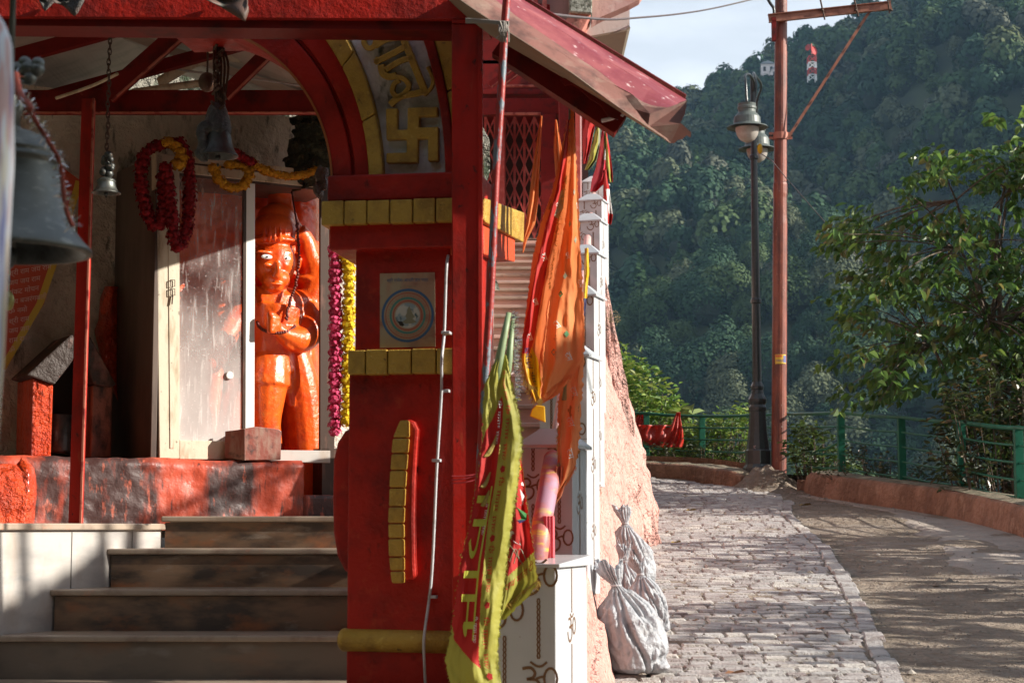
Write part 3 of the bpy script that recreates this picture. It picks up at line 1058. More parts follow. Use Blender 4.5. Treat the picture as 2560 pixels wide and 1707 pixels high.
spots, cores = [], MB()
named = []
NAMED = [  # trees on the far hill one can tell apart: top of crown px, base py, kind, tint, label
    (1868, 1868, 0, 0, 0, '')]
Yh = 235.0
while Yh < 735:
    Xh = .015 * Yh
    while Xh < .335 * Yh:
        x = Xh + random.uniform(-3.2, 3.2)
        y = Yh + random.uniform(-3.2, 3.2)
        z = hz(x, y)
        r = random.uniform(3.6, 9.2)
        con = mn.noise(V((x * .02, y * .02, 9))) + random.uniform(-.25, .25) > .40
        if con and y < 560:
            h = random.uniform(10, 16)
            r = h * .55
            spots.append((x, y, z - 1.5, r, h, PC[random.randrange(4)], random.uniform(0, 6), random.choice(TC)))
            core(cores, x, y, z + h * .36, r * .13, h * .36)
        else:
            h = r * random.uniform(1.15, 1.6)
            t = TB[int(abs(mn.noise(V((x * .03, y * .03, 1)))) * 9 + random.random() * 3) % 7]
            spots.append((x, y, z - 1.5, r, h, (PN if y < 430 else PB)[random.randrange(7)], random.uniform(0, 6), t))
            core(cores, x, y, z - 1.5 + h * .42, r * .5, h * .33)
        Xh += 8.6
    Yh += 8.2
forest = build_trees(spots, 'forest', M['farleaf'])
tag(forest, 'mixed oak and cedar forest covering the far hillside', 'forest', kind='stuff')
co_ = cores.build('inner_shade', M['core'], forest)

# single trees that stand out on that hill
def hill_tree(px, py, hpx, kind, tint, label, wide=1.0):
    p = hill_at(px, py)
    if p is None:
        return
    k = p.y / FOC
    h = hpx * k
    root = empty('conifer_tree' if kind == 'c' else 'broadleaf_tree', (p.x, p.y - 5, p.z - 1), label, 'tree', 'trees that stand out on the far hill')
    pr = PC[2] if kind == 'f' else PC[0] if kind == 'c' else PB[2]
    r = h * (.62 if kind in 'cf' else .62) * wide
    build_trees([(p.x, p.y - 5, p.z - 1, r, h / 1.12, pr, 1.0, tint)], 'crown', M['farleaf'], root)
    MB().tube([(p.x, p.y - 5, p.z - 2), (p.x, p.y - 5, p.z + h * .75)], [.35, .12], 6).build('trunk', M['bark'], root)


lt = (0.085, 0.15, 0.05)
hill_tree(1738, 490, 120, 'c', lt, 'tall bright green pointed tree on the far hill, right of the torn roof edge', .9)
hill_tree(1675, 510, 90, 'c', lt, 'shorter pointed tree on the far hill, just below the torn roof edge')
hill_tree(1800, 500, 80, 'f', (0.06, 0.11, 0.05), 'layered cedar on the far hill beside the lamp post')
hill_tree(2268, 215, 110, 'f', (0.055, 0.095, 0.04), 'broad layered cedar high on the far hill, right of the steel brace')
hill_tree(2180, 500, 70, 'f', (0.07, 0.12, 0.05), 'small layered cedar on the far hill, right of the rusty pole')
hill_tree(2070, 330, 90, 'f', (0.05, 0.09, 0.04), 'dark cedar on the far hill, below the upper end of the steel brace')
hill_tree(2500, 180, 110, 'b', (0.1, 0.12, 0.05), 'pale green round tree at the upper right of the far hill')
hill_tree(1930, 330, 80, 'c', (0.05, 0.1, 0.045), 'pointed tree just left of the rusty pole on the far hill', .9)

# red and white mast on the hill
p = P(2030, 195, 560)
mast = empty('lattice_mast', (p.x, p.y, p.z), 'red and white lattice mast among the trees near the ridge', 'mast')
mw, hh = 1.2, 8.0
mr, mwh = mat('mast_red', (0.5, 0.05, 0.04), .6), mat('mast_white', (0.8, 0.8, 0.8), .6)
for k in range(4):
    z0, z1 = p.z + hh * k / 4 - 1.2, p.z + hh * (k + 1) / 4 - 1.2
    b = MB()
    for sx, sy in ((-1, -1), (1, -1), (1, 1), (-1, 1)):
        b.tube([(p.x + sx * mw, p.y + sy * mw, z0), (p.x + sx * mw * .96, p.y + sy * mw * .96, z1)], .22, 4)
    for s in (-1, 1):
        b.tube([(p.x - s * mw, p.y - mw, z0), (p.x + s * mw, p.y - mw, z1)], .14, 4)
        b.tube([(p.x + mw, p.y - s * mw, z0), (p.x + mw, p.y + s * mw, z1)], .14, 4)
    b.tube([(p.x - mw, p.y - mw, z1), (p.x + mw, p.y - mw, z1)], .16, 4)
    b.build('lattice_section', (mwh, mr)[k % 2], mast)
b = MB()
b.lathe((p.x, p.y - mw, p.z + 8.3), [(0.1, 0), (1.4, .5), (1.5, .8)], 10, ax=(1, -1, .2))
b.lathe((p.x - 1, p.y - mw, p.z + 9.4), [(0.1, 0), (1.1, .5)], 10, ax=(-1, -1, .1))
b.tube([(p.x, p.y, p.z + 7.6), (p.x, p.y, p.z + 11)], .2, 5)
b.build('dish_antenna', mr, mast)
# pale houses half hidden in the trees of the ridge
for px, py, wd, label in ((1766, 238, 3.4, 'small pale house in the trees under the ridge, left of the lamp post'), (1912, 214, 2.6, 'pale house by the ridge between lamp and pole'), (1934, 226, 1.8, 'tiny white gable beside the ridge house')):
    p = hill_at(px, py)
    if p is None:
        continue
    h = empty('ridge_house', (p.x, p.y - 9, p.z), label, 'house', 'houses near the ridge')
    MB().box(p.x - wd, p.x + wd, p.y - 9, p.y - 4, p.z - 2, p.z + 5.5).build('wall', M['whiteplaster'], h)
    b = MB()
    b.prism([(p.x - wd - .4, p.y - 9.5, p.z + 5.5), (p.x + wd + .4, p.y - 9.5, p.z + 5.5), (p.x, p.y - 9.5, p.z + 6.8)], (0, 6, 0))
    b.build('roof', mat('grey_roof', (0.3, 0.33, 0.36), .6), h)
    b = MB()
    for q in (-.5, .5):
        b.box(p.x + q * wd - .5, p.x + q * wd + .5, p.y - 9.06, p.y - 8.98, p.z + 2.6, p.z + 4.4)
    b.build('window', M['black'], h)


# ---------------------------------------------------------------- near leaves
def leaves(tips, size, rng, per=9, droop=.5, spread=.16, wid=.34):
    """compound twigs: tips = (pos, outward dir); returns vertex array of folded leaves (3 quads each) and tint index"""
    vs, ti = [], []
    for p, d in tips:
        p = np.array(p); d = np.array(d); d = d / np.linalg.norm(d)
        side = np.cross(d, [0, 0, 1.0]); side /= max(1e-6, np.linalg.norm(side))
        for k in range(per):
            t = (k + .5) / per
            sgn = 1 if k % 2 else -1
            o = p + d * (t - .5) * spread * 2.2 + rng.normal(0, spread * .16, 3)
            l = d * .55 + side * sgn * .7 + np.array([0, 0, -droop * rng.uniform(.3, 1.4)]) + rng.normal(0, .28, 3)
            l /= np.linalg.norm(l)
            L = size * rng.uniform(.65, 1.2)
            nrm = np.cross(l, np.cross(np.array([0, 0, 1.0]) + rng.normal(0, .45, 3), l)); nrm /= max(1e-6, np.linalg.norm(nrm))
            s = np.cross(l, nrm)
            W = L * wid
            a, b, c, e = o, o + l * L * .35, o + l * L * .7 - nrm * L * .05, o + l * L - nrm * L * .16
            up = nrm * W * .22
            vs += [a, b + s * W * .5 + up, c + s * W * .38 + up, e, a, e, c - s * W * .38 + up, b - s * W * .5 + up]
            ti.append(rng.random())
    return np.array(vs), np.array(ti)


def leafobj(name, tips, size, pal, parent, m, **k):
    v, ti = leaves(tips, size, RNG, **k)
    q = np.arange(len(v)).reshape(-1, 4)
    pal = np.array(pal)
    c = pal[(ti * len(pal)).astype(int) % len(pal)] * RNG.uniform(.7, 1.3, size=(len(ti), 1))
    return npmesh(name, v, q, np.repeat(c, 2, axis=0), m, parent)


M['leafg'] = mat('glossy_green_leaf', (0.06, 0.1, 0.03), .36, attr='tint', trans=.42, spec=.5)
M['leafs'] = mat('soft_green_leaf', (0.06, 0.1, 0.03), .5, attr='tint', trans=.42, spec=.4)
PALT = [(q[0] * 1.45, q[1] * 1.75, q[2] * 1.5) for q in [(0.07, 0.11, 0.025), (0.05, 0.085, 0.02), (0.1, 0.13, 0.03), (0.06, 0.095, 0.028), (0.045, 0.075, 0.024), (0.12, 0.14, 0.04), (0.055, 0.09, 0.02), (0.08, 0.12, 0.03), (0.11, 0.085, 0.03), (0.06, 0.10, 0.025), (0.05, 0.085, 0.02)]]
PALB = [(0.17, 0.28, 0.05), (0.24, 0.33, 0.06), (0.12, 0.22, 0.05), (0.3, 0.34, 0.09), (0.15, 0.25, 0.05)]
PALD = [(0.03, 0.05, 0.017), (0.045, 0.06, 0.018), (0.06, 0.07, 0.02), (0.1, 0.07, 0.03), (0.035, 0.055, 0.02)]


def inside(poly, x, y):
    c = False
    for (x0, y0), (x1, y1) in zip(poly, poly[1:] + poly[:1]):
        if (y0 > y) != (y1 > y) and x < (x1 - x0) * (y - y0) / (y1 - y0) + x0:
            c = not c
    return c


# the big tree behind the railing on the right
TY = 19.8
outline = [(2504, 275), (2440, 310), (2408, 358), (2350, 372), (2287, 371), (2268, 441), (2200, 490), (2140, 510), (2100, 560), (2083, 633), (2108, 700), (2100, 811), (2089, 907), (2115, 1015), (2185, 1040), (2230, 985), (2330, 960), (2380, 1040), (2420, 1120), (2900, 1150), (3050, 800), (3000, 420), (2800, 250), (2650, 235)]
tree = empty('leafy_tree', tuple(P(2500, 1290, TY)), 'drooping broadleaf tree with long leaves behind the green railing', 'tree')
base = P(2520, 1290, TY)
forks = []
trunkm = MB()
def limb(pts, r0, r1):
    q = spline([tuple(p) for p in pts], 5)
    trunkm.tube(q, [lerp(r0, r1, i / (len(q) - 1)) for i in range(len(q))], 7)
limb([base + V((0, 0, -1.2)), P(2515, 1150, TY), P(2490, 980, TY), P(2470, 800, TY)], .07, .045)
limb([P(2515, 1150, TY), P(2550, 960, TY + .2), P(2600, 700, TY + .4), P(2680, 480, TY + .5)], .06, .02)
limb([P(2490, 980, TY), P(2500, 780, TY), P(2490, 620, TY), P(2520, 420, TY - .1)], .04, .012)
cen = P(2620, 760, TY)
tips = []
mains = [(2470, 800), (2500, 620), (2440, 700), (2550, 800), (2480, 960), (2600, 650), (2400, 620), (2420, 830), (2700, 700), (2390, 500), (2520, 480), (2330, 860)]
mp3 = [P(a, b, TY + random.uniform(-.5, .5)) for a, b in mains]
for q in mp3[1:]:
    limb([P(2480, 850, TY), (P(2480, 850, TY) + q) / 2 + V((0, 0, .12)), q], .025, .012)
n = 0
while n < 600:
    px, py = random.uniform(2080, 3050), random.uniform(235, 1150)
    if not inside(outline, px, py):
        continue
    if mn.noise(V((px * .013, py * .013, 4))) < -.22 and px < 2560:
        continue
    Yt = TY + random.uniform(-1.1, 1.1)
    p = P(px, py, Yt)
    src = min(mp3, key=lambda a: (a - p).length)
    d = p - src
    out = V((d.x, d.y, d.z * .4 - .15 * d.length - .05))
    if random.random() < .4:
        limb([src, (src + p) / 2 + V((0, 0, .06)), p], .011, .004)
    tips.append((tuple(p), tuple(out)))
    n += 1
trunkm.build('trunk', M['bark'], tree, smooth=True)
leafobj('foliage', tips, .135, PALT, tree, M['leafg'], per=15, droop=.6, spread=.22, wid=.52)


def bush(name, poly, Yc, dy, n, size, pal, label, cat, m='leafs', per=9, spread=.14, droop=.35, wid=.42, group=None, stems=True):
    xs = [p[0] for p in poly]; ys = [p[1] for p in poly]
    cx = sum(xs) / len(xs)
    b0 = P(cx, max(ys), Yc)
    root = empty(name, tuple(b0), label, cat, group)
    tips, k = [], 0
    st_ = MB()
    while k < n:
        px, py = random.uniform(min(xs), max(xs)), random.uniform(min(ys), max(ys))
        if not inside(poly, px, py):
            continue
        p = P(px, py, Yc + random.uniform(-dy, dy))
        f = V((lerp(b0.x, p.x, .7), lerp(Yc, p.y, .7), b0.z - .1))
        d = p - f
        tips.append((tuple(p), (d.x * 1.2 + random.uniform(-.2, .2), random.uniform(-.35, .2), .25)))
        if stems and k % 3 == 0:
            st_.tube([f, (f + p) / 2 + V((0, 0, .05)), p], [.012, .008, .003], 5)
        k += 1
    if stems:
        st_.build('stem', M['bark'], root)
    leafobj('foliage', tips, size, pal, root, M[m], per=per, spread=spread, droop=droop, wid=wid)
    return root


bush('shrub', [(2330, 1210), (2340, 1060), (2380, 960), (2440, 930), (2520, 905), (2640, 900), (2900, 950), (2900, 1290), (2500, 1260)], 18.9, .8, 300, .1, PALD, 'dark dense shrub at the foot of the drooping tree, behind the railing', 'shrub', 'leafg', 12, .17)
bush('shrub', [(1512, 1120), (1505, 1000), (1505, 890), (1545, 875), (1610, 915), (1655, 965), (1690, 1010), (1712, 1060), (1730, 1150), (1600, 1165)], 26.7, .5, 300, .12, PALB, 'bright green sunlit bush behind the red cloth on the railing', 'shrub', 'leafs', 10, .18, .2)
bush('shrub', [(1600, 1160), (1700, 1080), (1740, 1060), (1800, 1045), (1860, 1010), (1895, 1030), (1900, 1170), (1760, 1172)], 26.0, .3, 260, .085, PALB, 'tangle of sunlit weeds and creepers left of the lamp post', 'shrub', 'leafs', 9, .12, .2)
bush('shrub', [(1610, 1162), (1620, 1110), (1700, 1120), (1800, 1100), (1880, 1110), (1880, 1180), (1760, 1172)], 25.3, .2, 110, .06, PALD, 'low dark creeper along the top of the short kerb wall', 'shrub', 'leafs', 9, .1, .3)
bush('shrub', [(1972, 1190), (1975, 1080), (2030, 1060), (2070, 1090), (2110, 1130), (2140, 1190), (2060, 1192)], 22.3, .4, 75, .1, [(0.06, 0.1, 0.02), (0.09, 0.13, 0.03), (0.04, 0.06, 0.02)], 'leafy weeds just right of the rusty pole', 'shrub', 'leafg', 9, .12)
bush('shrub', [(2050, 1195), (2080, 1150), (2160, 1120), (2230, 1150), (2290, 1150), (2330, 1160), (2370, 1215), (2200, 1205)], 20.8, .25, 75, .055, PALD, 'thin creeper over the wall under the railing, middle stretch', 'shrub', 'leafg', 9, .12)
bush('shrub', [(1680, 1150), (1690, 1035), (1720, 1025), (1738, 1080), (1750, 1160)], 26.2, .2, 14, .2, [(0.2, 0.27, 0.08), (0.26, 0.3, 0.1)], 'pale broad-leaved plant between two fence posts', 'plant', 'leafs', 6, .1, .25, .5)
bush('fern', [(1512, 795), (1530, 780), (1556, 800), (1548, 820), (1516, 815)], 15.6, .03, 9, .025, [(0.42, 0.3, 0.16), (0.3, 0.25, 0.12)], 'dry little tuft growing out of the pink wall', 'plant', 'leafs', 8, .04, .2, .3, stems=False)

# ---------------------------------------------------------------- green railing
FR = [(2900, 15.0), (2545, 17.15), (2402, 18.75), (2253, 20.1), (2102, 21.2), (1956, 23.3), (1755, 25.4), (1616, 25.7), (1480, 26.3)]
rail = empty('green_railing', tuple(P(2100, 1180, 21.2)), 'green steel railing curving along the top of the low wall', 'railing')
tops = {2900: 1100, 2545: 1070, 2402: 1055, 2253: 1043, 2102: 1030, 1956: 1034, 1755: 1040, 1616: 1033, 1480: 1028}
fp = []
for px, Yd in FR:
    t = P(px, tops[px], Yd)
    fp.append(t)
    if px in (1956, 1480):
        continue
    zb = rz(Yd) + .15
    b = MB()
    wx = .04
    b.box(t.x - wx, t.x + wx, t.y - .03, t.y + .03, zb - .3, t.z - .015)
    b.box(t.x - wx - .004, t.x + wx + .004, t.y + .03, t.y + .036, zb - .3, t.z - .015)
    b.build('post', M['green'], rail, bevel=.004)
for k in range(5):
    b = MB()
    pts = []
    for i, t in enumerate(fp):
        dz = -.002 - k * .165
        pts.append(V((t.x, t.y - .035, t.z + dz)))
    full = []
    for i in range(len(pts) - 1):
        for q in range(4):
            s = q / 4
            pp = pts[i].lerp(pts[i + 1], s)
            pp.z -= .012 * math.sin(math.pi * s) * (2.2 if (k == 2 and i == 4) else 1)
            if k == 2 and i == 4:
                pp.z -= .13 * math.sin(math.pi * s)
            full.append(pp)
    full.append(pts[-1])
    if k == 0:
        b.tube(full, .022, 8)
        b.build('top_rail', M['green'], rail, smooth=True)
    else:
        b.tube(full, .011, 6)
        b.build('rail', M['green'], rail, smooth=True)
# red cloths tied to the railing
rc = mat('sheer_red_cloth', (0.62, 0.05, 0.03), .4, [((0.85, 0.5, 0.45), 40, .62, .68, 4, .7)], trans=.4)
def tied_cloth(x0, y0, pts, Yd, label):
    mb = MB()
    k = len(pts)
    def f(u, v):
        i = v * (k - 1)
        a = int(min(i, k - 2)); t = i - a
        cx, wd, yy = [lerp(pts[a][q], pts[a + 1][q], t) for q in range(3)]
        return P(cx + (u - .5) * wd, yy, Yd - .07 + .035 * math.sin(u * 17 + v * 3) * min(1, wd / 40) + .02 * math.sin(v * 9))
    mb.grid(f, 22, 20)
    o = mb.build('tied_cloth', rc, smooth=True, solid=.002)
    return tag(o, label, 'cloth', 'red cloths tied to the green railing')
tied_cloth(0, 0, [(1696, 10, 1030), (1693, 16, 1045), (1690, 34, 1075), (1684, 50, 1100), (1676, 62, 1118)], 25.4, 'red cloth tied to the top rail and hanging in a full drop')
tied_cloth(0, 0, [(1640, 90, 1062), (1645, 100, 1085), (1648, 90, 1105), (1650, 40, 1118)], 25.6, 'loose red netting slung low between two rails behind the pink wall')
tied_cloth(0, 0, [(1602, 12, 1030), (1597, 26, 1060), (1592, 36, 1095)], 25.8, 'narrow red cloth on the first fence post beside the pink wall')

# ---------------------------------------------------------------- lamp and pole
LY = 23.0
lb = P(1896, 1182, LY)
lamp = empty('street_lamp', tuple(lb), 'black cast-iron street lamp with two hanging bell-shaped lanterns', 'street lamp')
lx, zb = lb.x, lb.z - .06
k = LY / FOC
def zz(py):
    return P(1890, py, LY).z
x_at = lambda py: P(interp([(195, 1886), (1182, 1897)], py), py, LY).x
prof = [(.20, zb), (.20, zb + .12), (.165, zb + .17), (.165, zb + .34), (.15, zb + .36), (.12, zz(1080)), (.105, zz(1030)), (.115, zz(1026)), (.115, zz(1018)), (.10, zz(1012)), (.12, zz(1004)), (.12, zz(998)), (.085, zz(985)), (.075, zz(975)), (.085, zz(972)), (.085, zz(966)), (.06, zz(955)), (.055, zz(760)), (.07, zz(758)), (.07, zz(750)), (.055, zz(745)), (.055, zz(700)), (.052, zz(640)), (.044, zz(400)), (.06, zz(397)), (.06, zz(390)), (.04, zz(386)), (.036, zz(195)), (.0, zz(193))]
b = MB()
b.lathe((lb.x, LY, 0), prof, 12)
b.build('post', M['lamppost'], lamp)
t58 = MB()
lay_text(t58, '58', lambda x, y: V((lb.x - .085 + x, LY - .135 - .03 * (x), zz(1128) + y)), .1)
t58.build('painted_number', mat('number_paint', (0.45, 0.3, 0.28), .7), lamp)
def lantern(px, ytop, yrim, ybot, wd, Yl, side):
    c = P(px, yrim, Yl)
    kk = Yl / FOC
    r = wd / 2 * kk
    hz_ = (yrim - ytop) * kk
    b = MB()
    b.lathe((c.x, Yl, c.z), [(r, 0), (r * .97, .012), (r * .78, hz_ * .06), (r * .66, hz_ * .16), (r * .63, hz_ * .42), (r * .56, hz_ * .5), (r * .42, hz_ * .62), (r * .42, hz_ * .72), (r * .46, hz_ * .76), (r * .46, hz_ * .84), (r * .42, hz_ * .88), (r * .44, hz_ * .97), (0.02, hz_)], 28)
    sh = b.build('lamp_shade', M['lampshade'], lamp, smooth=False)
    g = MB()
    hb = (ybot - yrim) * kk
    g.lathe((c.x, Yl, c.z), [(r * .57, 0), (r * .56, -hb * .2), (r * .5, -hb * .5), (r * .36, -hb * .8), (r * .15, -hb * .97), (0.004, -hb)], 20)
    g.build('lamp_globe', M['lampglass'], sh, smooth=True)
    # swan-neck arm
    top = V((c.x, Yl, c.z + hz_))
    zq = lambda py: P(px, py, Yl).z
    xp = x_at(ytop)
    a = MB()
    a.tube(spline([tuple(top), (c.x - .005, lerp(Yl, LY, .08), zq(ytop - 52)), (c.x + .01, lerp(Yl, LY, .3), zq(ytop - 76)), (lerp(c.x, xp, .5), lerp(Yl, LY, .55), zq(ytop - 84)), (lerp(c.x, xp, .9), lerp(Yl, LY, .85), zq(ytop - 72)), (xp - .02 * side * -1, LY, zq(ytop - 40)), (xp, LY, zq(ytop + 10))], 6), .017, 8)
    a.build('swan_neck', M['lamppost'], lamp, smooth=True)
lantern(1868, 256, 320, 358, 106, 22.4, -1)
lantern(1893, 310, 374, 408, 96, 24.4, 1)
f = MB()
f.ball(P(1900, 372, 22.95), (.035, .03, .07), 8, 6)
f.build('ribbon_knot', M['flagyel'], lamp)
f = MB()
f.tube([P(1903, 385, 22.9), P(1930, 402, 22.8), P(1965, 445, 22.75), P(2093, 590, 25.0), P(2250, 750, 30)], .006, 4)
tag(f.build('stay_wire', M['wire']), 'thin slack wire running down from the lamp post past the pole', 'wire')

PY = 22.9
pb, pt = P(1947, 1200, PY), P(1953, -80, PY)
pole = empty('utility_pole', tuple(pb), 'rust-red steel utility pole standing in the gap of the low wall', 'utility pole')
b = MB()
zs = [pb.z - .25] + [P(1950, q, PY).z for q in (560, 540, 495, 485, 462, 455, 430, 0, -420)]
rs = [.096, .093, .088, .088, .093, .093, .085, .085, .08, .078]
for i in range(0, 1):
    pts = [V((lerp(pb.x, pt.x, (z - pb.z) / (pt.z - pb.z)), PY, z)) for z in zs]
b.tube(pts, rs, 18)
b.build('pole_shaft', M['polepaint'], pole, smooth=False)
kp = PY / FOC
# cross arm, brace and clamp
a0, a1 = P(1921, 47, PY - .13), P(2228, 14, PY - .13)
b = MB()
d = (a1 - a0).normalized()
up = V((0, 0, 1)) - d * d.z
b.beam(a0, a1, V((0, .012, 0)), up * .105)
b.beam(a0 + up * .05, a1 + up * .05, V((0, .06, 0)), up * .01)
b.beam(a0 - up * .05, a1 - up * .05, V((0, .06, 0)), up * .01)
b.build('cross_arm', M['crossarm'], pole)
b = MB()
b.beam(P(1970, 345, PY - .1), P(2172, 32, PY - .1), V((0.072, 0, .045)), V((0, .012, 0)))
br = b.build('brace', M['crossarm'], pole)
b = MB()
for t in (.1, .28, .5, .7, .88):
    q = P(lerp(1970, 2172, t), lerp(345, 32, t), PY - .108)
    dd = (P(2172, 32, PY) - P(1970, 345, PY)).normalized()
    b.beam(q - dd * .03, q + dd * .03, V((.014, 0, .008)), V((0, .006, 0)))
b.build('slot', M['black'], br)
b = MB()
c = P(1951, 341, PY)
b.lathe((c.x, PY, c.z - .045), [(.094, 0), (.098, 0), (.098, .09), (.094, .09)], 20)
b.box(c.x - .15, c.x - .09, PY - .03, PY - .02, c.z - .045, c.z + .045)
b.box(c.x + .09, c.x + .15, PY - .03, PY - .02, c.z - .045, c.z + .045)
cl = b.build('clamp', mat('clamp_primer', (0.42, 0.15, 0.1), .6), pole)
b = MB()
for dx in (-.125, .125, -.16, .16):
    b.lathe((c.x + dx * .9, PY - .03, c.z), [(.0, .012), (.014, .012), (.014, 0)], 8, ax=(0, -1, 0))
b.build('bolt', M['black'], cl)
for px in (2050, 2134, 2222):
    b = MB()
    b.tube([P(px - 8, -40, PY - .16), P(px + (12 if px < 2200 else 2), 50 if px < 2100 else 42 if px < 2200 else 34, PY - .16)], .011, 6)
    pi_ = b.build('insulator_pin', M['rust'], pole)
    b = MB()
    for q in (.15, .3, .75):
        cc = P(px - 8 + 18 * q, -40 + 88 * q, PY - .16)
        b.lathe(cc, [(.0, .008), (.024, .008), (.024, -.008), (0, -.008)], 8)
    b.build('nut', M['rust'], pi_)
b = MB()
b.box(P(1925, 50, PY).x, P(1936, 50, PY).x, PY - .16, PY - .1, P(1930, 110, PY).z, P(1930, 52, PY).z)
b.build('bracket', M['darkred'], pole)
b = MB()
b.tube(spline([tuple(P(1906, -25, PY - .1)), tuple(P(1925, 8, PY - .1)), tuple(P(1934, 22, PY - .1)), tuple(P(1935, 42, PY - .1))], 4), .02, 8)
b.build('conduit', M['lamppost'], pole, smooth=True)
# sticker on the pole
c = P(1950, 899, PY)
b = MB()
def stk(x, y, r=.0985):
    a = (x) / r
    return V((c.x + r * math.sin(a) - .004, PY - r * math.cos(a), c.z + y))
b.grid(lambda u, v: stk((u - .5) * .15, (v - .5) * .12), 10, 2)
sk = b.build('sticker', mat('sticker_yellow', (0.75, 0.5, 0.05), .5), pole)
b = MB()
b.grid(lambda u, v: stk(-.07 + u * .09, .025 + v * .028, .0992), 8, 1)
b.build('sticker_strip', mat('sticker_red', (0.7, 0.15, 0.04), .5), sk)
b = MB()
b.grid(lambda u, v: stk(.035 + u * .04, -.045 + v * .09, .0992), 4, 2)
b.build('sticker_photo', mat('sticker_blue', (0.12, 0.14, 0.35), .5), sk)
b = MB()
lay_text(b, 'नमस्ते', lambda x, y: stk(x - .065, y - .035, .0994), .042)
b.build('sticker_lettering', mat('sticker_ink', (0.12, 0.05, 0.3), .5), sk)
# wires
b = MB()
q = spline([tuple(P(1175, 50, 6.3)), tuple(P(1260, 16, 7.0)), tuple(P(1345, 32, 9)), tuple(P(1430, 42, 11)), tuple(P(1520, 49, 14)), tuple(P(1580, 46, 16)), tuple(P(1700, 35, 19)), tuple(P(1800, 18, 21.5)), tuple(P(1950, -18, 22.9))], 6)
b.tube(q, .010, 5)
tag(b.build('overhead_cable', M['wire']), 'sagging twisted cable from the red roof to the utility pole', 'cable')

# ================================================================ temple: pavement, steps, shrine
SHA, SHN, SHU = (-1.03, 9.5), (0.5, -0.8660), (0.8660, 0.5)     # the shrine front stands turned 30 degrees


def S(px, py, off=0.0):
    """point on the plane of the shrine front, off metres towards the viewer"""
    return hit(px, py, (SHA[0] + SHN[0] * off, SHA[1] + SHN[1] * off), SHN)


NV = V((SHN[0], SHN[1], 0))
UV_ = V((SHU[0], SHU[1], 0))
ZV = V((0, 0, 1))


def sbox(mb, x0, y0, x1, y1, off, thick, m=0):
    """block on the shrine plane: photo corners, its face at off, thickness going back"""
    a, b = S(x0, y0, off), S(x1, y1, off)
    c, d = V((b.x, b.y, a.z)), V((a.x, a.y, b.z))
    return mb.prism([a, c, b, d], -NV * thick, m)


# --- floor and steps
ZF = P(900, 1702, 6.62).z
ST = [(6.7, P(800, 1588, 6.7).z, -1.94), (7.0, P(800, 1473, 7.0).z, P(128, 1470, 7.0).x), (7.3, P(800, 1371, 7.3).z, P(270, 1370, 7.3).x), (7.6, P(800, 1290, 7.6).z, P(405, 1290, 7.6).x)]
mb = MB()
mb.box(-3.4, .1, 4.2, 6.72, ZF - .45, ZF)
tag(mb.build('forecourt_floor', M['tread'], bevel=.004), 'pale stone floor in front of the lowest marble step', 'floor', kind='structure')
steps = empty('marble_steps', (-1.0, 6.7, ZF), 'four brown marble steps climbing to the orange shrine', 'steps')
M['riser2'] = mat('dark_stained_riser', (0.2, 0.16, 0.125), .42, [((0.1, 0.085, 0.075), (2.2, 5, 6), .42, .62, 7), ((0.3, 0.15, 0.08), (3, 3, 6), .54, .75, 5, .6), ((0.28, 0.25, 0.22), (4, 4, 12), .6, .7, 8, .6)], bump=.05, bscale=60, rrange=(.3, .6, 8))
for i, (Yk, zk, xl) in enumerate(ST):
    z0 = ZF if i == 0 else ST[i - 1][1]
    Yn = ST[i + 1][0] if i < 3 else 8.1
    xr = -.42 if i < 2 else -.2
    b = MB()
    b.box(xl + (.012 if i else 0), xr, Yk + .012, Yn + .04, z0 - .02, zk - .026)
    o = b.build('riser', M['riser2'] if i == 0 else M['riser'], steps)
    b = MB()
    b.box(xl - .004, xr, Yk - .002, Yn + .012, zk - .024, zk)
    b.build('tread', M['tread'], steps, bevel=.006)
ZL = ST[3][1]
mb = MB()
mb.hexa([(-1.49, 7.88, ZL - .3), (.3, 7.88, ZL - .3), (.3, 11.5, ZL - .3), (-1.49, 11.5, ZL - .3), (-1.49, 7.88, ZL - .002), (.3, 7.88, ZL - .002), (.3, 11.5, ZL - .002), (-1.49, 11.5, ZL - .002)])
tag(mb.build('landing_floor', M['tread']), 'marble landing between the steps and the shrine plinth', 'floor', kind='structure')
# --- white marble ledge on the left: its face runs from near left to the top step
zc = P(0, 1307, 6.74).z
led = empty('marble_ledge', (-1.9, 6.9, ZF), 'white marble ledge with a thin coping, left of the steps, in sunlight', 'ledge')
A0, A1 = V((-2.35, 5.85, 0)), V((P(404, 1330, 7.62).x, 7.62, 0))
dn = (A1 - A0).normalized()
nn = V((dn.y, -dn.x, 0))
b = MB()
q = [A0, A1, V((-2.2, 9.3, 0)), V((-4, 8.0, 0)), V((-4, 5.85, 0))]
zc1 = P(404, 1333, 7.62).z
b.prism([(p.x, p.y, ZF - .02) for p in q], (0, 0, zc - ZF - .006))
b.build('face', M['marble'], led)
for t in (.32, .5, .71, .9):
    b = MB()
    p0 = A0.lerp(A1, t)
    b.prism([p0 + nn * .001 + ZV * (ZF), p0 + nn * .0035 + ZV * ZF, p0 + dn * .003 + nn * .0035 + ZV * ZF, p0 + dn * .003 + nn * .001 + ZV * ZF], (0, 0, zc - ZF - .03))
    b.build('joint', M['grout'], led)
b = MB()
b.prism([p + (nn * .022 if i < 2 else V((0, 0, 0))) + ZV * (zc - .026) for i, p in enumerate(q)], (0, 0, .026))
b.build('coping', M['tread'], led, bevel=.005)
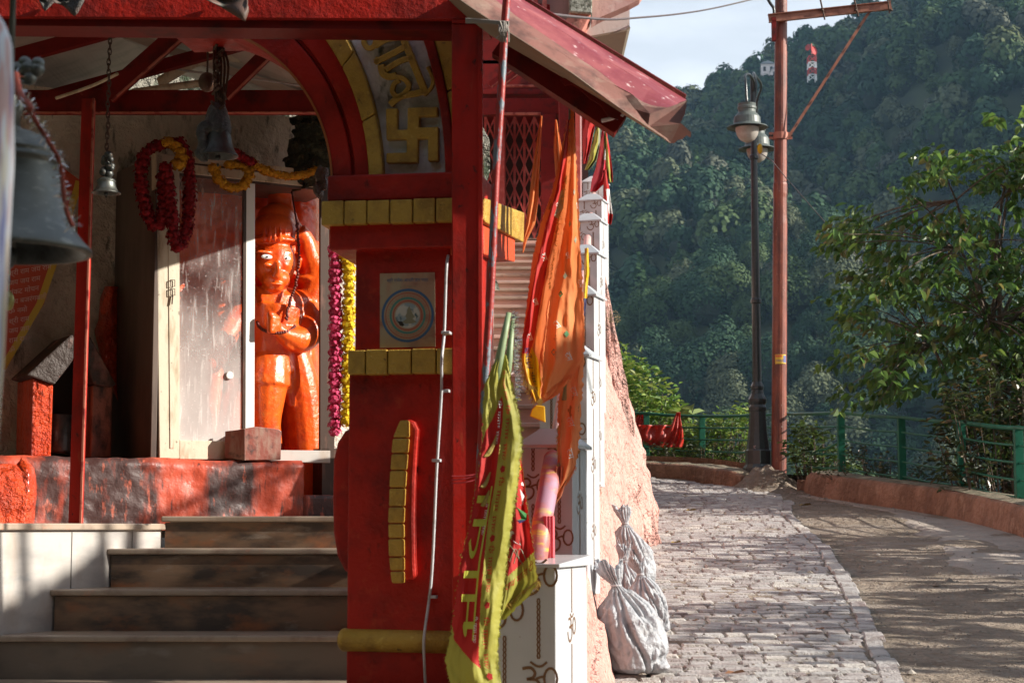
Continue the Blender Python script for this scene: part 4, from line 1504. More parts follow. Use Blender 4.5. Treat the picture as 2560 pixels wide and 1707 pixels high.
# --- plinth
zp = P(820, 1157, 9.6).z
pl = empty('shrine_plinth', tuple(S(430, 1300, .12)), 'soot-streaked red plinth under the shrine', 'plinth')
mb = MB()
def plf(u, v):
    px = lerp(-260, 760, u)
    a = S(px, 1200, .12)
    z = lerp(ZL - .06, zp, v)
    w_ = .02 * fnoise(a.x * 3, z * 3, 2) + .010 * fnoise(a.x * 11, z * 11, 2)
    rnd = .035 * max(0, (v - .88) / .12) ** 2
    p = a + NV * (w_ - rnd)
    return (p.x, p.y, z + .012 * fnoise(a.x * 5, 7) * v)
mb.grid(plf, 120, 26)
a, c = S(-260, 1200, .12), S(760, 1200, .12)
n = mb.vv([plf(i / 120, 1) for i in range(121)] + [tuple(V(plf(i / 120, 1)) - NV * .5) for i in range(121)])
for i in range(120):
    mb.face((n + i, n + i + 1, n + 122 + i, n + 121 + i))
n = mb.vv([plf(1, j / 26) for j in range(27)] + [tuple(V(plf(1, j / 26)) - NV * .5) for j in range(27)])
for i in range(26):
    mb.face((n + i, n + 27 + i, n + 28 + i, n + i + 1))
mb.build('painted_block', M['plinth'], pl, smooth=True)
b = MB()
sbox(b, 758, 1236, 930, 1330, .115, .4)
b.build('low_block', M['plinth'], pl, bevel=.02)
b = MB()
sbox(b, 700, 1140, 812, 1240, -.12, .3)
b.build('orange_recess', M['verm'], pl)
b = MB()
sbox(b, 806, 1120, 845, 1245, .0, .12)
b.build('dark_upright', M['brownmetal'], pl)
# red lump of plaster at far left on the ledge
mb = MB()
def lmp(u, v):
    px = lerp(-120, 118, u)
    a = S(px, 1200, .2)
    z = lerp(ZL - .1, zp - .0 + (.0 if px > 60 else -.03), v)
    p = a + NV * (.05 * math.sin(v * 3) + .03 * fnoise(a.x * 5, z * 5, 8) - .22 * max(0, (px - 60) / 58) ** 2 - .1 * max(0, v - .85) / .15)
    return (p.x, p.y, z)
mb.grid(lmp, 40, 26)
tag(mb.build('red_rock', M['vermrock'], smooth=True), 'rough red-painted rock mass at the left end of the plinth', 'rock')

# --- back wall and rock behind
wl = empty('back_wall', tuple(S(150, 1150, -.68)), 'stained lime-washed wall behind the bells and the thin red post', 'wall')
mb = MB()
def wf(u, v):
    px = lerp(-700, 960, u)
    a = S(px, 800, -.69)
    z = lerp(ZL - .1, 1.6 + 2.35, v)
    p = a + NV * .03 * fnoise(a.x * 2, z * 2, 3)
    return (p.x, p.y, z)
mb.grid(wf, 90, 60)
mb.build('plaster', M['wall'], wl, smooth=True)
rk = MB()
def rf(u, v):
    px = lerp(150, 1250, u)
    a = S(px, 100, -1.1)
    z = lerp(1.6 + 1.5, 1.6 + 3.6, v)
    p = a + NV * (.3 * fnoise(a.x * 1.6, z * 1.6, 6) - .7 * v)
    return (p.x, p.y, z)
rk.grid(rf, 70, 40)
tag(rk.build('cliff', M['rock'], smooth=True), 'mossy rock face seen above the wall under the roof', 'rock')
rk = MB()
rk.grid(lambda u, v: tuple(S(lerp(755, 830, u) + 10 * math.sin(v * 7), lerp(285, 480, v), -.1) + NV * (.1 * math.sin(u * 3.14) + .04 * fnoise(u * 5, v * 7))), 16, 30)
tag(rk.build('tree_stump', mat('mossy_bark', (0.03, 0.035, 0.02), .95, [((0.1, 0.1, 0.06), 26, .52, .62, 6)], bump=.8, bscale=20), smooth=True, solid=.1), 'mossy dark trunk rising behind the right end of the shrine top', 'tree')

# --- shrine cabinet with its doors
cab = empty('shrine_cabinet', tuple(S(600, 1148)), 'cream-framed shrine cabinet with one sliding glass door, statue inside', 'shrine')
topy = lambda x: interp([(380, 380), (835, 432)], x)
boty = lambda x: 1146 + (x - 400) * .02
def spoly(mb, pts, off, thick, m=0):
    return mb.prism([S(x, y, off) for x, y in pts][::-1], -NV * thick, m)
b = MB(); spoly(b, [(389, topy(389)), (449, topy(449) + 4), (449, 1146), (399, 1146)], .0, .07); b.build('left_stile', M['cream'], cab, bevel=.003)
b = MB(); spoly(b, [(420, topy(420) + 40), (432, topy(432) + 40), (436, 1120), (426, 1120)], .004, .01); b.build('stile_bead', M['cream'], cab)
b = MB(); spoly(b, [(449, topy(449)), (838, topy(838)), (838, topy(838) + 42), (449, topy(449) + 44)], -.002, .07); b.build('top_rail', M['cream'], cab, bevel=.003)
b = MB(); spoly(b, [(449, topy(449) + 16), (838, topy(838) + 16), (838, topy(838) + 20), (449, topy(449) + 20)], .004, .01); b.build('rail_groove', M['brownmetal'], cab)
b = MB(); spoly(b, [(449, 1100), (640, 1104), (640, 1150), (449, 1147)], .001, .07); b.build('bottom_rail', M['cream'], cab, bevel=.003)
b = MB(); spoly(b, [(640, 1124), (826, 1126), (826, 1157), (640, 1153)], .004, .09); b.build('threshold', M['marble'], cab, bevel=.003)
b = MB(); spoly(b, [(801, topy(801) + 40), (823, topy(823) + 40), (823, 1126), (800, 1126)], .0, .02); st_ = b.build('right_stile', M['brownmetal'], cab, bevel=.002)
# door
dr = empty('glass_door', (0, 0, 0)); dr.parent = cab
b = MB(); spoly(b, [(616, topy(616) + 44), (638, topy(638) + 44), (636, 1108), (613, 1106)], -.012, .03); b.build('door_stile', M['white'], dr, bevel=.002)
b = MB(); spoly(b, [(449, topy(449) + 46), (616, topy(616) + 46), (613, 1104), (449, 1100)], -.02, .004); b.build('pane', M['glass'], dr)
b = MB(); spoly(b, [(609, topy(609) + 46), (616, topy(616) + 46), (613, 1104), (607, 1104)], -.012, .02); b.build('door_gasket', M['brownmetal'], dr)
b = MB()
c = S(574, 938, -.012)
b.lathe(c, [(0.0, .006), (.018, .005), (.021, 0)], 16, ax=NV)
b.build('door_knob', M['white'], dr)
b = MB()
for y0 in (700, 722):
    q = [S(426, y0, .012), S(437, y0, .012), S(437, y0 + 16, .012), S(426, y0 + 16, .012)]
    b.tube(q + [q[0]], .0025, 5)
b.tube([S(432, 738, .012), S(430, 760, .014)], .0035, 5)
b.build('hasp', M['rust'], cab)
# side panel on the left, going back, and the soffit, back board
b = MB()
p0, p1 = S(397, 400), S(397, 400) - NV * .66
zb_, zt_ = ZL + .0, S(390, 385).z
p0 = S(392, 385)
b.prism([(p0.x, p0.y, zp - .02), (p0.x - NV.x * .66, p0.y - NV.y * .66, zp - .02), (p0.x - NV.x * .66, p0.y - NV.y * .66, zt_ + .02), (p0.x, p0.y, zt_)], UV_ * .03)
b.build('side_panel', M['darkpanel'], cab, bevel=.003)
b = MB()
q = [S(400, 700, -.64), S(835, 700, -.64)]
b.prism([(q[0].x, q[0].y, zp - .05), (q[1].x, q[1].y, zp - .05), (q[1].x, q[1].y, zt_), (q[0].x, q[0].y, zt_)], -NV * .03)
b.build('back_board', M['darkpanel'], cab)
b = MB()
q = [S(395, 390, -.01), S(835, 390, -.01)]
b.prism([(q[0].x, q[0].y, zt_ - .1), (q[1].x, q[1].y, zt_ - .1), (q[1].x - NV.x * .63, q[1].y - NV.y * .63, zt_ - .1), (q[0].x - NV.x * .63, q[0].y - NV.y * .63, zt_ - .1)], (0, 0, .02))
b.build('top_board', M['darkpanel'], cab)

# --- the statue: one continuous painted body in front of an orange rock slab
SO = -.22
def stp(px, py, off=0.0):
    return S(px, py, SO + off)
stt = empty('deity_statue', tuple(stp(690, 1110)), 'glossy orange monkey-faced deity statue with one arm raised, standing in the shrine', 'statue')
kq = stp(690, 700).y / FOC
b = MB()
RM = Matrix.Rotation(R(30), 3, 'Z')
def el(px, py, rx, ry, rz_, off=0.0, rot=0.0):
    """lump: half sizes in photo pixels across, up, and depth"""
    Rt = RM @ Matrix.Rotation(R(rot), 3, 'Y')
    b.ball(stp(px, py, off), (rx * kq, rz_ * kq, ry * kq), 18, 12, rot=Rt)
def lm(pts, off=None):
    """limb through (px, py, off, radius px)"""
    q = spline(pts, 5)
    b.tube([stp(x, y, o) for x, y, o, r in q], [r * kq for x, y, o, r in q], 14)
el(686, 656, 55, 66, 50, .05)                    # face
el(690, 700, 36, 27, 36, .10)                    # muzzle
el(693, 676, 11, 22, 14, .165)                   # nose
el(693, 690, 15, 8, 10, .17)
el(668, 662, 13, 7, 8, .145); el(713, 664, 11, 7, 8, .14)     # cheeks
el(660, 630, 22, 5, 8, .135); el(714, 632, 20, 5, 8, .13)     # brows
el(688, 722, 22, 10, 20, .12)                    # chin
el(690, 710, 22, 4, 8, .178)
el(686, 580, 62, 50, 52, .02); el(686, 604, 66, 12, 56, .04); el(690, 548, 50, 40, 40, .0); el(700, 505, 34, 40, 24, -.04)   # turban
for q in range(7):
    el(648 + q * 13, 585, 4.5, 24, 6, .03 + .135 * math.cos((q - 3) * .42))
el(742, 655, 12, 26, 14, .03)                    # ear
lm([(690, 720, .03, 34), (685, 760, .02, 40)])
lm([(640, 770, .02, 54), (700, 768, .03, 54), (760, 768, .0, 40)])
lm([(684, 775, .03, 76), (680, 830, .04, 68), (676, 880, .03, 54), (676, 930, .02, 60)])
# arm bent across the chest, the hand closed
lm([(760, 775, .02, 42), (774, 815, .06, 44), (750, 848, .12, 36), (712, 836, .2, 20), (690, 820, .22, 17)])
el(684, 812, 19, 19, 17, .235)
for q in range(4):
    lm([(698 - q * 2, 796 + q * 11, .245, 6.4), (680 - q, 794 + q * 11, .268, 7), (670, 800 + q * 10, .25, 6)])
lm([(690, 792, .24, 7), (676, 784, .262, 7), (668, 792, .25, 5)])
lm([(745, 862, .12, 5), (730, 872, .17, 5), (712, 858, .2, 5)])
# raised arm with the club behind the head
lm([(762, 765, .0, 40), (784, 725, .0, 42), (786, 684, -.02, 46), (772, 645, -.02, 34), (762, 605, -.02, 27), (744, 574, .0, 22)])
el(736, 566, 18, 18, 16, .0)
el(772, 700, 40, 12, 36, .0)
lm([(740, 560, .0, 10), (726, 520, .0, 11), (716, 490, .0, 14)])
el(712, 478, 26, 22, 22, .0)
el(752, 840, 40, 10, 34, .05)
# arm and side hidden behind the glass
lm([(640, 770, .0, 40), (596, 790, .0, 34), (560, 850, .04, 30), (540, 900, .08, 24)])
el(532, 912, 22, 22, 20, .08)
lm([(560, 700, -.05, 20), (540, 900, -.02, 22), (520, 1090, .0, 26)])
lm([(728, 855, -.03, 34), (745, 950, -.04, 50), (758, 1050, -.05, 54), (764, 1140, -.05, 54)])
# belt bands, kilt, legs
for yy, rr in ((858, 50), (872, 52), (886, 53), (898, 50)):
    el(676, yy, rr, 8, 46, .045)
lm([(668, 900, .03, 56), (664, 940, .04, 62), (662, 962, .04, 66)])
el(662, 964, 70, 8, 60, .03); el(662, 956, 68, 6, 58, .03)
lm([(664, 960, .05, 56), (662, 1010, .06, 48), (662, 1060, .06, 40), (664, 1110, .05, 42)])
lm([(610, 960, .0, 44), (590, 1030, .02, 38), (570, 1110, .02, 36)])
# long scarf falling on the right
for q in range(6):
    lm([(706 + q * 6, 862, .06 - q * .014, 11), (716 + q * 10, 930, .05 - q * .014, 12), (722 + q * 13, 980, .04 - q * .014, 10), (728 + q * 14, 1016 - q * 3, .03 - q * .014, 8)])
el(738, 1006, 40, 8, 10, .02, 12)
o = b.build('body', M['verm'], stt, recalc=False)
remesh(o, .0075, 5)
for px, py, r_ in ((667, 642, 15), (715, 646, 13)):
    e = MB()
    e.ball(stp(px, py, .147), (r_ * kq, 3.5 * kq, 6 * kq), 14, 8, rot=RM)
    e.build('eye', M['white'], stt, smooth=True)
    e = MB()
    e.ball(stp(px + 1, py, .156), (2.4 * kq, 2 * kq, 2.4 * kq), 8, 6)
    e.build('pupil', M['black'], stt)
e = MB()
e.tube([stp(728, 470, .10), stp(742, 560, .12), stp(747, 620, .12), stp(742, 700, .16), stp(722, 760, .2), stp(716, 800, .2)], .005, 6)
for i in range(44):
    t = i / 43
    pts = [(742, 560, .13), (747, 620, .13), (742, 700, .17), (723, 760, .21), (716, 800, .22)]
    q = spline(pts, 10)[int(t * 39)]
    e.ball(stp(q[0] + random.uniform(-2, 2), q[1], q[2]), .009, 6, 4)
for i in range(26):
    a = math.pi * (i / 25)
    e.ball(stp(690 - 48 * math.cos(a) * 1.0 + 2, 806 + 26 * math.sin(a), .12 + .14 * math.sin(a)), .0095, 6, 4)
e.build('bead_garland', mat('dark_rudraksha_beads', (0.12, 0.015, 0.008), .5), stt, smooth=True)
# rock slab
mb = MB()
def slab(u, v):
    px, py = lerp(440, 798, u), lerp(452, 1126, v)
    ed = 0
    if px > 770:
        ed = -((px - 770) / 28) ** 2 * .09
    p = S(px, py, SO - .16 + .02 * fnoise(px * .02, py * .02) + .01 * fnoise(px * .07, py * .07) + ed)
    return tuple(p)
mb.grid(slab, 60, 90)
tag(mb.build('orange_rock_slab', M['verm'], smooth=True), 'orange-painted rock slab at the back of the shrine', 'rock')

# --- little niche with the pointed top, left of the shrine
NO = -.28
def np_(x, y, o=0.0):
    return S(x, y, NO + o)
ni = empty('fire_niche', tuple(np_(170, 1140)), 'small pointed red niche blackened with soot inside, left of the shrine', 'niche')
def npoly(pts, off, th, name, m, bev=.01):
    b = MB()
    b.prism([np_(x, y, off) for x, y in pts][::-1], -NV * th)
    return b.build(name, m, ni, bevel=bev)
npoly([(82, 944), (134, 962), (128, 1146), (78, 1142)], .0, .3, 'left_jamb', M['vermrock'])
npoly([(232, 962), (283, 962), (278, 1144), (226, 1144)], .0, .3, 'right_jamb', mat('sooty_pink_jamb', (0.35, 0.14, 0.1), .5, [((0.05, 0.03, 0.028), (9, 9, 4), .45, .58, 6)], bump=.3))
npoly([(66, 938), (178, 836), (214, 838), (214, 862), (136, 962), (86, 944)], .02, .32, 'left_slope', M['soot'])
npoly([(214, 838), (226, 840), (292, 962), (276, 968), (234, 960), (200, 862)], .021, .32, 'right_slope', M['soot'])
npoly([(136, 962), (214, 855), (234, 965), (234, 1146), (128, 1146)], -.26, .02, 'niche_back', M['black'], 0)
b = MB()
c = np_(150, 1085, -.12)
b.lathe(c - ZV * .1, [(0.0, 0), (.055, 0), (.06, .02), (.06, .2), (.056, .2), (.05, .03), (0, .03)], 20)
tag(b.build('metal_pot', M['darkmetal'], smooth=True), 'dark cylindrical pot inside the sooty niche', 'pot')
# red splash of painted rock right of the niche
mb = MB()
def spl(u, v):
    cy_ = lerp(716, 1010, v)
    x0 = interp([(716, 262), (745, 250), (800, 246), (822, 237), (830, 236), (900, 252), (960, 272), (1010, 296)], cy_)
    px = lerp(x0, 300, u)
    p = S(px, cy_, -.655 + .10 * math.sin(math.pi * min(1, u * .9 + .05)) + .03 * fnoise(px * .05, cy_ * .05) - (.03 if u == 0 else 0))
    return tuple(p)
mb.grid(spl, 14, 40)
tag(mb.build('red_rock', M['vermrock'], smooth=True), 'shiny red-painted rock bulging beside the dark marble panel', 'rock')
# banner behind the big bell
bn = MB()
def pb_(x, y, o=0.0):
    return S(x, y, -.55 + o)
bn.prism([pb_(-60, 330), pb_(130, 400), pb_(206, 455), pb_(110, 760), pb_(14, 920), pb_(-200, 1000)], -NV * .004)
ban = bn.build('banner', mat('orange_red_banner', (0.5, 0.07, 0.03), .6))
tag(ban, 'red banner with a yellow border and rows of white writing behind the big bell', 'banner')
b = MB()
bo = [(206, 455), (202, 472), (150, 640), (108, 762), (14, 925)]
for i in range(4):
    b.prism([pb_(bo[i][0], bo[i][1], .003), pb_(bo[i][0] - 17, bo[i][1] - 4, .003), pb_(bo[i + 1][0] - 17, bo[i + 1][1] - 4, .003), pb_(bo[i + 1][0], bo[i + 1][1], .003)], -NV * .002)
b.build('border', mat('banner_yellow', (0.6, 0.42, 0.05), .6), ban)
b = MB()
txts = ['श्री राम जय राम', 'जय जय राम', 'संकट मोचन', 'जय बजरंगबली', 'ॐ नमो', 'श्री राम', 'जय जय', 'राम राम', 'ॐ']
for i, t in enumerate(txts):
    y0 = 690 + i * 24
    lay_text(b, t, lambda x, y, y0=y0, i=i: pb_(22 + x * 420 - (i * 0), y0 - y * 430 - x * 70, .0035), .042)
b.build('banner_lettering', mat('banner_white', (0.7, 0.5, 0.45), .6), ban)

# --- donation box on the sill
bx = empty('donation_box', tuple(S(634, 1148, .1)), 'grubby red tin box standing on the sill of the shrine door', 'box')
b = MB()
pts = [S(612, 1071, .02), S(703, 1078, .02)]
a0, a1 = S(612, 1150, .12), S(702, 1149, .12)
b.prism([S(612, 1150, .12), S(702, 1149, .12), S(704, 1078, .12), S(696, 1072, .12), S(640, 1066, .12), S(612, 1072, .12)], -NV * .1)
b.build('front', M['box'], bx, bevel=.003)
b = MB()
l0 = S(612, 1150, .12)
l1 = S(562, 1144, .03)
b.prism([l0, S(612, 1072, .12), S(563, 1078, .03), l1], V((.01, .01, 0)))
b.build('side', M['box'], bx)

# --- thin red post of the inner truss
tp = empty('thin_red_post', tuple(P(190, 1314, 8.3)), 'slim red steel post with worn edges standing on the marble ledge', 'post')
b = MB()
pa, pbm = P(189, 1316, 8.3), P(222, 250, 8.3)
b.beam(pa, pbm, V((.055, .0, 0)), V((0, .05, 0)))
b.build('web', M['redsteel'], tp)
b = MB()
b.beam(pa + V((.03, -.03, 0)), pbm + V((.03, -.03, 0)), V((.008, 0, 0)), V((0, .02, 0)))
b.build('flange', M['pinkedge'], tp)

# --- roof: pale ceiling sheet, truss beams
rf_ = empty('roof_truss', tuple(P(450, 260, 8.8)), 'dark red steel roof truss under the pale ceiling sheet', 'roof truss')
TYp = 8.8
def bar(x0, y0, x1, y1, w_, Yb, dep=.05, name='truss_bar', m='darkred', edge=True):
    a, c = P(x0, y0, Yb), P(x1, y1, Yb)
    k_ = Yb / FOC
    d = (c - a).normalized()
    up = V((0, 1, 0)).cross(d).normalized()
    b = MB()
    b.beam(a, c, V((0, dep, 0)), up * (w_ * k_))
    o = b.build(name, M[m], rf_)
    if edge:
        b = MB()
        s = -1 if up.z > 0 else 1
        b.beam(a + up * s * w_ * k_ * .5 - V((0, dep * .4, 0)), c + up * s * w_ * k_ * .5 - V((0, dep * .4, 0)), V((0, dep * .5, 0)), up * .006)
        b.build('flange', M['pinkedge'], o)
    return o
bar(-120, 257, 960, 257, 58, 8.8, .06, 'tie_beam')
bar(268, 240, 470, 62, 42, 8.7)
bar(-60, 170, 330, 62, 36, 8.6, edge=False)
bar(-120, 310, 700, 85, 30, 8.85, edge=False)
bar(560, 240, 690, 112, 32, 8.7)
bar(548, 60, 548, 118, 20, 7.0, .04, 'hanger', edge=False)
cl_ = MB()
def cf(u, v):
    x = lerp(-4.2, -.2, u)
    y = lerp(6.35, 10.2, v)
    z = 1.6 + 2.72 - .03 * (y - 9) - .355 * abs(x + 2.1) - .012 * abs(((x + y * .3) * 9) % 2 - 1)
    return (x, y, z)
cl_.grid(cf, 190, 8)
tag(cl_.build('roof_sheet', M['ceiling'], solid=.004), 'pale ribbed roof sheet over the shrine, seen from below', 'roof')
cl2 = MB()
for yy in (8.3, 9.5):
    cl2.beam(V(cf(.525, (yy - 6.35) / 3.85)) - ZV * .05, V(cf(.93, (yy - 6.35) / 3.85)) - ZV * .05, V((0, .05, 0)), ZV * .05)
tag(cl2.build('ceiling_batten', M['ceiling']), 'pale batten across the underside of the ceiling sheet', 'batten')
# loose wires, pipe, bulb holder
for i, (pts, r, m, lab) in enumerate((
        ([(140, 246, 8.6), (230, 215, 8.5), (294, 185, 8.4)], .008, 'cream', 'pale cane lying across the left part of the truss'),
        ([(330, 232, 9.2), (450, 215, 9.2), (560, 202, 9.2)], .02, 'cream', 'pale pipe behind the middle bell'),
        ([(400, 162, 9.3), (470, 178, 9.2), (620, 196, 9.1), (760, 215, 9.0)], .006, 'whitewire', 'thin white wire sagging across the truss'),
        ([(400, 205, 9.4), (540, 140, 9.3), (720, 170, 9.5)], .03, 'cream', 'old white conduit running up behind the bell'),
        ([(610, 95, 7.4), (640, 110, 7.3), (655, 130, 7.3), (640, 128, 7.3), (622, 112, 7.4)], .006, 'wire', 'loop of black cable by the inside of the arch'))):
    b = MB()
    b.tube(spline([tuple(P(*q)) for q in pts], 6), r, 6)
    tag(b.build('loose_wire' if r < .01 else 'pipe', M[m], smooth=True), lab, 'wire' if r < .01 else 'pipe')
b = MB()
c = P(526, 114, 7.6)
b.lathe(c, [(.03, 0), (.036, .012), (.036, .02), (.018, .03), (.014, .012), (0, .012)], 20, ax=(0.1, -1, -.1))
bh = empty('bulb_holder', tuple(c), 'round pale lamp holder fixed above the middle bell', 'lamp holder')
b.build('rim', M['cream'], bh, smooth=True)
b = MB(); b.ball(c + V((0, -.02, 0)), .014, 10, 8); b.build('socket', M['black'], bh)

# --- bells
def bell(name, px, yrim, R_, H, Yb, label, m, ytop, rimw=1.0, knobs=False, wrap=False, chain=True):
    c = P(px, yrim, Yb)
    root = empty(name, tuple(c + ZV * H), label, 'bell')
    b = MB()
    prof = [(.93, .0), (1.0, .005), (1.0, .035), (.9, .10), (.8, .18), (.72, .28), (.66, .42), (.62, .56), (.60, .66), (.605, .68), (.64, .70), (.645, .715), (.61, .735), (.605, .75), (.625, .765), (.62, .78), (.56, .80), (.52, .84), (.44, .89), (.3, .93), (.16, .95), (.1, 1.0), (0, 1.0)]
    b.lathe(c, [(r * R_, h * H) for r, h in prof], 56)
    b.lathe(c, [(.93 * R_, 0), (.84 * R_, .03 * H), (.7 * R_, .15 * H), (.6 * R_, .3 * H), (.55 * R_, .7 * H), (.3 * R_, .86 * H), (0, .88 * H)], 40, m=1)
    b.build('bell_body', [m, M['darkmetal']], root, smooth=True)
    b = MB()
    b.tube([c + ZV * .6 * H, c - ZV * .0 * H], .012 * R_ / .1, 6)
    b.ball(c - ZV * .02 * H, (.14 * R_, .14 * R_, .17 * R_), 10, 8)
    b.ball(c - ZV * .2 * H, (.07 * R_, .07 * R_, .09 * R_), 8, 6)
    b.build('clapper', M['darkmetal'], root, smooth=True)
    top = c + ZV * H
    if chain:
        b = MB()
        z = top.z
        zt = P(px, ytop, Yb).z
        i = 0
        ll = .026 if R_ < .1 else .03
        while z < zt:
            cc = V((top.x + .002 * math.sin(z * 40), top.y, z + ll / 2))
            a = i % 2
            pts = [cc + (V((1, 0, 0)) if a else V((0, 1, 0))) * .007 * math.cos(q * math.pi / 4) + ZV * ll * .62 * math.sin(q * math.pi / 4) for q in range(9)]
            b.tube(pts, .0026, 5)
            z += ll * .82
            i += 1
        b.build('chain', M['rust'], root)
    return root, c


b1, c1 = bell('temple_bell', 14, 634, 214 * 3.2 / FOC, (634 - 300) * 3.2 / FOC, 3.2, 'large grey bronze bell hanging close at the left edge', M['brass'], 0, chain=False)
b = MB()
top = c1 + ZV * ((634 - 300) * 3.2 / FOC)
k3 = 3.2 / FOC
b.tube([top - ZV * .01, top + ZV * .09], .02, 10)
b.tube([top + ZV * .09, top + ZV * .5], .006, 8)
for dx, dy, rr in ((46, 176, 22), (70, 172, 22), (92, 174, 20), (74, 196, 19), (95, 160, 17), (62, 158, 17)):
    b.ball(P(dx, dy, 3.2 - .02), rr * k3, 12, 8)
b.tube(spline([tuple(P(20, 300, 3.2)), tuple(P(44, 270, 3.2)), tuple(P(40, 220, 3.2)), tuple(P(58, 185, 3.2))], 5), .012, 8)
b.build('crown_knobs', M['brass'], b1, smooth=True)
# tinsel cord draped over the big bell
cord = spline([tuple(P(*q)) for q in ((38, 185, 3.05), (48, 235, 3.03), (70, 262, 3.0), (88, 300, 2.99), (112, 340, 3.0), (140, 385, 3.02), (152, 420, 3.03), (158, 470, 3.03), (166, 525, 3.03), (182, 566, 3.03))], 8)
b = MB()
b.tube(cord, [.007 if i < 20 else .004 for i in range(len(cord))], 6)
tn_ = b.build('tinsel_cord', mat('red_cord', (0.35, 0.06, 0.03), .6), smooth=True)
tag(tn_, 'red cord with silver tinsel draped down the right side of the big bell', 'cord')
def tinsel(path, n, L, parent, name='tinsel', m='tinsel', wd=.0009, gdir=None, seed=1):
    rg = random.Random(seed)
    mb = MB()
    for i in range(n):
        t = rg.random() * (len(path) - 1)
        k_ = int(min(t, len(path) - 2))
        p = V(path[k_]).lerp(V(path[k_ + 1]), t - k_)
        d = V((rg.gauss(0, 1), rg.gauss(0, .6), rg.gauss(0, 1)))
        if gdir is not None:
            d = d * .35 + V(gdir)
        d.normalize()
        l = L * rg.uniform(.5, 1.2)
        s = d.cross(V((rg.gauss(0, 1), rg.gauss(0, 1), rg.gauss(0, 1)))).normalized() * wd
        e = p + d * l
        mb.quad(p - s, p + s, e + s * .6, e - s * .6)
    return mb.build(name, M[m], parent)
tinsel(cord, 420, .017, tn_)
b2, c2 = bell('small_bell', 265, 484, 37 * 7.0 / FOC, (484 - 440) * 7.0 / FOC, 7.0, 'small grey bell hanging on a long thin chain left of the red garlands', M['brass'], 72)
b = MB()
for i in range(16):
    b.ball(P(269 + random.uniform(-10, 12), 388 + i * 3.2, 7.0) + V((0, random.uniform(-.02, .02), 0)), random.uniform(.009, .019), 7, 5)
b.build('wire_bundle', M['darkmetal'], b2, smooth=True)
b3, c3 = bell('wrapped_bell', 545, 392, 51 * 6.6 / FOC, (392 - 285) * 6.6 / FOC, 6.6, 'dark bell wrapped in old cloth and plastic, hanging inside the arch', M['darkmetal'], 68)
b = MB()
for i in range(70):
    a = i * 2.399
    t = i / 70
    rr = lerp(12, 30, t ** .8) * 6.6 / FOC
    q = P(543, lerp(272, 330, t), 6.6) + V((rr * math.cos(a), rr * math.sin(a), 0))
    b.ball(q, (.015, .015, .028 + .01 * math.sin(i * 3)), 6, 5)
for i in range(10):
    q = P(505 + random.uniform(-8, 8), 318 + i * 8, 6.56)
    b.ball(q, (.02, .02, .03), 6, 5)
o = b.build('cloth_wrapping', mat('grimy_cloth', (0.05, 0.055, 0.055), .35, [((0.12, 0.12, 0.12), 30, .5, .6, 6)], bump=.4), b3)
remesh(o, .008, 3)
b = MB()
for q in range(5):
    b.tube(spline([tuple(P(545 + q * 4 - 8, 90 + q * 6, 6.6)), tuple(P(535 + q * 9, 170, 6.58)), tuple(P(548 + q * 3 - 6, 285, 6.58))], 6), .005, 5)
for q in range(14):
    b.tube([P(532 + random.uniform(-6, 30), 110 + q * 12, 6.55), P(545 + random.uniform(-16, 20), 128 + q * 12, 6.6)], .006, 5)
b.build('wire_tangle', M['rust'], b3)
b = MB()
c = P(518, 206, 6.7)
b.ball(c, (.034, .034, .038), 14, 10)
b.tube([c + ZV * .03, c + ZV * .14], .004, 5)
tag(b.build('round_bell', mat('brown_bell_metal', (0.1, 0.05, 0.03), .5, metal=.5, bump=.2), smooth=True), 'small round brown bell beside the chains of the wrapped bell', 'bell')
b = MB()
for i in range(16):
    b.ball(P(802 + random.uniform(-14, 12), 428 + i * 3.8, 6.9 + random.uniform(-.03, .03)), (.016, .014, .024), 6, 5)
o = b.build('plastic_bundle', mat('brown_plastic_wrap', (0.1, 0.06, 0.05), .25, bump=.5, bscale=30))
remesh(o, .006, 1)
tag(o, 'crumpled brown plastic bundle hanging at the inner edge of the arch', 'bundle')


# --- flower garlands: many ruffled flower heads on a string
def garland(path, rad, step, m, label, wob=.0, fuzz=1.25, name='flower_garland', group=None, seed=3, extra=()):
    rg = np.random.default_rng(seed)
    pts = [V(p) for p in path]
    root = None
    vs, fs, ms = [], [], []
    mb = MB()
    d = 0
    acc = 0
    flowers = []
    for a, b_ in zip(pts, pts[1:]):
        l = (b_ - a).length
        while acc < l:
            flowers.append(a.lerp(b_, acc / l))
            acc += step
        acc -= l
    for f in flowers:
        c = f + V((random.uniform(-wob, wob), random.uniform(-wob, wob), 0))
        rr = rad * random.uniform(.88, 1.12)
        mi = 0
        for k_, q in enumerate(extra):
            if q(f):
                mi = k_ + 1
        mb.ball(c, (rr * .78, rr * .78, rr * .6), 7, 5, m=mi)
        nn_ = 64
        dd = unit(rg.normal(size=(nn_, 3)))
        for k_ in range(nn_):
            dv = V(dd[k_])
            p = c + V((dv.x * rr, dv.y * rr, dv.z * rr * .72)) * rg.uniform(.8, 1.02)
            t = dv.cross(V((.3, .5, .8))).normalized() * rr * .22
            s = dv.cross(t).normalized() * rr * .2
            tilt = dv * rr * .17 * rg.uniform(-.2, 1.3)
            mb.quad(p - t - s, p + t - s, p + t * .7 + s + tilt, p - t * .7 + s + tilt, mi)
    o = mb.build(name, [M[q] for q in (m if isinstance(m, (list, tuple)) else [m])])
    return tag(o, label, 'garland', group)


def SP(*q):
    return [tuple(S(x, y, o)) for x, y, o in q]


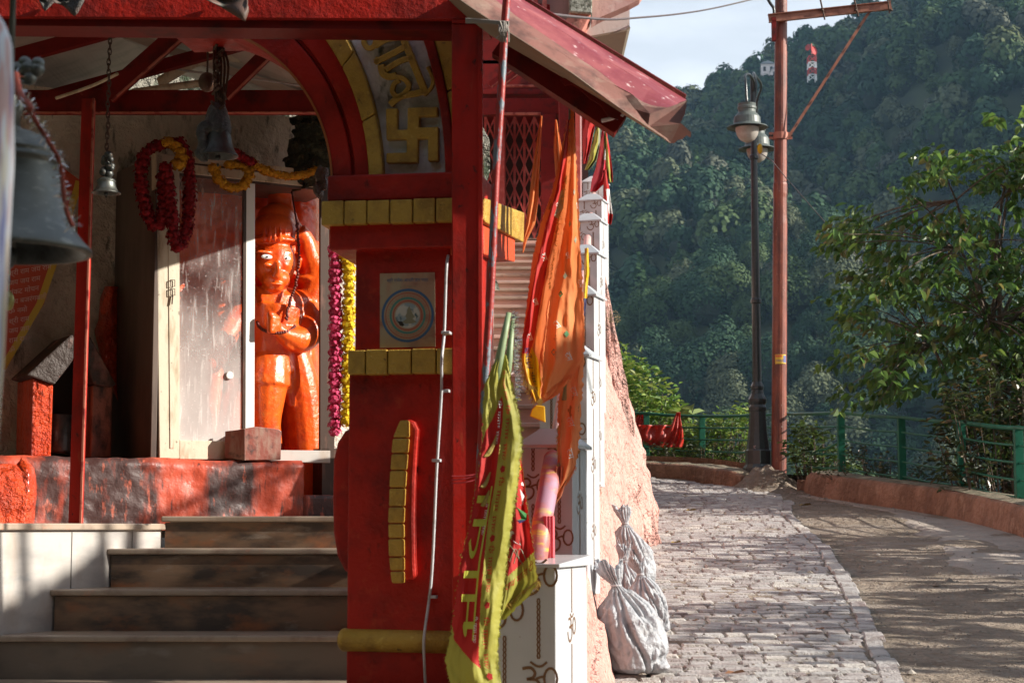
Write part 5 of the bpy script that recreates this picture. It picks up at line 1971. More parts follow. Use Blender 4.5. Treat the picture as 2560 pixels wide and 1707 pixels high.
g = 'flower garlands on the shrine'
garland(spline(SP((448, 355, .1), (400, 362, .09), (362, 385, .08), (352, 440, .08), (360, 500, .08), (378, 556, .09), (400, 566, .1), (408, 520, .1), (410, 450, .1), (414, 425, .12)), 6), .036, .036, 'garred', 'dark red garland looped at the far left corner of the shrine door', group=g, seed=1)
garland(spline(SP((414, 420, .13), (422, 470, .13), (430, 540, .13), (436, 600, .13), (448, 628, .13)), 6), .034, .034, 'garred', 'dark red garland hanging straight in front of the left door frame', group=g, seed=2)
garland(spline(SP((455, 370, .1), (470, 400, .1), (474, 480, .1), (468, 560, .1), (452, 625, .1)), 6), .034, .034, 'garred', 'dark red garland hanging just right of the left door frame', group=g, seed=3)
garland(spline(SP((420, 356, .13), (445, 370, .14), (452, 395, .14), (440, 420, .14)), 5), .037, .037, 'garama', 'short amber garland over the red ones at the door corner', group=g, seed=4)
garland(spline(SP((535, 420, .1), (548, 450, .1), (580, 470, .1), (612, 460, .1), (622, 425, .1), (600, 412, .1), (560, 412, .1)), 6), .031, .03, 'garama', 'loop of amber marigolds hanging from the top of the door', group=g, seed=5)
garland(spline(SP((628, 405, .1), (660, 425, .1), (710, 440, .1), (755, 438, .1), (793, 425, .08)), 6), .03, .03, 'garama', 'line of amber marigolds sagging along the right top of the cabinet', group=g, seed=6)
garland(spline(SP((590, 380, .14), (608, 395, .14), (632, 408, .14)), 4), .033, .03, 'garred', 'three dark red blooms at the middle of the cabinet top', group=g, seed=7)
YG = 7.4
garland([P(838, 622, YG), P(839, 800, YG), P(838, 1096, YG)], .0295, .033, 'garpink', 'long bright pink garland hanging straight left of the red pillar', wob=.002, seed=8, group='straight garlands beside the pillar')
garland(spline([tuple(P(860, 640, YG)), tuple(P(872, 672, YG)), tuple(P(870, 860, YG)), tuple(P(866, 1062, YG))], 8), .0285, .033, 'garyel', 'long yellow garland hanging straight against the pillar edge', wob=.002, seed=9, group='straight garlands beside the pillar')
b = MB()
b.tube([P(838, 600, YG), P(838, 1100, YG)], .004, 5)
# glass side pane and pale jamb behind those garlands
b = MB()
sbox(b, 826, 470, 836, 1126, -.02, .03)
b.build('side_mullion', M['brownmetal'], cab)
b = MB()
b.box(-.95, -.12, 11.6, 11.7, ZL, 1.6 + 1.9)
tag(b.build('pale_wall', M['pinkplaster']), 'pale wall glimpsed behind the straight garlands', 'wall')


# pale shiny sheet close to the lens on the left, and the brass knob behind it
YW = 2.0
sh = empty('wrapped_column', tuple(P(0, 1200, YW)), 'pale shiny wrapped column with coloured streaks, blurred at the left edge', 'column')
msh = mat('shiny_streaked_wrap', (0.72, 0.76, 0.82), .4, [((0.62, 0.28, 0.22), (60, 60, 7), .53, .6, 2, .8), ((0.16, 0.18, 0.5), (60, 60, 6), .56, .62, 2, .8), ((0.7, 0.6, 0.3), (50, 50, 5), .54, .6, 2, .7)], spec=.8)
b = MB()
edge = [(-60, -46), (25, -12), (50, 6), (80, 20), (110, 28), (200, 32), (400, 33), (600, 22), (900, 8), (1000, 0), (1200, -12), (1500, -26)]
prof = []
for py in [1500, 1300, 1150, 1000, 900, 750, 600, 400, 200, 150, 110, 90, 70, 50, 35, 25, 10]:
    prof.append((interp(edge, py), py))
ax_ = P(-70, 800, YW)
b.lathe((ax_.x, YW, 0), [(.045, rz(YW) - .02)] + [(max(.004, P(x, py, YW).x - ax_.x), P(x, py, YW).z) for x, py in prof], 40)
b.build('wrap', msh, sh, smooth=True)
b = MB()
c = P(22, 752, 6.4)
b.ball(c, (.02, .02, .036), 14, 10)
b.tube([c + ZV * .03, c + ZV * .4], .003, 5)
tag(b.build('brass_knob', mat('green_brass', (0.3, 0.28, 0.1), .35, metal=.6), smooth=True), 'small greenish brass drop hanging behind the shiny wrapped column', 'ornament')

bb_ = empty('bell_bracket', (c1.x, 6.05, 3.4), 'red steel arm above the entrance carrying the large bell, out of view', 'bracket')
b = MB()
b.box(c1.x - .03, c1.x + .03, 2.9, 6.1, 4.18, 4.26)
b.build('arm', M['redsteel'], bb_)
b = MB()
b.box(c1.x - .03, c1.x + .03, 6.02, 6.08, 3.38, 4.18)
b.build('upright', M['redsteel'], bb_)
b = MB()
b.tube([V((c1.x, 3.2, top.z + .45)), V((c1.x, 3.2, 4.18))], .006, 8)
b.build('hanging_rod', M['brass'], bb_)

# ================================================================ the arch, its pillar and the steel frame
YP = 6.25
pil = empty('entrance_pillar', tuple(P(1040, 1702, YP)), 'red plastered entrance pillar with gold bands, poster side facing the viewer', 'pillar')


def pbox(mb, x0, y0, x1, y1, Yf, depth, m=0, skew=.0):
    """block whose front shows at photo corners, going back by depth with a slight turn"""
    a, b = P(x0, y0, Yf), P(x1, y1, Yf)
    dv = V((skew * depth / .5, depth, 0))
    return mb.prism([a, V((b.x, Yf, a.z)), V((b.x, Yf, b.z)), V((a.x, Yf, b.z))], dv, m)


def gpanel(root, x0, y0, x1, y1, Yf, dp, name='gold_band', blocks=None, side=False):
    b = MB()
    xs = blocks or [x0, x1]
    for i in range(len(xs) - 1):
        pbox(b, xs[i] + (1.5 if i else 0), y0 + random.uniform(-1, 1), xs[i + 1] - (1.5 if i < len(xs) - 2 else 0), y1 + random.uniform(-1, 1), Yf, dp)
    return b.build(name, M['gold'], root, bevel=.004)


b = MB()
pbox(b, 885, 618, 1203, 940, YP, .17)
b.build('upper_shaft', M['red'], pil, bevel=.006)
b = MB()
pbox(b, 870, 930, 1203, 1800, YP - .02, .2)
b.build('lower_shaft', M['red'], pil, bevel=.008)
b = MB()
pbox(b, 822, 545, 1214, 620, YP - .045, .38)
b.build('capital_block', M['red'], pil, bevel=.008)
b = MB()
# right side of the capital under the band, sunlight painted in as orange
s0 = [P(1214, 560, YP - .03), P(1252, 585, YP + .36), P(1252, 660, YP + .36), P(1216, 640, YP - .03)]
b.prism([tuple(q) for q in s0], (-.12, 0, 0))
b.build('side_block', mat('sunlit_red_paint', (0.6, 0.07, 0.02), .45, bump=.1), pil, bevel=.004)
b = MB()
pbox(b, 818, 432, 1206, 497, YP - .05, .38)
b.build('impost', M['red'], pil, bevel=.006)
gpanel(pil, 805, 497, 1222, 556, YP - .075, .1, blocks=[805, 863, 922, 981, 1040, 1098, 1156, 1222])
b = MB()
b.prism([P(1224, 500, YP - .07), P(1268, 538, YP + .44), P(1266, 612, YP + .44), P(1224, 560, YP - .07)], (-.05, 0, 0))
b.build('gold_band', M['gold'], pil, bevel=.004)
gpanel(pil, 872, 872, 1206, 934, YP - .06, .1, blocks=[872, 917, 974, 1035, 1098, 1206])
# gold roll
b = MB()
b.tube([P(858, 1600, YP - .01), P(1214, 1604, YP - .01)], [.04, .04], 16)
b.ball(P(858, 1600, YP - .01), (.025, .04, .04), 14, 10)
b.build('gold_roll', M['gold'], pil, smooth=True)
# half-disc ornament on the left edge
b = MB()
disc = [(880, 1062), (852, 1075), (832, 1105), (822, 1150), (820, 1250), (822, 1330), (832, 1390), (850, 1425), (880, 1448)]
b.prism([P(x, y, YP + .04) for x, y in disc], (0, .12, 0))
b.build('round_ear', M['red'], pil, bevel=.012)
# curved ornament on the front
b = MB()
orn = [(1000, 1060), (1018, 1048), (1034, 1055), (1044, 1075), (1040, 1130), (1036, 1200), (1034, 1300), (1036, 1400), (1038, 1440), (1020, 1452), (1004, 1446), (992, 1300), (990, 1180)]
b.prism([P(x + 10, y, YP - .022) for x, y in orn][::-1], (0, -.04, 0))
orr = b.build('ornament_back', M['red'], pil, bevel=.01)
b = MB()
yy = 1050
k_ = 0
while yy < 1455:
    h_ = random.uniform(32, 48)
    y1 = min(1458, yy + h_)
    q = []
    for yq, dq in ((yy, 1.2), (y1, -1.2)):
        xa = interp([(1050, 1010), (1065, 998), (1100, 991), (1180, 985), (1300, 980), (1400, 982), (1458, 990)], yq)
        w_ = interp([(1050, 22), (1065, 38), (1100, 41), (1300, 39), (1400, 38), (1458, 30)], yq)
        q.append((xa, xa + w_, yq + dq))
    b.prism([P(q[0][0], q[0][2], YP - .062), P(q[1][0], q[1][2], YP - .062), P(q[1][1], q[1][2], YP - .062), P(q[0][1], q[0][2], YP - .062)], (0, -.028 - .003 * (k_ % 2), 0))
    yy = y1 if y1 < 1455 else 1500
    k_ += 1
b.build('gold_bar', M['gold'], orr, bevel=.006)

# poster
po = empty('round_emblem_poster', tuple(P(1019, 868, YP - .003)), 'faded paper poster with blue ringed emblem pasted on the pillar', 'poster')
YF = YP - .002
def pp(x, y, o=0.0):
    return P(x, y, YF - o)
b = MB()
b.prism([pp(948, 682), pp(948, 868), pp(1090, 867), pp(1088, 682)], (0, -.002, 0))
b.build('sheet', M['paper'], po)
cx_, cy_p = 1019, 788
def ring(r0, r1, m, o, name='ring'):
    b = MB()
    k = 56
    for i in range(k):
        a0, a1 = 2 * math.pi * i / k, 2 * math.pi * (i + 1) / k
        b.quad(pp(cx_ + r0 * math.cos(a0), cy_p + r0 * math.sin(a0), o), pp(cx_ + r0 * math.cos(a1), cy_p + r0 * math.sin(a1), o), pp(cx_ + r1 * math.cos(a1), cy_p + r1 * math.sin(a1), o), pp(cx_ + r1 * math.cos(a0), cy_p + r1 * math.sin(a0), o))
    return b.build(name, m, po)
ring(61, 67, M['blueink'], .0026)
ring(55, 57, M['redink'], .0026)
ring(41, 46, M['tealink'], .0026)
ring(35, 38, M['redink'], .0026)
ring(0.01, 31.5, M['skyprint'], .0026, 'disc')
b = MB()
for i in range(40):
    a = 2 * math.pi * i / 40
    t = 'रामॐश'[i % 5]
    lay_text(b, 'राम'[0] if i % 2 else 'म', lambda x, y, a=a: pp(cx_ + (49 + y * 700) * math.sin(a) + x * 700 * math.cos(a), cy_p - (49 + y * 700) * math.cos(a) + x * 700 * math.sin(a), .003), .0085, center=True)
b.build('ring_lettering', M['redink'], po)
b = MB()
lay_text(b, 'श्री गणेश आरती हार पत्र', lambda x, y: pp(cx_ + x * 720, 700 - y * 720, .003), .0155, center=True)
b.build('title_lettering', M['blueink'], po)
b = MB()
lay_text(b, '॥ ॐ नमः ॥', lambda x, y: pp(cx_ + x * 720, 715 - y * 720, .003), .013, center=True)
b.build('subtitle_lettering', M['figprint'], po)
# seated figure in the disc
b = MB()
b.prism([pp(cx_ + x, cy_p + y, .003) for x, y in ((-1, -14), (4, -24), (9, -14), (13, -4), (19, 4), (12, 8), (24, 17), (10, 20), (-6, 20), (-14, 16), (-2, 8), (-6, 2), (-2, -6))][::-1], (0, -.0006, 0))
b.build('seated_figure', M['figprint'], po)
b = MB()
b.prism([pp(cx_ + x, cy_p + y, .003) for x, y in ((-26, 14), (-14, 15), (-8, 24), (-12, 27), (-20, 24))][::-1], (0, -.0006, 0))
b.build('dark_patch', M['black'], po)

# white cable clipped down the pillar
cb = spline([tuple(P(x, y, YP - .035 + o)) for x, y, o in ((1124, 640, .02), (1121, 680, 0), (1116, 830, 0), (1114, 900, -.04), (1110, 980, -.01), (1100, 1130, -.005), (1096, 1200, -.005), (1090, 1350, -.01), (1084, 1450, -.01), (1077, 1510, -.01), (1072, 1580, -.05), (1070, 1620, -.05), (1070, 1720, -.01))], 6)
b = MB()
b.tube(cb, .0052, 8)
wc = b.build('white_cable', M['whitewire'], smooth=True)
tag(wc, 'white cable clipped down the front of the red pillar', 'cable')
for px, py in ((1118, 833), (1116, 978), (1094, 1151), (1084, 1491)):
    b = MB()
    c = P(px, py, YP - .035)
    b.box(c.x - .012, c.x + .018, c.y - .01, c.y + .03, c.z - .005, c.z + .005)
    b.build('clip', M['whitewire'], wc, bevel=.002)

# ---------------- the arch
ar = empty('entrance_arch', tuple(P(870, 430, YP)), 'red and gold plaster arch with raised gold signs on a white band', 'arch')
CX, CY = 404, 450
def arc(a, b, th):
    return (CX + a * math.cos(th), CY - b * math.sin(th))
NA = 30
def ringseg(ab0, ab1, Yf, dep, m, name, t0=0.0, t1=1.0, bev=.006, brick=None, x_clip=None):
    b = MB()
    ths = [lerp(t0, t1, i / NA) * math.pi / 2 for i in range(NA + 1)]
    segs = [(0, NA)]
    if brick:
        segs = []
        i = 0
        while i < NA:
            j = min(NA, i + brick)
            segs.append((i, j)); i = j
    for s0, s1 in segs:
        g_ = .0022 if brick else 0
        tt = [ths[i] + (g_ if i == s0 and s0 else 0) - (g_ if i == s1 and s1 < NA else 0) for i in range(s0, s1 + 1)]
        inn = [arc(*ab0, t) for t in tt]
        out = [arc(*ab1, t) for t in tt]
        poly = inn + out[::-1]
        b.prism([P(x, y, Yf) for x, y in poly], (0, dep, 0))
    return b.build(name, m, ar, bevel=bev)
ringseg((417, 417), (470, 500), YP, .3, M['red'], 'inner_ring')
ringseg((470, 500), (478, 512), YP + .02, .28, M['red'], 'ring_groove')
ringseg((478, 512), (517, 581), YP + .005, .3, M['red'], 'outer_ring')
ringseg((417, 417), (422, 424), YP - .004, .02, mat('worn_orange_edge', (0.4, 0.12, 0.03), .6), 'worn_edge', bev=0)
ringseg((517, 581), (553, 655), YP - .025, .3, M['gold'], 'gold_border', brick=5)
ringseg((553, 655), (712, 900), YP + .02, .26, M['whitewash'], 'white_band')
ringseg((712, 900), (734, 935), YP - .02, .3, M['red'], 'outer_moulding', t1=.9)
ringseg((735, 936), (775, 990), YP - .01, .3, M['gold'], 'outer_gold_border', t1=.9, brick=5)
# raised gold letters and the four-armed sign
def gq(x, y, o=0.0):
    return P(x, y, YP + .018 - o)
sg = [(965, 273), (995, 273), (995, 327), (1020, 327), (1020, 273), (1097, 273), (1097, 297), (1050, 297), (1050, 323), (1099, 323), (1099, 408), (1072, 408), (1072, 352), (1047, 352), (1047, 411), (966, 409), (966, 384), (1018, 384), (1018, 352), (966, 352)]
b = MB()
b.prism([gq(x, y) for x, y in sg][::-1], (0, -.03, 0))
b.build('raised_sign', M['gold'], ar, bevel=.005)
def stroke(pts, wd, name='raised_letter', close=False):
    q = spline(pts, 6)
    b = MB()
    L_, R_ = [], []
    for i, p in enumerate(q):
        a, c = q[max(0, i - 1)], q[min(len(q) - 1, i + 1)]
        dx, dy = c[0] - a[0], c[1] - a[1]
        l = math.hypot(dx, dy) or 1
        L_.append((p[0] - dy / l * wd / 2, p[1] + dx / l * wd / 2))
        R_.append((p[0] + dy / l * wd / 2, p[1] - dx / l * wd / 2))
    n = b.vv([gq(*p) for p in L_] + [gq(*p) for p in R_] + [gq(*p, .028) for p in L_] + [gq(*p, .028) for p in R_])
    k = len(q)
    for i in range(k - 1):
        b.face((n + 2 * k + i, n + 2 * k + i + 1, n + 3 * k + i + 1, n + 3 * k + i))
        b.face((n + i, n + i + 1, n + 2 * k + i + 1, n + 2 * k + i))
        b.face((n + k + i + 1, n + k + i, n + 3 * k + i, n + 3 * k + i + 1))
    for i in (0, k - 1):
        b.face((n + i, n + k + i, n + 3 * k + i, n + 2 * k + i))
    return b
def multi(strokes):
    b = MB()
    for pts, wd in strokes:
        s = stroke(pts, wd)
        o = len(b.v)
        b.v += s.v
        b.f += [tuple(i + o for i in f) for f in s.f]
        b.m += s.m
    return b.build('raised_letter', M['gold'], ar, bevel=.003, recalc=True)
# the head line of the word, then its signs
multi([([(998, 76), (1022, 130), (1050, 200), (1066, 236)], 17)])
multi([([(912, 78), (906, 100), (918, 116), (934, 108), (938, 80)], 13), ([(934, 112), (965, 96), (1006, 92)], 15)])
multi([([(934, 152), (975, 134), (1020, 112)], 16), ([(938, 156), (944, 140)], 14)])
multi([([(950, 158), (955, 180), (972, 190), (990, 186)], 17), ([(962, 172), (998, 152), (1034, 142)], 15), ([(988, 190), (1008, 196), (1022, 214), (1010, 232), (994, 240), (980, 228), (984, 208), (998, 200)], 12)])
multi([([(974, 260), (1000, 240), (1040, 234), (1062, 228)], 17)])
multi([([(1060, 240), (1078, 222), (1083, 200), (1070, 168)], 9)])
# brace the wall above the arch is hidden by the beam: fill behind it
b = MB()
b.prism([P(400, 60, YP + .03), P(400, -60, YP + .03), P(1200, -60, YP + .03), P(1200, 60, YP + .03)][::-1], (0, .25, 0))
b.build('crown', M['red'], ar)

# ---------------- steel post and beam in front
YS = 6.0
sp_ = empty('steel_post', tuple(P(1167, 1705, YS)), 'red steel channel post standing against the pillar', 'post')
b = MB()
b.prism([P(1129, 60, YS), P(1131, 1760, YS), P(1199, 1760, YS), P(1198, 60, YS)], (0, .14, 0))
b.build('web', M['redsteel'], sp_, bevel=.004)
b = MB()
b.prism([P(1195, 60, YS - .006), P(1195, 1760, YS - .006), P(1206, 1760, YS - .006), P(1206, 60, YS - .006)], (0, .1, 0))
b.build('flange', M['redsteel'], sp_, bevel=.002)
fb = empty('front_beam', tuple(P(600, 60, YS)), 'heavy red beam running across the top of the entrance', 'beam')
b = MB()
b.prism([P(-400, -60, YS), P(-400, 44, YS), P(30, 44, YS), P(1172, 50, YS), P(1172, -60, YS)], (0, .12, 0))
b.build('web', M['red'], fb, bevel=.004)
b = MB()
b.prism([P(-400, 42, YS + .02), P(-400, 60, YS + .02), P(1130, 76, YS + .02), P(1130, 50, YS + .02)], (0, .14, 0))
b.build('bottom_flange', M['darkred'], fb)
b = MB()
b.prism([P(1130, 50, YS - .005), P(1130, 58, YS - .005), P(1205, 58, YS - .005), P(1205, 50, YS - .005)], (0, .1, 0))
b.build('joint_plate', M['redsteel'], fb)
# dark bits caught on the beam
def blob(pts, Yb, d, name, m, label, cat):
    b = MB()
    b.prism([P(x, y, Yb) for x, y in pts], (0, d, 0))
    return tag(b.build(name, m, bevel=.008), label, cat)
M['greyrag'] = mat('dusty_grey_rag', (0.075, 0.07, 0.065), .9, [((0.14, 0.1, 0.09), 20, .5, .65, 6)], bump=.4)
b = MB()
def ragf(x0, x1, yt, lo):
    def f(u, v):
        px = lerp(x0, x1, u)
        return P(px, lerp(yt, lo(px), v), YS - .03 - .02 * math.sin(u * 9) * v - .01 * math.sin(v * 7 + u * 3))
    return f
b.grid(ragf(98, 208, -20, lambda x: interp([(98, 4), (112, 30), (135, 8), (160, 14), (188, 42), (208, 2)], x)), 30, 10)
tag(b.build('rag', M['greyrag'], smooth=True, solid=.004), 'grey rag hanging over the left end of the top beam', 'rag')
b = MB()
b.grid(ragf(500, 620, -20, lambda x: interp([(500, -6), (560, 22), (612, 54), (620, 30)], x)), 30, 10)
tag(b.build('tin_flap', mat('brown_tin', (0.12, 0.07, 0.055), .6, [((0.05, 0.06, 0.05), 16, .5, .65, 5)]), smooth=True, solid=.003), 'bent dark tin flap over the middle of the top beam', 'flap')

# ---------------- lean-to roof sheet on the right with its rafter
le = empty('lean_to_roof', tuple(P(1300, 100, 6.1)), 'torn maroon corrugated sheet roof sloping down to the right', 'roof')
TT = np.linspace(0, 1, 60)
# crease lines of the sheet, each (px, py, Y) along the slope from top to eave
cre = [
    [(1110, 0, 6.02), (1230, 92, 5.98), (1330, 150, 5.96), (1430, 208, 5.96), (1436, 212, 5.96)],
    [(1150, 0, 5.95), (1200, 35, 5.92), (1330, 118, 5.9), (1440, 190, 5.9), (1520, 250, 5.9), (1676, 358, 5.92)],
    [(1190, -10, 6.00), (1260, 40, 6.0), (1400, 130, 6.0), (1490, 190, 6.0), (1580, 235, 6.0), (1625, 285, 6.0)],
    [(1200, -30, 6.1), (1290, 40, 6.1), (1430, 135, 6.1), (1500, 180, 6.1), (1600, 262, 6.08), (1682, 270, 6.1)],
    [(1215, -40, 6.22), (1400, 75, 6.2), (1500, 140, 6.2), (1600, 200, 6.2), (1690, 262, 6.2)],
    [(1225, -50, 6.36), (1400, 55, 6.36), (1600, 178, 6.36), (1716, 250, 6.36)],
]
def crl(i, t):
    q = cre[i]
    L_ = [0]
    for a, b_ in zip(q, q[1:]):
        L_.append(L_[-1] + math.hypot(b_[0] - a[0], b_[1] - a[1]))
    s = t * L_[-1]
    for j in range(len(q) - 1):
        if s <= L_[j + 1] or j == len(q) - 2:
            f = (s - L_[j]) / (L_[j + 1] - L_[j])
            return [lerp(q[j][k], q[j + 1][k], f) for k in range(3)]
def strip(i0, i1, name, m, na=50, nb=3, t1=1.0, rag=0.0):
    b = MB()
    def f(u, v):
        tj = t1 - (rag * abs(fnoise(v * 7 + i0, 2.2)) if rag else 0)
        a, c = crl(i0, u * tj), crl(i1, u * tj)
        x, y, Yq = [lerp(a[k], c[k], v) for k in range(3)]
        wv = .012 * fnoise(u * 5 + i0, v * 2, 3) * (u ** 2)
        return P(x, y, Yq + wv)
    b.grid(f, na, nb)
    return b.build(name, m, le, smooth=False, solid=.0025)
strip(0, 1, 'grey_underside', M['sheetgrey'], nb=6)
strip(1, 2, 'folded_edge', M['sheetback'], nb=5)
strip(2, 3, 'lower_flute', M['sheetback'], nb=4)
strip(3, 4, 'middle_flute', M['maroon'], nb=5)
strip(4, 5, 'top_flute', M['maroon'], nb=5)
# end flap of the sheet, hanging
b = MB()
fl = [(1625, 285), (1600, 262), (1640, 270), (1682, 270), (1700, 256), (1718, 252), (1712, 285), (1700, 310), (1676, 358), (1620, 318), (1570, 288), (1520, 252), (1580, 236)]
b.prism([P(x, y, 5.93 + (.05 if y < 280 else 0)) for x, y in fl], (0, .004, 0))
b.build('eave_flap', M['sheetback'], le)
b = MB()
b.prism([P(x, y, 6.0) for x, y in [(1676, 358), (1692, 322), (1702, 308), (1728, 332), (1726, 344), (1716, 338), (1706, 348), (1694, 350), (1686, 358)]], (0, .004, 0))
b.build('torn_scrap', M['sheetback'], le)
b = MB()
b.prism([P(x, y, 5.94) for x, y in [(1400, 200), (1430, 185), (1500, 235), (1560, 272), (1546, 300), (1520, 292), (1500, 262), (1470, 244), (1450, 222), (1430, 212), (1412, 214)]], (0, .004, 0))
b.build('torn_underside', M['darkred'], le)
# the sheet goes on behind, sloping the same way
b = MB()
def back(u, v):
    a = P(1225, -50, 6.36).lerp(P(1716, 250, 6.36), u)
    return (a.x + .0, 6.36 + v * .5, a.z + .02 * abs((v * 9) % 2 - 1) - .0)
b.grid(back, 6, 36)
b.build('back_sheet', M['maroon'], le, solid=.003)
b = MB()
ra, rb = P(1245, 118, 6.06), P(1550, 318, 6.06)
d = (rb - ra).normalized()
up = V((0, 1, 0)).cross(d)
b.beam(ra, rb, V((0, .07, 0)), up * .072)
b.build('rafter', M['darkred'], le)
b = MB()
b.tube(spline([tuple(P(1505, 302, 6.0)), tuple(P(1530, 296, 5.98)), tuple(P(1552, 285, 5.97)), tuple(P(1560, 290, 5.97))], 4), .007, 6)
b.build('twisted_strap', M['whitewire'], le)
# dark purlins seen under the sheet
dp = empty('porch_frame', tuple(P(1300, 200, 21.2)), 'dark red timbers under the lean-to roof behind the flagpole', 'frame')
for (x0, y0, x1, y1, w_, Yb) in ((1225, 215, 1340, 120, 14, 21.2), (1250, 215, 1370, 130, 10, 21.2)):
    a, c = P(x0, y0, Yb), P(x1, y1, Yb)
    d = (c - a).normalized()
    up = V((0, 1, 0)).cross(d)
    b = MB(); b.beam(a, c, V((0, .08, 0)), up * (w_ * Yb / FOC)); o = b.build('timber', M['darkred'], dp)
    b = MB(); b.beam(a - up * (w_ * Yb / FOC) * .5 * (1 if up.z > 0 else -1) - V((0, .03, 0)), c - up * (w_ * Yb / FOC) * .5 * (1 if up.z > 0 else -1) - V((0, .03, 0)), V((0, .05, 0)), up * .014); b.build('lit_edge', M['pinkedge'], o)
# dark sheet stands in for the shade under the eaves, behind the lean-to
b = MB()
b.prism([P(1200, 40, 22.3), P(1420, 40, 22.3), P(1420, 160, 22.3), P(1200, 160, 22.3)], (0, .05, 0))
b.build('eave_shade', M['darkred'], dp)

# ---------------- flagpole with flaking paint, tied to the post
fpz = empty('flag_pole', tuple(P(1203, 1160, 5.8)), 'red and blue flaking steel flagpole tied to the post', 'pole')
mfl = mat('flaking_red_blue_paint', (0.34, 0.03, 0.025), .45, [((0.16, 0.2, 0.24), (34, 34, 9), .53, .56, 5), ((0.12, 0.03, 0.03), 26, .6, .7, 5, .6)], bump=.15, bscale=60)
b = MB()
fp_ = [tuple(P(x, y, 5.85)) for x, y in ((1270, -40), (1262, 60), (1252, 250), (1240, 430), (1228, 700), (1216, 900), (1206, 1060), (1198, 1200), (1190, 1330))]
b.tube(spline(fp_, 5), .0135, 12)
b.build('shaft', mfl, fpz, smooth=True)
b = MB()
for i in range(4):
    b.tube(spline([tuple(P(1165, 48 + i * 3, 5.9)), tuple(P(1220, 52 + i * 2, 5.83)), tuple(P(1272, 56 + i * 3, 5.8))], 4), .0035, 5)
for i in range(18):
    x = 1255 + random.uniform(-6, 16)
    b.tube(spline([tuple(P(x, 58 + random.uniform(-4, 6), 5.8)), tuple(P(x + random.uniform(-8, 8), 80, 5.79)), tuple(P(x + random.uniform(-10, 10), 100 + random.uniform(-8, 8), 5.8))], 3), .003, 4)
b.build('rope_knot', mat('grey_rope', (0.3, 0.27, 0.24), .9), fpz)
b = MB()
for y0, y1 in ((1190, 1183), (1200, 1186), (1208, 1196)):
    b.tube(spline([tuple(P(1129, y0, 5.985)), tuple(P(1165, (y0 + y1) / 2 + 3, 5.975)), tuple(P(1200, y1, 5.97)), tuple(P(1215, y1 - 4, 5.9))], 4), .002, 5)
b.build('red_thread', mat('red_thread', (0.45, 0.05, 0.06), .8), fpz)

PIV = (-.33, 6.25, 0)
for o in (pil, po, wc, ar):
    turn(o, PIV, R(-9))

# ================================================================ right flight of stairs, tiled balustrade, pink wall
def ztop(Y):                        # top of the balustrade posts
    return 1.6 + .35 + .27 * (Y - 7)
def xpost(Y):                       # right front corner of the posts
    return interp([(5.9, .14), (6.6, .215), (9.1, .38), (11.3, .52), (13.6, .65), (16.2, .80), (18.4, .93), (21, 1.08), (24, 1.2)], Y)
fl = empty('long_stairs', (-.3, 9.6, ZL), 'long flight of pale pink stone stairs rising behind the flags', 'stairs')
k = 0
while True:
    Yk, zk = 9.6 + .56 * k, ZL + .152 * (k + 1)
    if Yk > 22.3:
        break
    b = MB()
    b.box(-1.3 if Yk > 10.5 else -.7, xpost(Yk) - .1, Yk + .02, Yk + .6, zk - .152 - .05, zk - .03)
    b.build('riser', M['stairstone'], fl)
    b = MB()
    b.box(-1.3 if Yk > 10.5 else -.7, xpost(Yk) - .1, Yk - .02, Yk + .585, zk - .03, zk)
    b.build('tread', M['tread'] if k % 3 else M['stairstone'], fl, bevel=.006)
    k += 1
ZG = zk - .152
mb = MB()
mb.box(-2.5, 1.0, 21.9, 27, ZG - .5, ZG)
tag(mb.build('upper_landing_floor', M['stairstone']), 'stone landing at the head of the long stairs', 'floor', kind='structure')
b = MB()
b.prism([(-1.3, 10.5, ZL), (-1.3, 22, ZL), (-1.3, 22, ZG + 2.2), (-1.3, 10.5, ZL + 1.3)], (-.2, 0, 0))
tag(b.build('stair_wall', M['pinkplaster']), 'pale pink wall along the left side of the long stairs', 'wall')


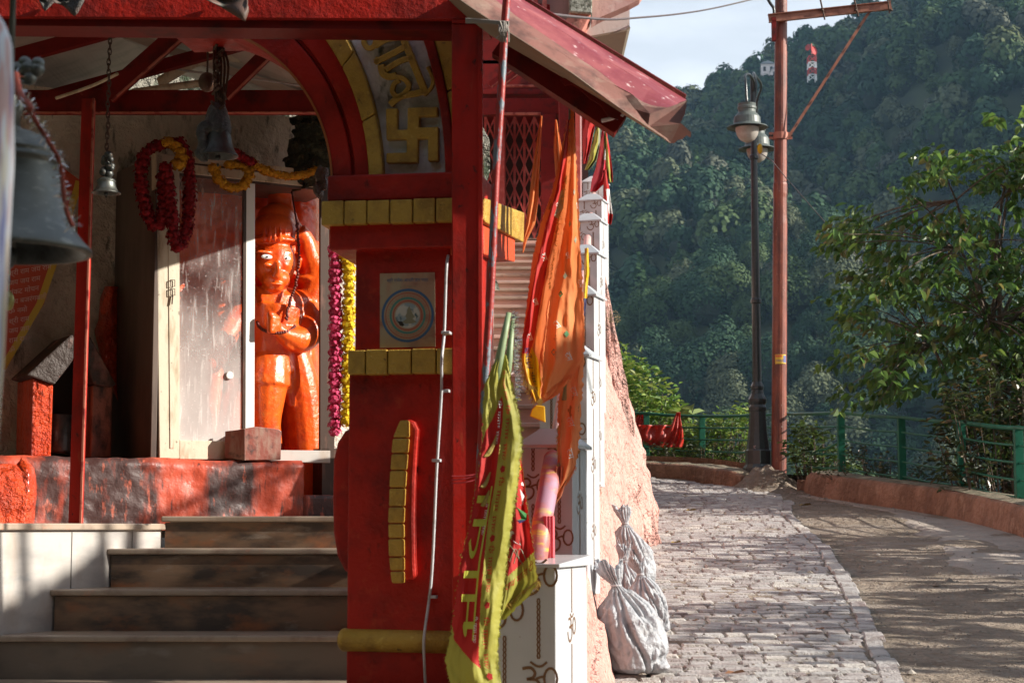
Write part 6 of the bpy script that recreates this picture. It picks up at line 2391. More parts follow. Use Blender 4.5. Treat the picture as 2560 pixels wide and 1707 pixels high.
def tiled_post(Yc, w_, d_, zt, zb_, label, xr, rot=-17, cap=.07, flat=False, om_s=.072, pitch=.30):
    """post clad in om tiles; xr, Yc is its right front corner"""
    a = R(rot)
    fx, fy = math.cos(a), math.sin(a)           # along the front, to the right
    sx, sy = -fy, fx                            # going back
    rt = V((xr, Yc, 0))
    lf = rt - V((fx, fy, 0)) * w_
    bk = V((sx, sy, 0)) * d_
    root = empty('tiled_post', tuple((rt + lf) / 2 + ZV * zb_), label, 'post', 'white tiled posts of the stair balustrade')
    b = MB()
    cs = [lf, rt, rt + bk, lf + bk]
    b.hexa([p + ZV * zb_ for p in cs] + [p + ZV * zt for p in cs])
    b.build('shaft', M['tile'], root, bevel=.003)
    b = MB()
    ov = .018
    f_, s_ = V((fx, fy, 0)) * ov, V((sx, sy, 0)) * ov
    lo = [lf - f_ - s_, rt + f_ - s_, rt + bk + f_ + s_, lf + bk - f_ + s_]
    c = (lf + rt + bk) / 2 + (lf - lf)
    c = (lo[0] + lo[2]) / 2
    q = .0 if flat else .35
    if not flat:
        n = b.vv([p + ZV * zt for p in lo] + [p + ZV * (zt + .012) for p in lo] + [c + (p - c) * q + ZV * (zt + cap) for p in lo])
        for i in range(4):
            j = (i + 1) % 4
            b.face((n + i, n + j, n + 4 + j, n + 4 + i))
            b.face((n + 4 + i, n + 4 + j, n + 8 + j, n + 8 + i))
        b.face((n + 8, n + 9, n + 10, n + 11))
        b.face((n + 3, n + 2, n + 1, n))
    else:
        b.hexa([p + ZV * zt for p in lo] + [lo[0] + ZV * (zt + .012), lo[1] + ZV * (zt + .012), lo[2] + ZV * (zt + cap), lo[3] + ZV * (zt + cap)])
    cp_ = b.build('cap', M['tile'], root, bevel=.002)
    # printed motif: front and right side
    nf = V((fy, -fx, 0)) * .0016
    b = MB()
    ff = lambda x, y: lf + V((fx, fy, 0)) * x + nf + ZV * y
    n_c = 2 if w_ > .17 else 1
    for i in range(n_c):
        om_column(b, w_ * (i + .5) / n_c, zb_, zt, ff, om_s, pitch, start=.14 - .07 * (i % 2) * 1.6)
    ns = V((fx, fy, 0)) * .0016
    fs_ = lambda x, y: rt + V((sx, sy, 0)) * x + ns + ZV * y
    om_column(b, d_ * .5, zb_, zt, fs_, om_s * .8, pitch, start=.2)
    if b.v:
        b.build('om_motif', M['motif'], root)
    b = MB()
    for z in np.arange(zt - .42, zb_, -.42):
        b.prism([lf + nf * .6 + ZV * z, rt + nf * .6 + ZV * z, rt + nf * .6 + ZV * (z + .004), lf + nf * .6 + ZV * (z + .004)], nf * -.4)
    if b.v:
        b.build('grout_line', M['grout'], root)
    return root


z0 = P(1300, 1418, 5.9).z
tiled_post(5.9, .23, .42, z0, .6, 'nearest and lowest white om-tiled post, grey in shade, behind the lime flag', P(1389, 1418, 5.9).x, rot=-16, flat=True, cap=.035, om_s=.088, pitch=.33)
tiled_post(6.6, .20, .2, P(1300, 1119, 6.6).z, .6, 'tall white om-tiled post with a pyramid cap, under the hem of the orange flag', P(1431, 1119, 6.6).x, cap=.075)
labs = {9.1: 'third white om-tiled post up the stair, mostly behind the orange flag', 11.3: 'fourth white om-tiled post up the stair, behind the flags', 13.6: 'fifth om-tiled post up the stair, its cap beside the orange flag',
        16.2: 'sixth om-tiled post up the stair, second white cap from the top group', 18.4: 'seventh om-tiled post, high up the stair below the hanging pink and white flags', 21.0: 'last and highest om-tiled post, behind the far flags'}
for Yq, l in labs.items():
    tiled_post(Yq, .25, .25, ztop(Yq) - .05, ztop(Yq) - 1.25, l, xpost(Yq), cap=.09, om_s=.075, pitch=.34)
# tiled plinth strips between the posts
ys = [6.8, 9.1, 11.3, 13.6, 16.2, 18.4, 21.0]
for i in range(6):
    ya, yb = ys[i] + .2, ys[i + 1]
    b = MB()
    xa, xb = xpost(ya) - .03, xpost(yb) - .03
    za, zb2 = ztop(ya), ztop(yb)
    b.hexa([(xa - .12, ya, za - 1.3), (xa, ya, za - 1.3), (xb, yb, zb2 - 1.3), (xb - .12, yb, zb2 - 1.3), (xa - .12, ya, za - .62), (xa, ya, za - .62), (xb, yb, zb2 - .62), (xb - .12, yb, zb2 - .62)])
    o = b.build('tiled_parapet', M['tile'], bevel=.003)
    tag(o, ['low tiled parapet nearest the viewer, beyond the pyramid-capped post', 'low tiled parapet between the third and fourth posts', 'low tiled parapet between the fourth and fifth posts', 'low tiled parapet between the fifth and sixth posts', 'low tiled parapet between the sixth and seventh posts', 'highest low tiled parapet at the head of the stair'][i], 'parapet', 'low tiled parapets between the posts')
    b = MB()
    b.tube([(xa - .06, ya - .1, za - .2), (xb - .08, yb + .04, zb2 - .2)], .034, 10)
    o = b.build('handrail', M['pinkplaster'], smooth=True)
    tag(o, ['pink handrail pipe nearest the viewer, behind the orange flag', 'pink handrail pipe between the third and fourth posts', 'pink handrail pipe between the fourth and fifth posts', 'pink handrail pipe between the fifth and sixth posts', 'pink handrail pipe between the sixth and seventh posts', 'highest pink handrail pipe, at the head of the stair'][i], 'handrail', 'pink handrail pipes of the stair')
# wrapped handrail coming down towards the viewer
hr = empty('wrapped_handrail', tuple(P(1345, 1400, 6.15)), 'thick handrail wrapped in pink and gold swirled cloth, coming down to the nearest post', 'handrail')
sw = mat('swirled_cloth', (0.5, 0.17, 0.15), .5, [((0.62, 0.42, 0.08), (8, 8, 34), .5, .58, 3), ((0.38, 0.22, 0.3), (6, 6, 12), .48, .6, 3), ((0.6, 0.08, 0.05), (4, 4, 9), .58, .66, 3)], bump=.1)
b = MB()
b.tube([P(1341, 1420, 6.1), P(1356, 1300, 6.25), P(1380, 1165, 6.5), P(1384, 1148, 6.55)], [.034, .035, .036, .037], 16)
b.build('pipe', sw, hr, smooth=True)
b = MB()
for i in range(9):
    x = 1360 + i * 2.6
    b.tube([P(x, 1290, 6.22 - .01 * (i % 3)), P(x + 1, 1402 + random.uniform(-10, 4), 6.2 - .01 * (i % 3))], .0075, 5)
b.build('hanging_fringe', M['pinkcloth'], hr)

# --- salmon limewashed wall and rock between stair and road
wl2 = MB()
def pw(u, v):
    Y = lerp(4.6, 22.5, u ** .95)
    t = v
    zb_ = rz(Y) - .05
    zt = max(ztop(Y) - 1.12, zb_ + .25) + .04
    xt = xpost(Y) - .01 + .03 * max(0, 1 - abs(Y - 6.8) / .8)
    xb = interp(WBASE, Y)
    if Y < 6.5:
        xt = min(xt, xb)
    prof = t ** 1.0
    bul = math.exp(-((Y - 15.9) / 1.5) ** 2)
    x = lerp(xb, xt, lerp(prof, t ** .55 if t < 1 else 1, .25))
    x += bul * .2 * max(0, math.sin(math.pi * min(1, t * .82 + .10))) * (.75 + .5 * fnoise(Y * 1.3, t * 3, 5)) 
    nz_ = .05 * fnoise(Y * .8, t * 3, 1) + .025 * fnoise(Y * 2.5, t * 7, 4)
    rough = .35 + 1.6 * bul
    x += nz_ * rough * (1 - t * .7) + .035 * (1 if t < .55 and Y < 12.5 else 0) * min(1, (.55 - t) * 30 if t < .55 else 0)
    return (x, Y, lerp(zb_, zt, t))
wl2.grid(pw, 260, 70)
tag(wl2.build('pink_wall', M['pinkwall'], smooth=True, recalc=False), 'rough salmon-pink limewashed wall bulging with rock beside the road', 'wall')
b = MB()
b.hexa([(xpost(5) - .4, 5.0, .4), (xpost(5) - .02, 5.0, .4), (xpost(22) - .02, 22, 1.8), (-1, 22, 1.8), (xpost(5) - .4, 5.0, 1.0), (xpost(5) - .03, 5.0, 1.0), (xpost(22) - .05, 22, ztop(22) - 1.1), (-1, 22, ztop(22) - 1.1)])
# rock buttress standing out
mb = MB()
def bt(u, v):
    a = math.pi * (u - .08) * 1.05
    Yc, Xc = 16.0, .93
    zb_, zt = rz(16) - .1, rz(16) + 2.35
    t = v
    r = lerp(.40, .03, t ** .95) * (1 + .30 * fnoise(math.cos(a) * 1.7, t * 2.6, 3) + .13 * fnoise(a * 3, t * 8, 9))
    if t < .2:
        r *= 1 + (.2 - t) * .6
    x = Xc + r * math.sin(a) * .82 - .12 * t
    y = Yc - r * math.cos(a) * 2.2
    return (x, y, lerp(zb_, zt, t))
mb.grid(bt, 60, 60)
M['butt'] = mat('limewashed_rock', (0.70, 0.40, 0.34), .85, [((0.6, 0.3, 0.25), (5, 5, 2), .45, .65, 7), ((0.2, 0.15, 0.12), (4, 1.6, 1.8), .52, .64, 8, .85), ((0.12, 0.12, 0.08), (7, 7, 4), .62, .72, 8, .8)], bump=.6, bscale=10, bump2=.8, b2scale=3)
tag(mb.build('rock_buttress', M['butt'], smooth=True), 'pink-washed rock buttress at the far end of the wall, ending on the cobbles', 'rock')

# --- filled white sacks lying along the foot of the wall
def sack(cx, by, wpx, hpx, d, label, lean=0.0, seed=0):
    rg = random.Random(seed)
    k = d / FOC
    c = P(cx, by, d)
    w_, h_ = wpx * k / 2, hpx * k
    z0_ = rz(c.y) + .02
    root = empty('white_sack', (c.x, c.y, z0_), label, 'sack', 'white sacks along the foot of the pink wall')
    ph = rg.uniform(0, 6)
    kf = rg.choice((5, 6, 7))
    def surf(u, v):
        a = 2 * math.pi * u
        ca, sa = math.cos(a), math.sin(a)
        r = interp([(0, .0), (.03, .66), (.10, .96), (.25, 1.06), (.42, 1.0), (.56, .74), (.66, .44), (.73, .22), (.77, .15), (.84, .22), (.93, .34), (1.0, .44)], v)
        z = interp([(0, .0), (.03, .0), (.10, .05), (.25, .24), (.42, .46), (.56, .62), (.66, .71), (.73, .77), (.77, .80), (.84, .85), (.93, .92), (1, 1.0)], v)
        near = interp([(0, 0), (.3, .12), (.5, .5), (.7, 1), (1, 1)], v)
        wa = a * 8 + 1.8 * fnoise(ca * 1.1 + seed, sa * 1.1, v * 1.5, 2) + ph
        radial = (1 - abs(math.sin(wa))) ** 2.0 * .34 * near
        q1 = abs(fnoise(ca * 1.3 + seed * 2.1, sa * 1.3, z * 2.6 + ca, 1))
        q2 = abs(fnoise(ca * 2.8 - z * 2 + seed, sa * 2.8, z * 4.5, 1))
        dents = (.24 * max(0, .22 - q1) / .22 + .10 * max(0, .2 - q2) / .2) * (1 - .6 * near)
        rr = r * (1 - radial - dents + .16 * fnoise(ca * .8 + seed * 3, sa * .8, v * 1.5, 2))
        lx_ = lean * h_ * v ** 1.3
        rag = .05 * h_ * math.sin(a * 3 + seed) * max(0, v - .8) * 5
        sag = .10 * h_ * math.sin(a + seed) * (v < .7) * v
        return (c.x + lx_ + rr * w_ * ca, c.y + rr * w_ * .85 * sa, z0_ + z * h_ + sag * .5 + rag)
    b = MB()
    b.grid(surf, 120, 90)
    b.build('sack_body', M['sack'], root, smooth=True, solid=.002)
    b = MB()
    p0 = V(surf(.0, .77)); p1 = V(surf(.5, .77)); m_ = (p0 + p1) / 2
    for q in range(2):
        b.tube([m_ + V((.16 * w_ * math.cos(t_), .15 * w_ * math.sin(t_), .004 * q)) for t_ in np.linspace(0, 6.28, 13)], .003, 5)
    for i in range(14):
        a = rg.uniform(0, 6.28)
        p = V(surf(a / 6.283, .99))
        b.tube([p, p + V((math.cos(a) * .02, 0, rg.uniform(.01, .05)))], .0012, 4)
    b.build('tie_string', M['whitewire'], root)
    b = MB()
    def onf(x, y):
        u = .75 + x * .9
        return V(surf(u, .36 + y * 1.6)) + V((0, -.004, 0))
    lay_text(b, 'UREA', lambda x, y: onf(x - .05, y + x * .3), .05)
    b.build('faded_print', mat('faded_grey_print', (0.38, 0.37, 0.4), .7), root)
    return root
sack(1600, 1690, 172, 265, 9.2, 'nearest and largest white sack, bulging at the foot of the pink wall', -.3, 1)
sack(1628, 1592, 108, 180, 10.5, 'crumpled white sack leaning right, just beyond the largest sack', -.2, 2)
sack(1570, 1560, 90, 180, 11.0, 'white sack against the wall between the largest and the farthest sack', -.05, 3)
sack(1586, 1464, 106, 190, 12.7, 'farthest white sack, standing upright with its mouth tied', -.16, 4)

# ================================================================ cloth flags
def drape(name, rows, Yc, mats, mfn, fold, parent=None, nu=60, nv=120, ruf=.0, solid=0):
    """cloth between left and right outlines; rows (py, xl, xr[, dY])"""
    R0 = [r if len(r) > 3 else (*r, 0) for r in rows]
    def f(u, v, lift=0.0):
        py = lerp(R0[0][0], R0[-1][0], v)
        xl = interp([(r[0], r[1]) for r in R0], py)
        xr = interp([(r[0], r[2]) for r in R0], py)
        dY = interp([(r[0], r[3]) for r in R0], py)
        e = ruf * fnoise(py * .09, u * 2, 1) * (abs(u - .5) * 2) ** 6
        px = lerp(xl, xr, u) + e
        return P(px, py, Yc + dY + fold(u, v, px, py) - lift)
    b = MB()
    b.grid(lambda u, v: f(u, v), nu, nv, mfn)
    o = b.build(name, mats, parent, smooth=True, solid=solid)
    return o, f


def fringe(f, edge, n, L, parent, m, seed=5, dn=(0, 0, -1), wd=.0011, name='fringe'):
    """threads along an edge: edge(t) -> (u, v)"""
    rg = random.Random(seed)
    mb = MB()
    for i in range(n):
        u, v = edge(rg.random())
        p = f(u, v, .002)
        d = (V(dn) + V((rg.gauss(0, .45), rg.gauss(0, .35), rg.gauss(0, .35)))).normalized()
        s = V((1, 0, 0)) * wd
        q = p + d * L * rg.uniform(.5, 1.3)
        mid = (p + q) / 2 + V((rg.gauss(0, .15), 0, rg.gauss(0, .15))) * L
        mb.quad(p - s, p + s, mid + s * .8, mid - s * .8)
        mb.quad(mid - s * .8, mid + s * .8, q + s * .4, q - s * .4)
    return mb.build(name, m, parent)


# lime and red flag, close to the viewer
YL = 5.62
lf = empty('lime_flag', tuple(P(1200, 1707, YL)), 'large lime and red flag with mirrored yellow writing, hanging down beside the steel post', 'flag')
rowsL = [(886, 1243, 1266), (905, 1236, 1270), (960, 1212, 1281), (1010, 1208, 1292), (1060, 1206, 1302), (1110, 1205, 1306), (1200, 1192, 1296), (1300, 1176, 1280), (1400, 1152, 1268), (1500, 1138, 1256), (1600, 1124, 1246), (1650, 1112, 1245), (1690, 1122, 1250), (1760, 1135, 1262)]
bnd = [(886, .55), (960, .55), (1010, .6), (1060, .52), (1110, .44), (1200, .45), (1300, .43), (1400, .50), (1500, .54), (1600, .60), (1672, .66)]
low = [(886, .9), (985, .62), (1000, .5), (1040, .3), (1080, .08), (1110, .0), (1560, .0), (1600, .10), (1672, .66)]
def foldL(u, v, px, py):
    return .016 * math.sin(u * 7 + py * .004) + .004 * math.sin(u * 17 + 1.3 - py * .003) + .020 * fnoise(u * 2.4, py * .006, 2) - .02 * math.sin(math.pi * u)
def mL(u, v):
    py = lerp(886, 1760, v)
    return 1 if 985 < py < 1672 and interp(low, py) < u < interp(bnd, py) else 0
o, fL = drape('cloth', rowsL, YL, [M['flaglime'], M['flagred']], mL, foldL, lf, 110, 260, ruf=4)
def tmap(f, u0, v0, du, dv, lift=.0022):
    """text running down the cloth, mirrored as on the back of a printed flag; x along the hang, y across"""
    return lambda x, y: f(min(.995, max(.005, u0 + du * y)), min(.995, max(.0, v0 + dv * x)), lift)
b = MB()
def seat(f, b, txt, py0, py1, uc, size_u, h_, mirror=1):
    """lay txt along the cloth from py0 to py1 centred on uc(py), size_u tall"""
    vs, fs = glyphs(txt, 1.0, 3)
    x0, x1 = min(v[0] for v in vs), max(v[0] for v in vs)
    ys_ = [v[1] for v in vs]
    yc = (min(ys_) + max(ys_)) / 2
    n = b.vv([f(min(.99, max(.01, uc(lerp(py0, py1, (x - x0) / (x1 - x0))) + mirror * (y - yc) * size_u)), (lerp(py0, py1, (x - x0) / (x1 - x0)) - h_[0]) / (h_[1] - h_[0]), .005) for x, y in vs])
    for q in fs:
        b.face([n + k_ for k_ in q])
HL = (886, 1760)
bu = lambda py: interp(bnd, py)
seat(fL, b, 'माता', 1600, 1215, lambda py: interp([(1080, .24), (1300, .24), (1450, .27), (1600, .33)], py), .52, HL)
b.build('large_lettering', mat('yellow_print', (0.5, 0.5, 0.06), .5), lf)
b = MB()
for a, c in ((1110, 1000), (1338, 1252), (1606, 1540)):
    seat(fL, b, 'जय माता दी', a, c, lambda py: bu(py) - .085, .10, HL)
b.build('small_white_lettering', M['flagwht'], lf)
b = MB()
for a, c in ((1150, 1010), (1330, 1190), (1480, 1362), (1672, 1540), (1000, 925)):
    seat(fL, b, 'जय माता दी', a, c, lambda py: bu(py) + .145, .135, HL)
for yy in (1172, 1345, 1512, 1690):
    u0, v0 = bu(yy) + .14, (yy - HL[0]) / (HL[1] - HL[0])
    n = b.vv([fL(u0 + .05 * math.cos(q * math.pi / 5) * (1 + .3 * (q % 2)), v0 + .009 * math.sin(q * math.pi / 5) * (1 + .3 * (q % 2)), .003) for q in range(10)])
    b.face(range(n, n + 10))
b.build('red_lettering', M['flagred'], lf)
b = MB()
for (ya, ua, yb_, ub_) in ((1088, .36, 1140, .1), (1180, .3, 1215, .12), (1225, .34, 1262, .2)):
    pts = [fL(lerp(ua, ub_, t), (lerp(ya, yb_, t) + 12 * math.sin(t * 3.1) - HL[0]) / (HL[1] - HL[0]), .004) for t in np.linspace(0, 1, 9)]
    b.tube(pts, [.002, .004, .006, .007, .008, .008, .007, .005, .002], 6)
b.build('printed_swirl', mat('dull_yellow_print', (0.4, 0.3, 0.08), .6), lf)
fringe(fL, lambda t: (.995, lerp(.08, 1, t)), 420, .008, lf, M['flaglime'], 4, (.8, 0, -.5), .0014)
fringe(fL, lambda t: (.003, lerp(.02, 1, t)), 200, .005, lf, M['flaglime'], 6, (-.8, 0, -.5), .0014)
b = MB()
b.tube([P(1236, 960, YL - .0), P(1250, 890, YL - .02), P(1262, 830, YL - .01), P(1272, 782, YL)], [.014, .0135, .011, .008], 10)
b.tube([P(1262, 980, YL + .03), P(1272, 900, YL + .03), P(1282, 800, YL + .02)], [.012, .012, .006], 8)
b.build('bamboo_stick', M['bamboo'], lf, smooth=True)
path = spline([tuple(P(1278, 785, YL + .01)), tuple(P(1286, 850, YL)), tuple(P(1284, 900, YL)), tuple(P(1288, 960, YL)), tuple(P(1285, 1000, YL))], 8)
tinsel(path, 420, .022, lf, gdir=(.75, -.1, .1), wd=.0009, seed=8)
# second small flag beside it
sf = empty('small_red_flag', tuple(P(1300, 1500, 5.72)), 'small red flag with a lime border and printed figure, tucked behind the lime flag', 'flag')
rowsS = [(1060, 1284, 1292), (1110, 1282, 1300), (1150, 1280, 1305), (1250, 1268, 1316), (1320, 1262, 1326), (1380, 1258, 1335), (1440, 1256, 1343), (1455, 1255, 1345), (1490, 1254, 1322), (1520, 1252, 1290), (1548, 1250, 1262)]
bs = lambda u: lerp(1450, 1378, u)
def mS(u, v):
    return 0 if lerp(1060, 1548, v) < bs(u) else 1
o, fS = drape('cloth', rowsS, 5.75, [M['flagred'], M['flaglime']], mS, lambda u, v, px, py: .018 * math.sin(u * 7 + v * 4) + .015 * fnoise(u * 3, v * 4, 3), sf, 60, 120, ruf=4)
b = MB()
HS = (1060, 1548)
vs, fs = glyphs('जय माता दी', 1.0)
x0, x1 = min(v[0] for v in vs), max(v[0] for v in vs)
n = b.vv([fS(lerp(.12, .93, (x - x0) / (x1 - x0)), (bs(lerp(.12, .93, (x - x0) / (x1 - x0))) + 30 - (y - .3) * 26 - HS[0]) / (HS[1] - HS[0]), .003) for x, y in vs])
for q in fs:
    b.face([n + k_ for k_ in q])
b.build('border_lettering', M['flagred'], sf)
def patch(pts, m, name, f=fS, H=HS, par=sf):
    b = MB()
    n = b.vv([f(u, (py - H[0]) / (H[1] - H[0]), .0035) for u, py in pts])
    b.face(range(n, n + len(pts)))
    return b.build(name, m, par)
patch([(.1, 1258), (.5, 1268), (.95, 1284), (.9, 1298), (.5, 1300), (.15, 1290)], M['flaggrn'], 'green_garment')
patch([(.15, 1296), (.5, 1300), (.9, 1298), (.6, 1308), (.3, 1304)], M['flagnavy'], 'navy_hem')
patch([(.3, 1228), (.7, 1222), (.9, 1240), (.8, 1262), (.4, 1262), (.2, 1250)], M['flagwht'], 'white_figure')
patch([(.25, 1160), (.6, 1150), (.9, 1172), (.5, 1186), (.2, 1180)], M['flagyel'], 'yellow_figure')
patch([(.3, 1196), (.9, 1206), (.95, 1214), (.3, 1208)], M['flagwht'], 'white_band')
patch([(.15, 1330), (.3, 1326), (.55, 1350), (.6, 1362), (.4, 1356), (.2, 1342)], M['flagwht'], 'printed_hand')
b = MB()
ribbon(b, [(.25, 1392), (.45, 1372), (.62, 1380), (.7, 1402)], .0, lambda x, y: V((0, 0, 0)))
b = MB()
for pts in ([(.2, 1404), (.34, 1376), (.44, 1374), (.52, 1404)], [(.34, 1408), (.46, 1380), (.58, 1372), (.72, 1400)], [(.0, 1350), (.3, 1370), (.62, 1412)]):
    b.tube([fS(u, (py - HS[0]) / (HS[1] - HS[0]), .003) for u, py in spline(pts, 5)], .0012, 5)
b.build('printed_lines', M['figprint'], sf)
fringe(fS, lambda t: (lerp(.98, .3, t), lerp(.80, .93, t)), 260, .022, sf, M['goldfringe'], 7, (.5, 0, -.7), .0011)
fringe(fS, lambda t: (.99, lerp(.05, .8, t)), 160, .008, sf, M['goldfringe'], 9, (.6, 0, -.3), .0011)

# the orange flags
YO = 6.38
of = empty('orange_flag', tuple(P(1400, 1262, YO)), 'long orange flag with small printed words, the biggest of the bunch beside the porch', 'flag')
rowsO = [(270, 1427, 1434), (330, 1424, 1437), (400, 1420, 1441), (489, 1410, 1446), (560, 1400, 1449), (623, 1388, 1451), (712, 1374, 1457), (757, 1368, 1459), (846, 1360, 1462), (900, 1358, 1458), (940, 1355, 1430), (985, 1352, 1396), (1008, 1352, 1358)]
def foldO(u, v, px, py):
    w_ = min(1, (py - 250) / 400)
    return w_ * (.02 * math.sin(u * 6 + py * .003) + .006 * math.sin(u * 19 + 2 + py * .004)) + .028 * w_ * fnoise(u * 2, py * .006, 9)
o, fO = drape('cloth', rowsO, YO, [M['orange']], None or (lambda u, v: 0), foldO, of, 70, 200, ruf=4)
HO = (270, 1008)
b = MB()
for (u0, py, s, rot) in ((.9, 512, 13, -1.4), (.92, 706, 16, -1.4), (.28, 808, 16, -1.0), (.62, 888, 17, -1.2), (.5, 636, 14, -1.3)):
    vs, fs = glyphs('राम', 1.0)
    cx_0 = sum(v[0] for v in vs) / len(vs)
    n = b.vv([fO(min(.99, max(.01, u0 + ((x - cx_0) * math.cos(rot) - (y - .35) * math.sin(rot)) * s / 80)), (py - ((x - cx_0) * math.sin(rot) + (y - .35) * math.cos(rot)) * s - HO[0]) / (HO[1] - HO[0]), .003) for x, y in vs])
    for q in fs:
        b.face([n + k_ for k_ in q])
b.build('small_lettering', M['flagwht'], of)
for (u0, py) in ((.5, 560), (.72, 480), (.35, 735), (.25, 880), (.55, 835), (.45, 690), (.8, 600)):
    patch([(u0 - .06, py), (u0, py - 9), (u0 + .07, py), (u0, py + 9)], M['flaggrn'] if (py // 5) % 2 else M['figprint'], 'printed_lozenge', fO, HO, of)
fringe(fO, lambda t: (lerp(.98, .02, t), lerp(.90, .995, t)), 300, .014, of, M['orange'], 3, (0, 0, -1), .0011)
fringe(fO, lambda t: (.01, lerp(.25, .95, t)), 380, .010, of, M['goldfringe'], 13, (-.6, -.2, -.3), .0011)
# its lower tail, a second orange flag hanging under the first
of2 = empty('orange_flag', tuple(P(1420, 1262, YO + .07)), 'lower orange flag hanging in a point down to the capped tile post', 'flag')
rowsT = [(860, 1420, 1462), (935, 1408, 1458), (960, 1400, 1457), (1025, 1394, 1452), (1090, 1394, 1450), (1150, 1394, 1444), (1194, 1392, 1428), (1215, 1388, 1412), (1240, 1380, 1398), (1264, 1372, 1380)]
o, fT = drape('cloth', rowsT, YO + .07, [M['orange']], lambda u, v: 0, lambda u, v, px, py: .03 * math.sin(u * 7 + py * .006) + .02 * fnoise(u * 3, py * .01, 4), of2, 50, 110, ruf=6)
HT = (860, 1264)
b = MB()
for (u0, py, s) in ((.62, 975, 20), (.55, 1050, 20), (.6, 1130, 20)):
    vs, fs = glyphs('राम', 1.0)
    cx_0 = sum(v[0] for v in vs) / len(vs)
    n = b.vv([fT(min(.99, max(.01, u0 + ((x - cx_0) * .3 + (y - .35) * .95) * s / 50)), (py - ((x - cx_0) * -.95 + (y - .35) * .3) * s - HT[0]) / (HT[1] - HT[0]), .003) for x, y in vs])
    for q in fs:
        b.face([n + k_ for k_ in q])
b.build('small_lettering', M['flagwht'], of2)
fringe(fT, lambda t: (.02, lerp(.5, 1, t)), 160, .012, of2, M['goldfringe'], 23, (-.5, 0, -.6), .0011)
fringe(fT, lambda t: (lerp(.98, .5, t), lerp(.75, 1, t)), 160, .012, of2, M['orange'], 24, (.3, 0, -.8), .0011)
# crumpled end lying against the post
of3 = MB()
rowsC = [(1165, 1384, 1412), (1200, 1376, 1416), (1240, 1372, 1404), (1262, 1374, 1388)]
o, fC = drape('orange_rag', rowsC, 6.45, [mat('pale_orange_cloth', (0.8, 0.36, 0.2), .6, trans=.3)], lambda u, v: 0, lambda u, v, px, py: .03 * math.sin(u * 15 + v * 3), None, 30, 30)
tag(o, 'pale orange rag bunched behind the wrapped handrail', 'rag')

# red flag with a yellow tail, left of the orange one
rf2 = empty('red_yellow_flag', tuple(P(1325, 1010, YO - .05)), 'dark red and orange flag with a yellow lettered tail and gold fringe', 'flag')
rowsR = [(300, 1418, 1424), (400, 1398, 1424), (480, 1380, 1420), (556, 1352, 1412), (640, 1332, 1398), (757, 1317, 1374), (846, 1306, 1364), (904, 1304, 1358), (950, 1314, 1356), (1003, 1338, 1350)]
def mR(u, v):
    py = lerp(300, 1003, v)
    lo_ = interp([(300, .2), (480, .25), (640, .22), (757, .12), (846, .0)], py)
    hi_ = interp([(300, .8), (480, .7), (640, .62), (757, .6), (846, .5), (884, .35)], py)
    if py < 884 and lo_ < u < hi_:
        return 1
    if py > 830 and u < interp([(830, .0), (860, .35), (900, .75), (960, .95)], py):
        return 2
    return 0
o, fR = drape('cloth', rowsR, YO - .05, [M['orange'], M['flagred'], M['flagyel']], mR, lambda u, v, px, py: .028 * math.sin(u * 8 + py * .004) + .018 * fnoise(u * 3, py * .008, 6), rf2, 70, 200, ruf=3)
HR = (300, 1003)
b = MB()
for py, u0 in ((512, .55), (640, .42), (752, .36), (840, .3)):
    vs, fs = glyphs('राम', 1.0)
    cx_0 = sum(v[0] for v in vs) / len(vs)
    n = b.vv([fR(min(.99, max(.01, u0 + ((x - cx_0) * .45 + (y - .35) * .9) * 15 / 56)), (py - ((x - cx_0) * -.9 + (y - .35) * .45) * 15 - HR[0]) / (HR[1] - HR[0]), .003) for x, y in vs])
    for q in fs:
        b.face([n + k_ for k_ in q])
b.build('white_lettering', M['flagwht'], rf2)
b = MB()
seat(fR, b, 'हनुमते नमः॥', 868, 975, lambda py: interp([(868, .2), (975, .62)], py), .30, HR, -1)
b.build('black_lettering', M['flagnavy'], rf2)
fringe(fR, lambda t: (.01, lerp(.8, 1, t)), 260, .02, rf2, M['goldfringe'], 33, (-.4, 0, -.8), .0013)
fringe(fR, lambda t: (lerp(.02, .95, t), lerp(.93, .998, t)), 260, .022, rf2, M['goldfringe'], 34, (.1, 0, -1), .0013)
pth = spline([tuple(fR(.8, .2, .02)), tuple(fR(.75, .4, .02)), tuple(fR(.85, .6, .02))], 10)
tinsel(pth, 260, .012, rf2, 'gold_tinsel', 'goldfringe', .001, None, 10)
patch([(.55, 478), (.8, 470), (.85, 520), (.7, 548), (.5, 540)], M['figprint'], 'printed_figure', fR, HR, rf2)
b = MB()
b.prism([P(1340, 1012, 6.3), P(1362, 1015, 6.3), P(1364, 1056, 6.3), P(1324, 1040, 6.3), P(1330, 1022, 6.3)], (0, .01, 0))
tag(b.build('yellow_cloth_end', M['flagyel'], bevel=.003), 'small folded yellow cloth tip below the fringed tail', 'cloth')
# small orange flag against the gate
rowsG = [(290, 1352, 1356), (400, 1334, 1350), (500, 1322, 1346), (560, 1314, 1338), (600, 1308, 1318), (632, 1306, 1309)]
o, fG = drape('orange_pennant', rowsG, 6.9, [M['orange']], lambda u, v: 0, lambda u, v, px, py: .02 * math.sin(u * 8 + v * 3), None, 20, 60)
tag(o, 'narrow orange pennant hanging in front of the lattice gate', 'flag')
rowsG = [(300, 1388, 1392), (370, 1384, 1404), (430, 1388, 1412), (500, 1398, 1410), (520, 1402, 1406)]
o, fG = drape('orange_pennant', rowsG, 6.9, [M['orange']], lambda u, v: 0, lambda u, v, px, py: .02 * math.sin(u * 8 + v * 3), None, 20, 60)
tag(o, 'short sunlit orange pennant between the dark post and the big orange flag', 'flag')
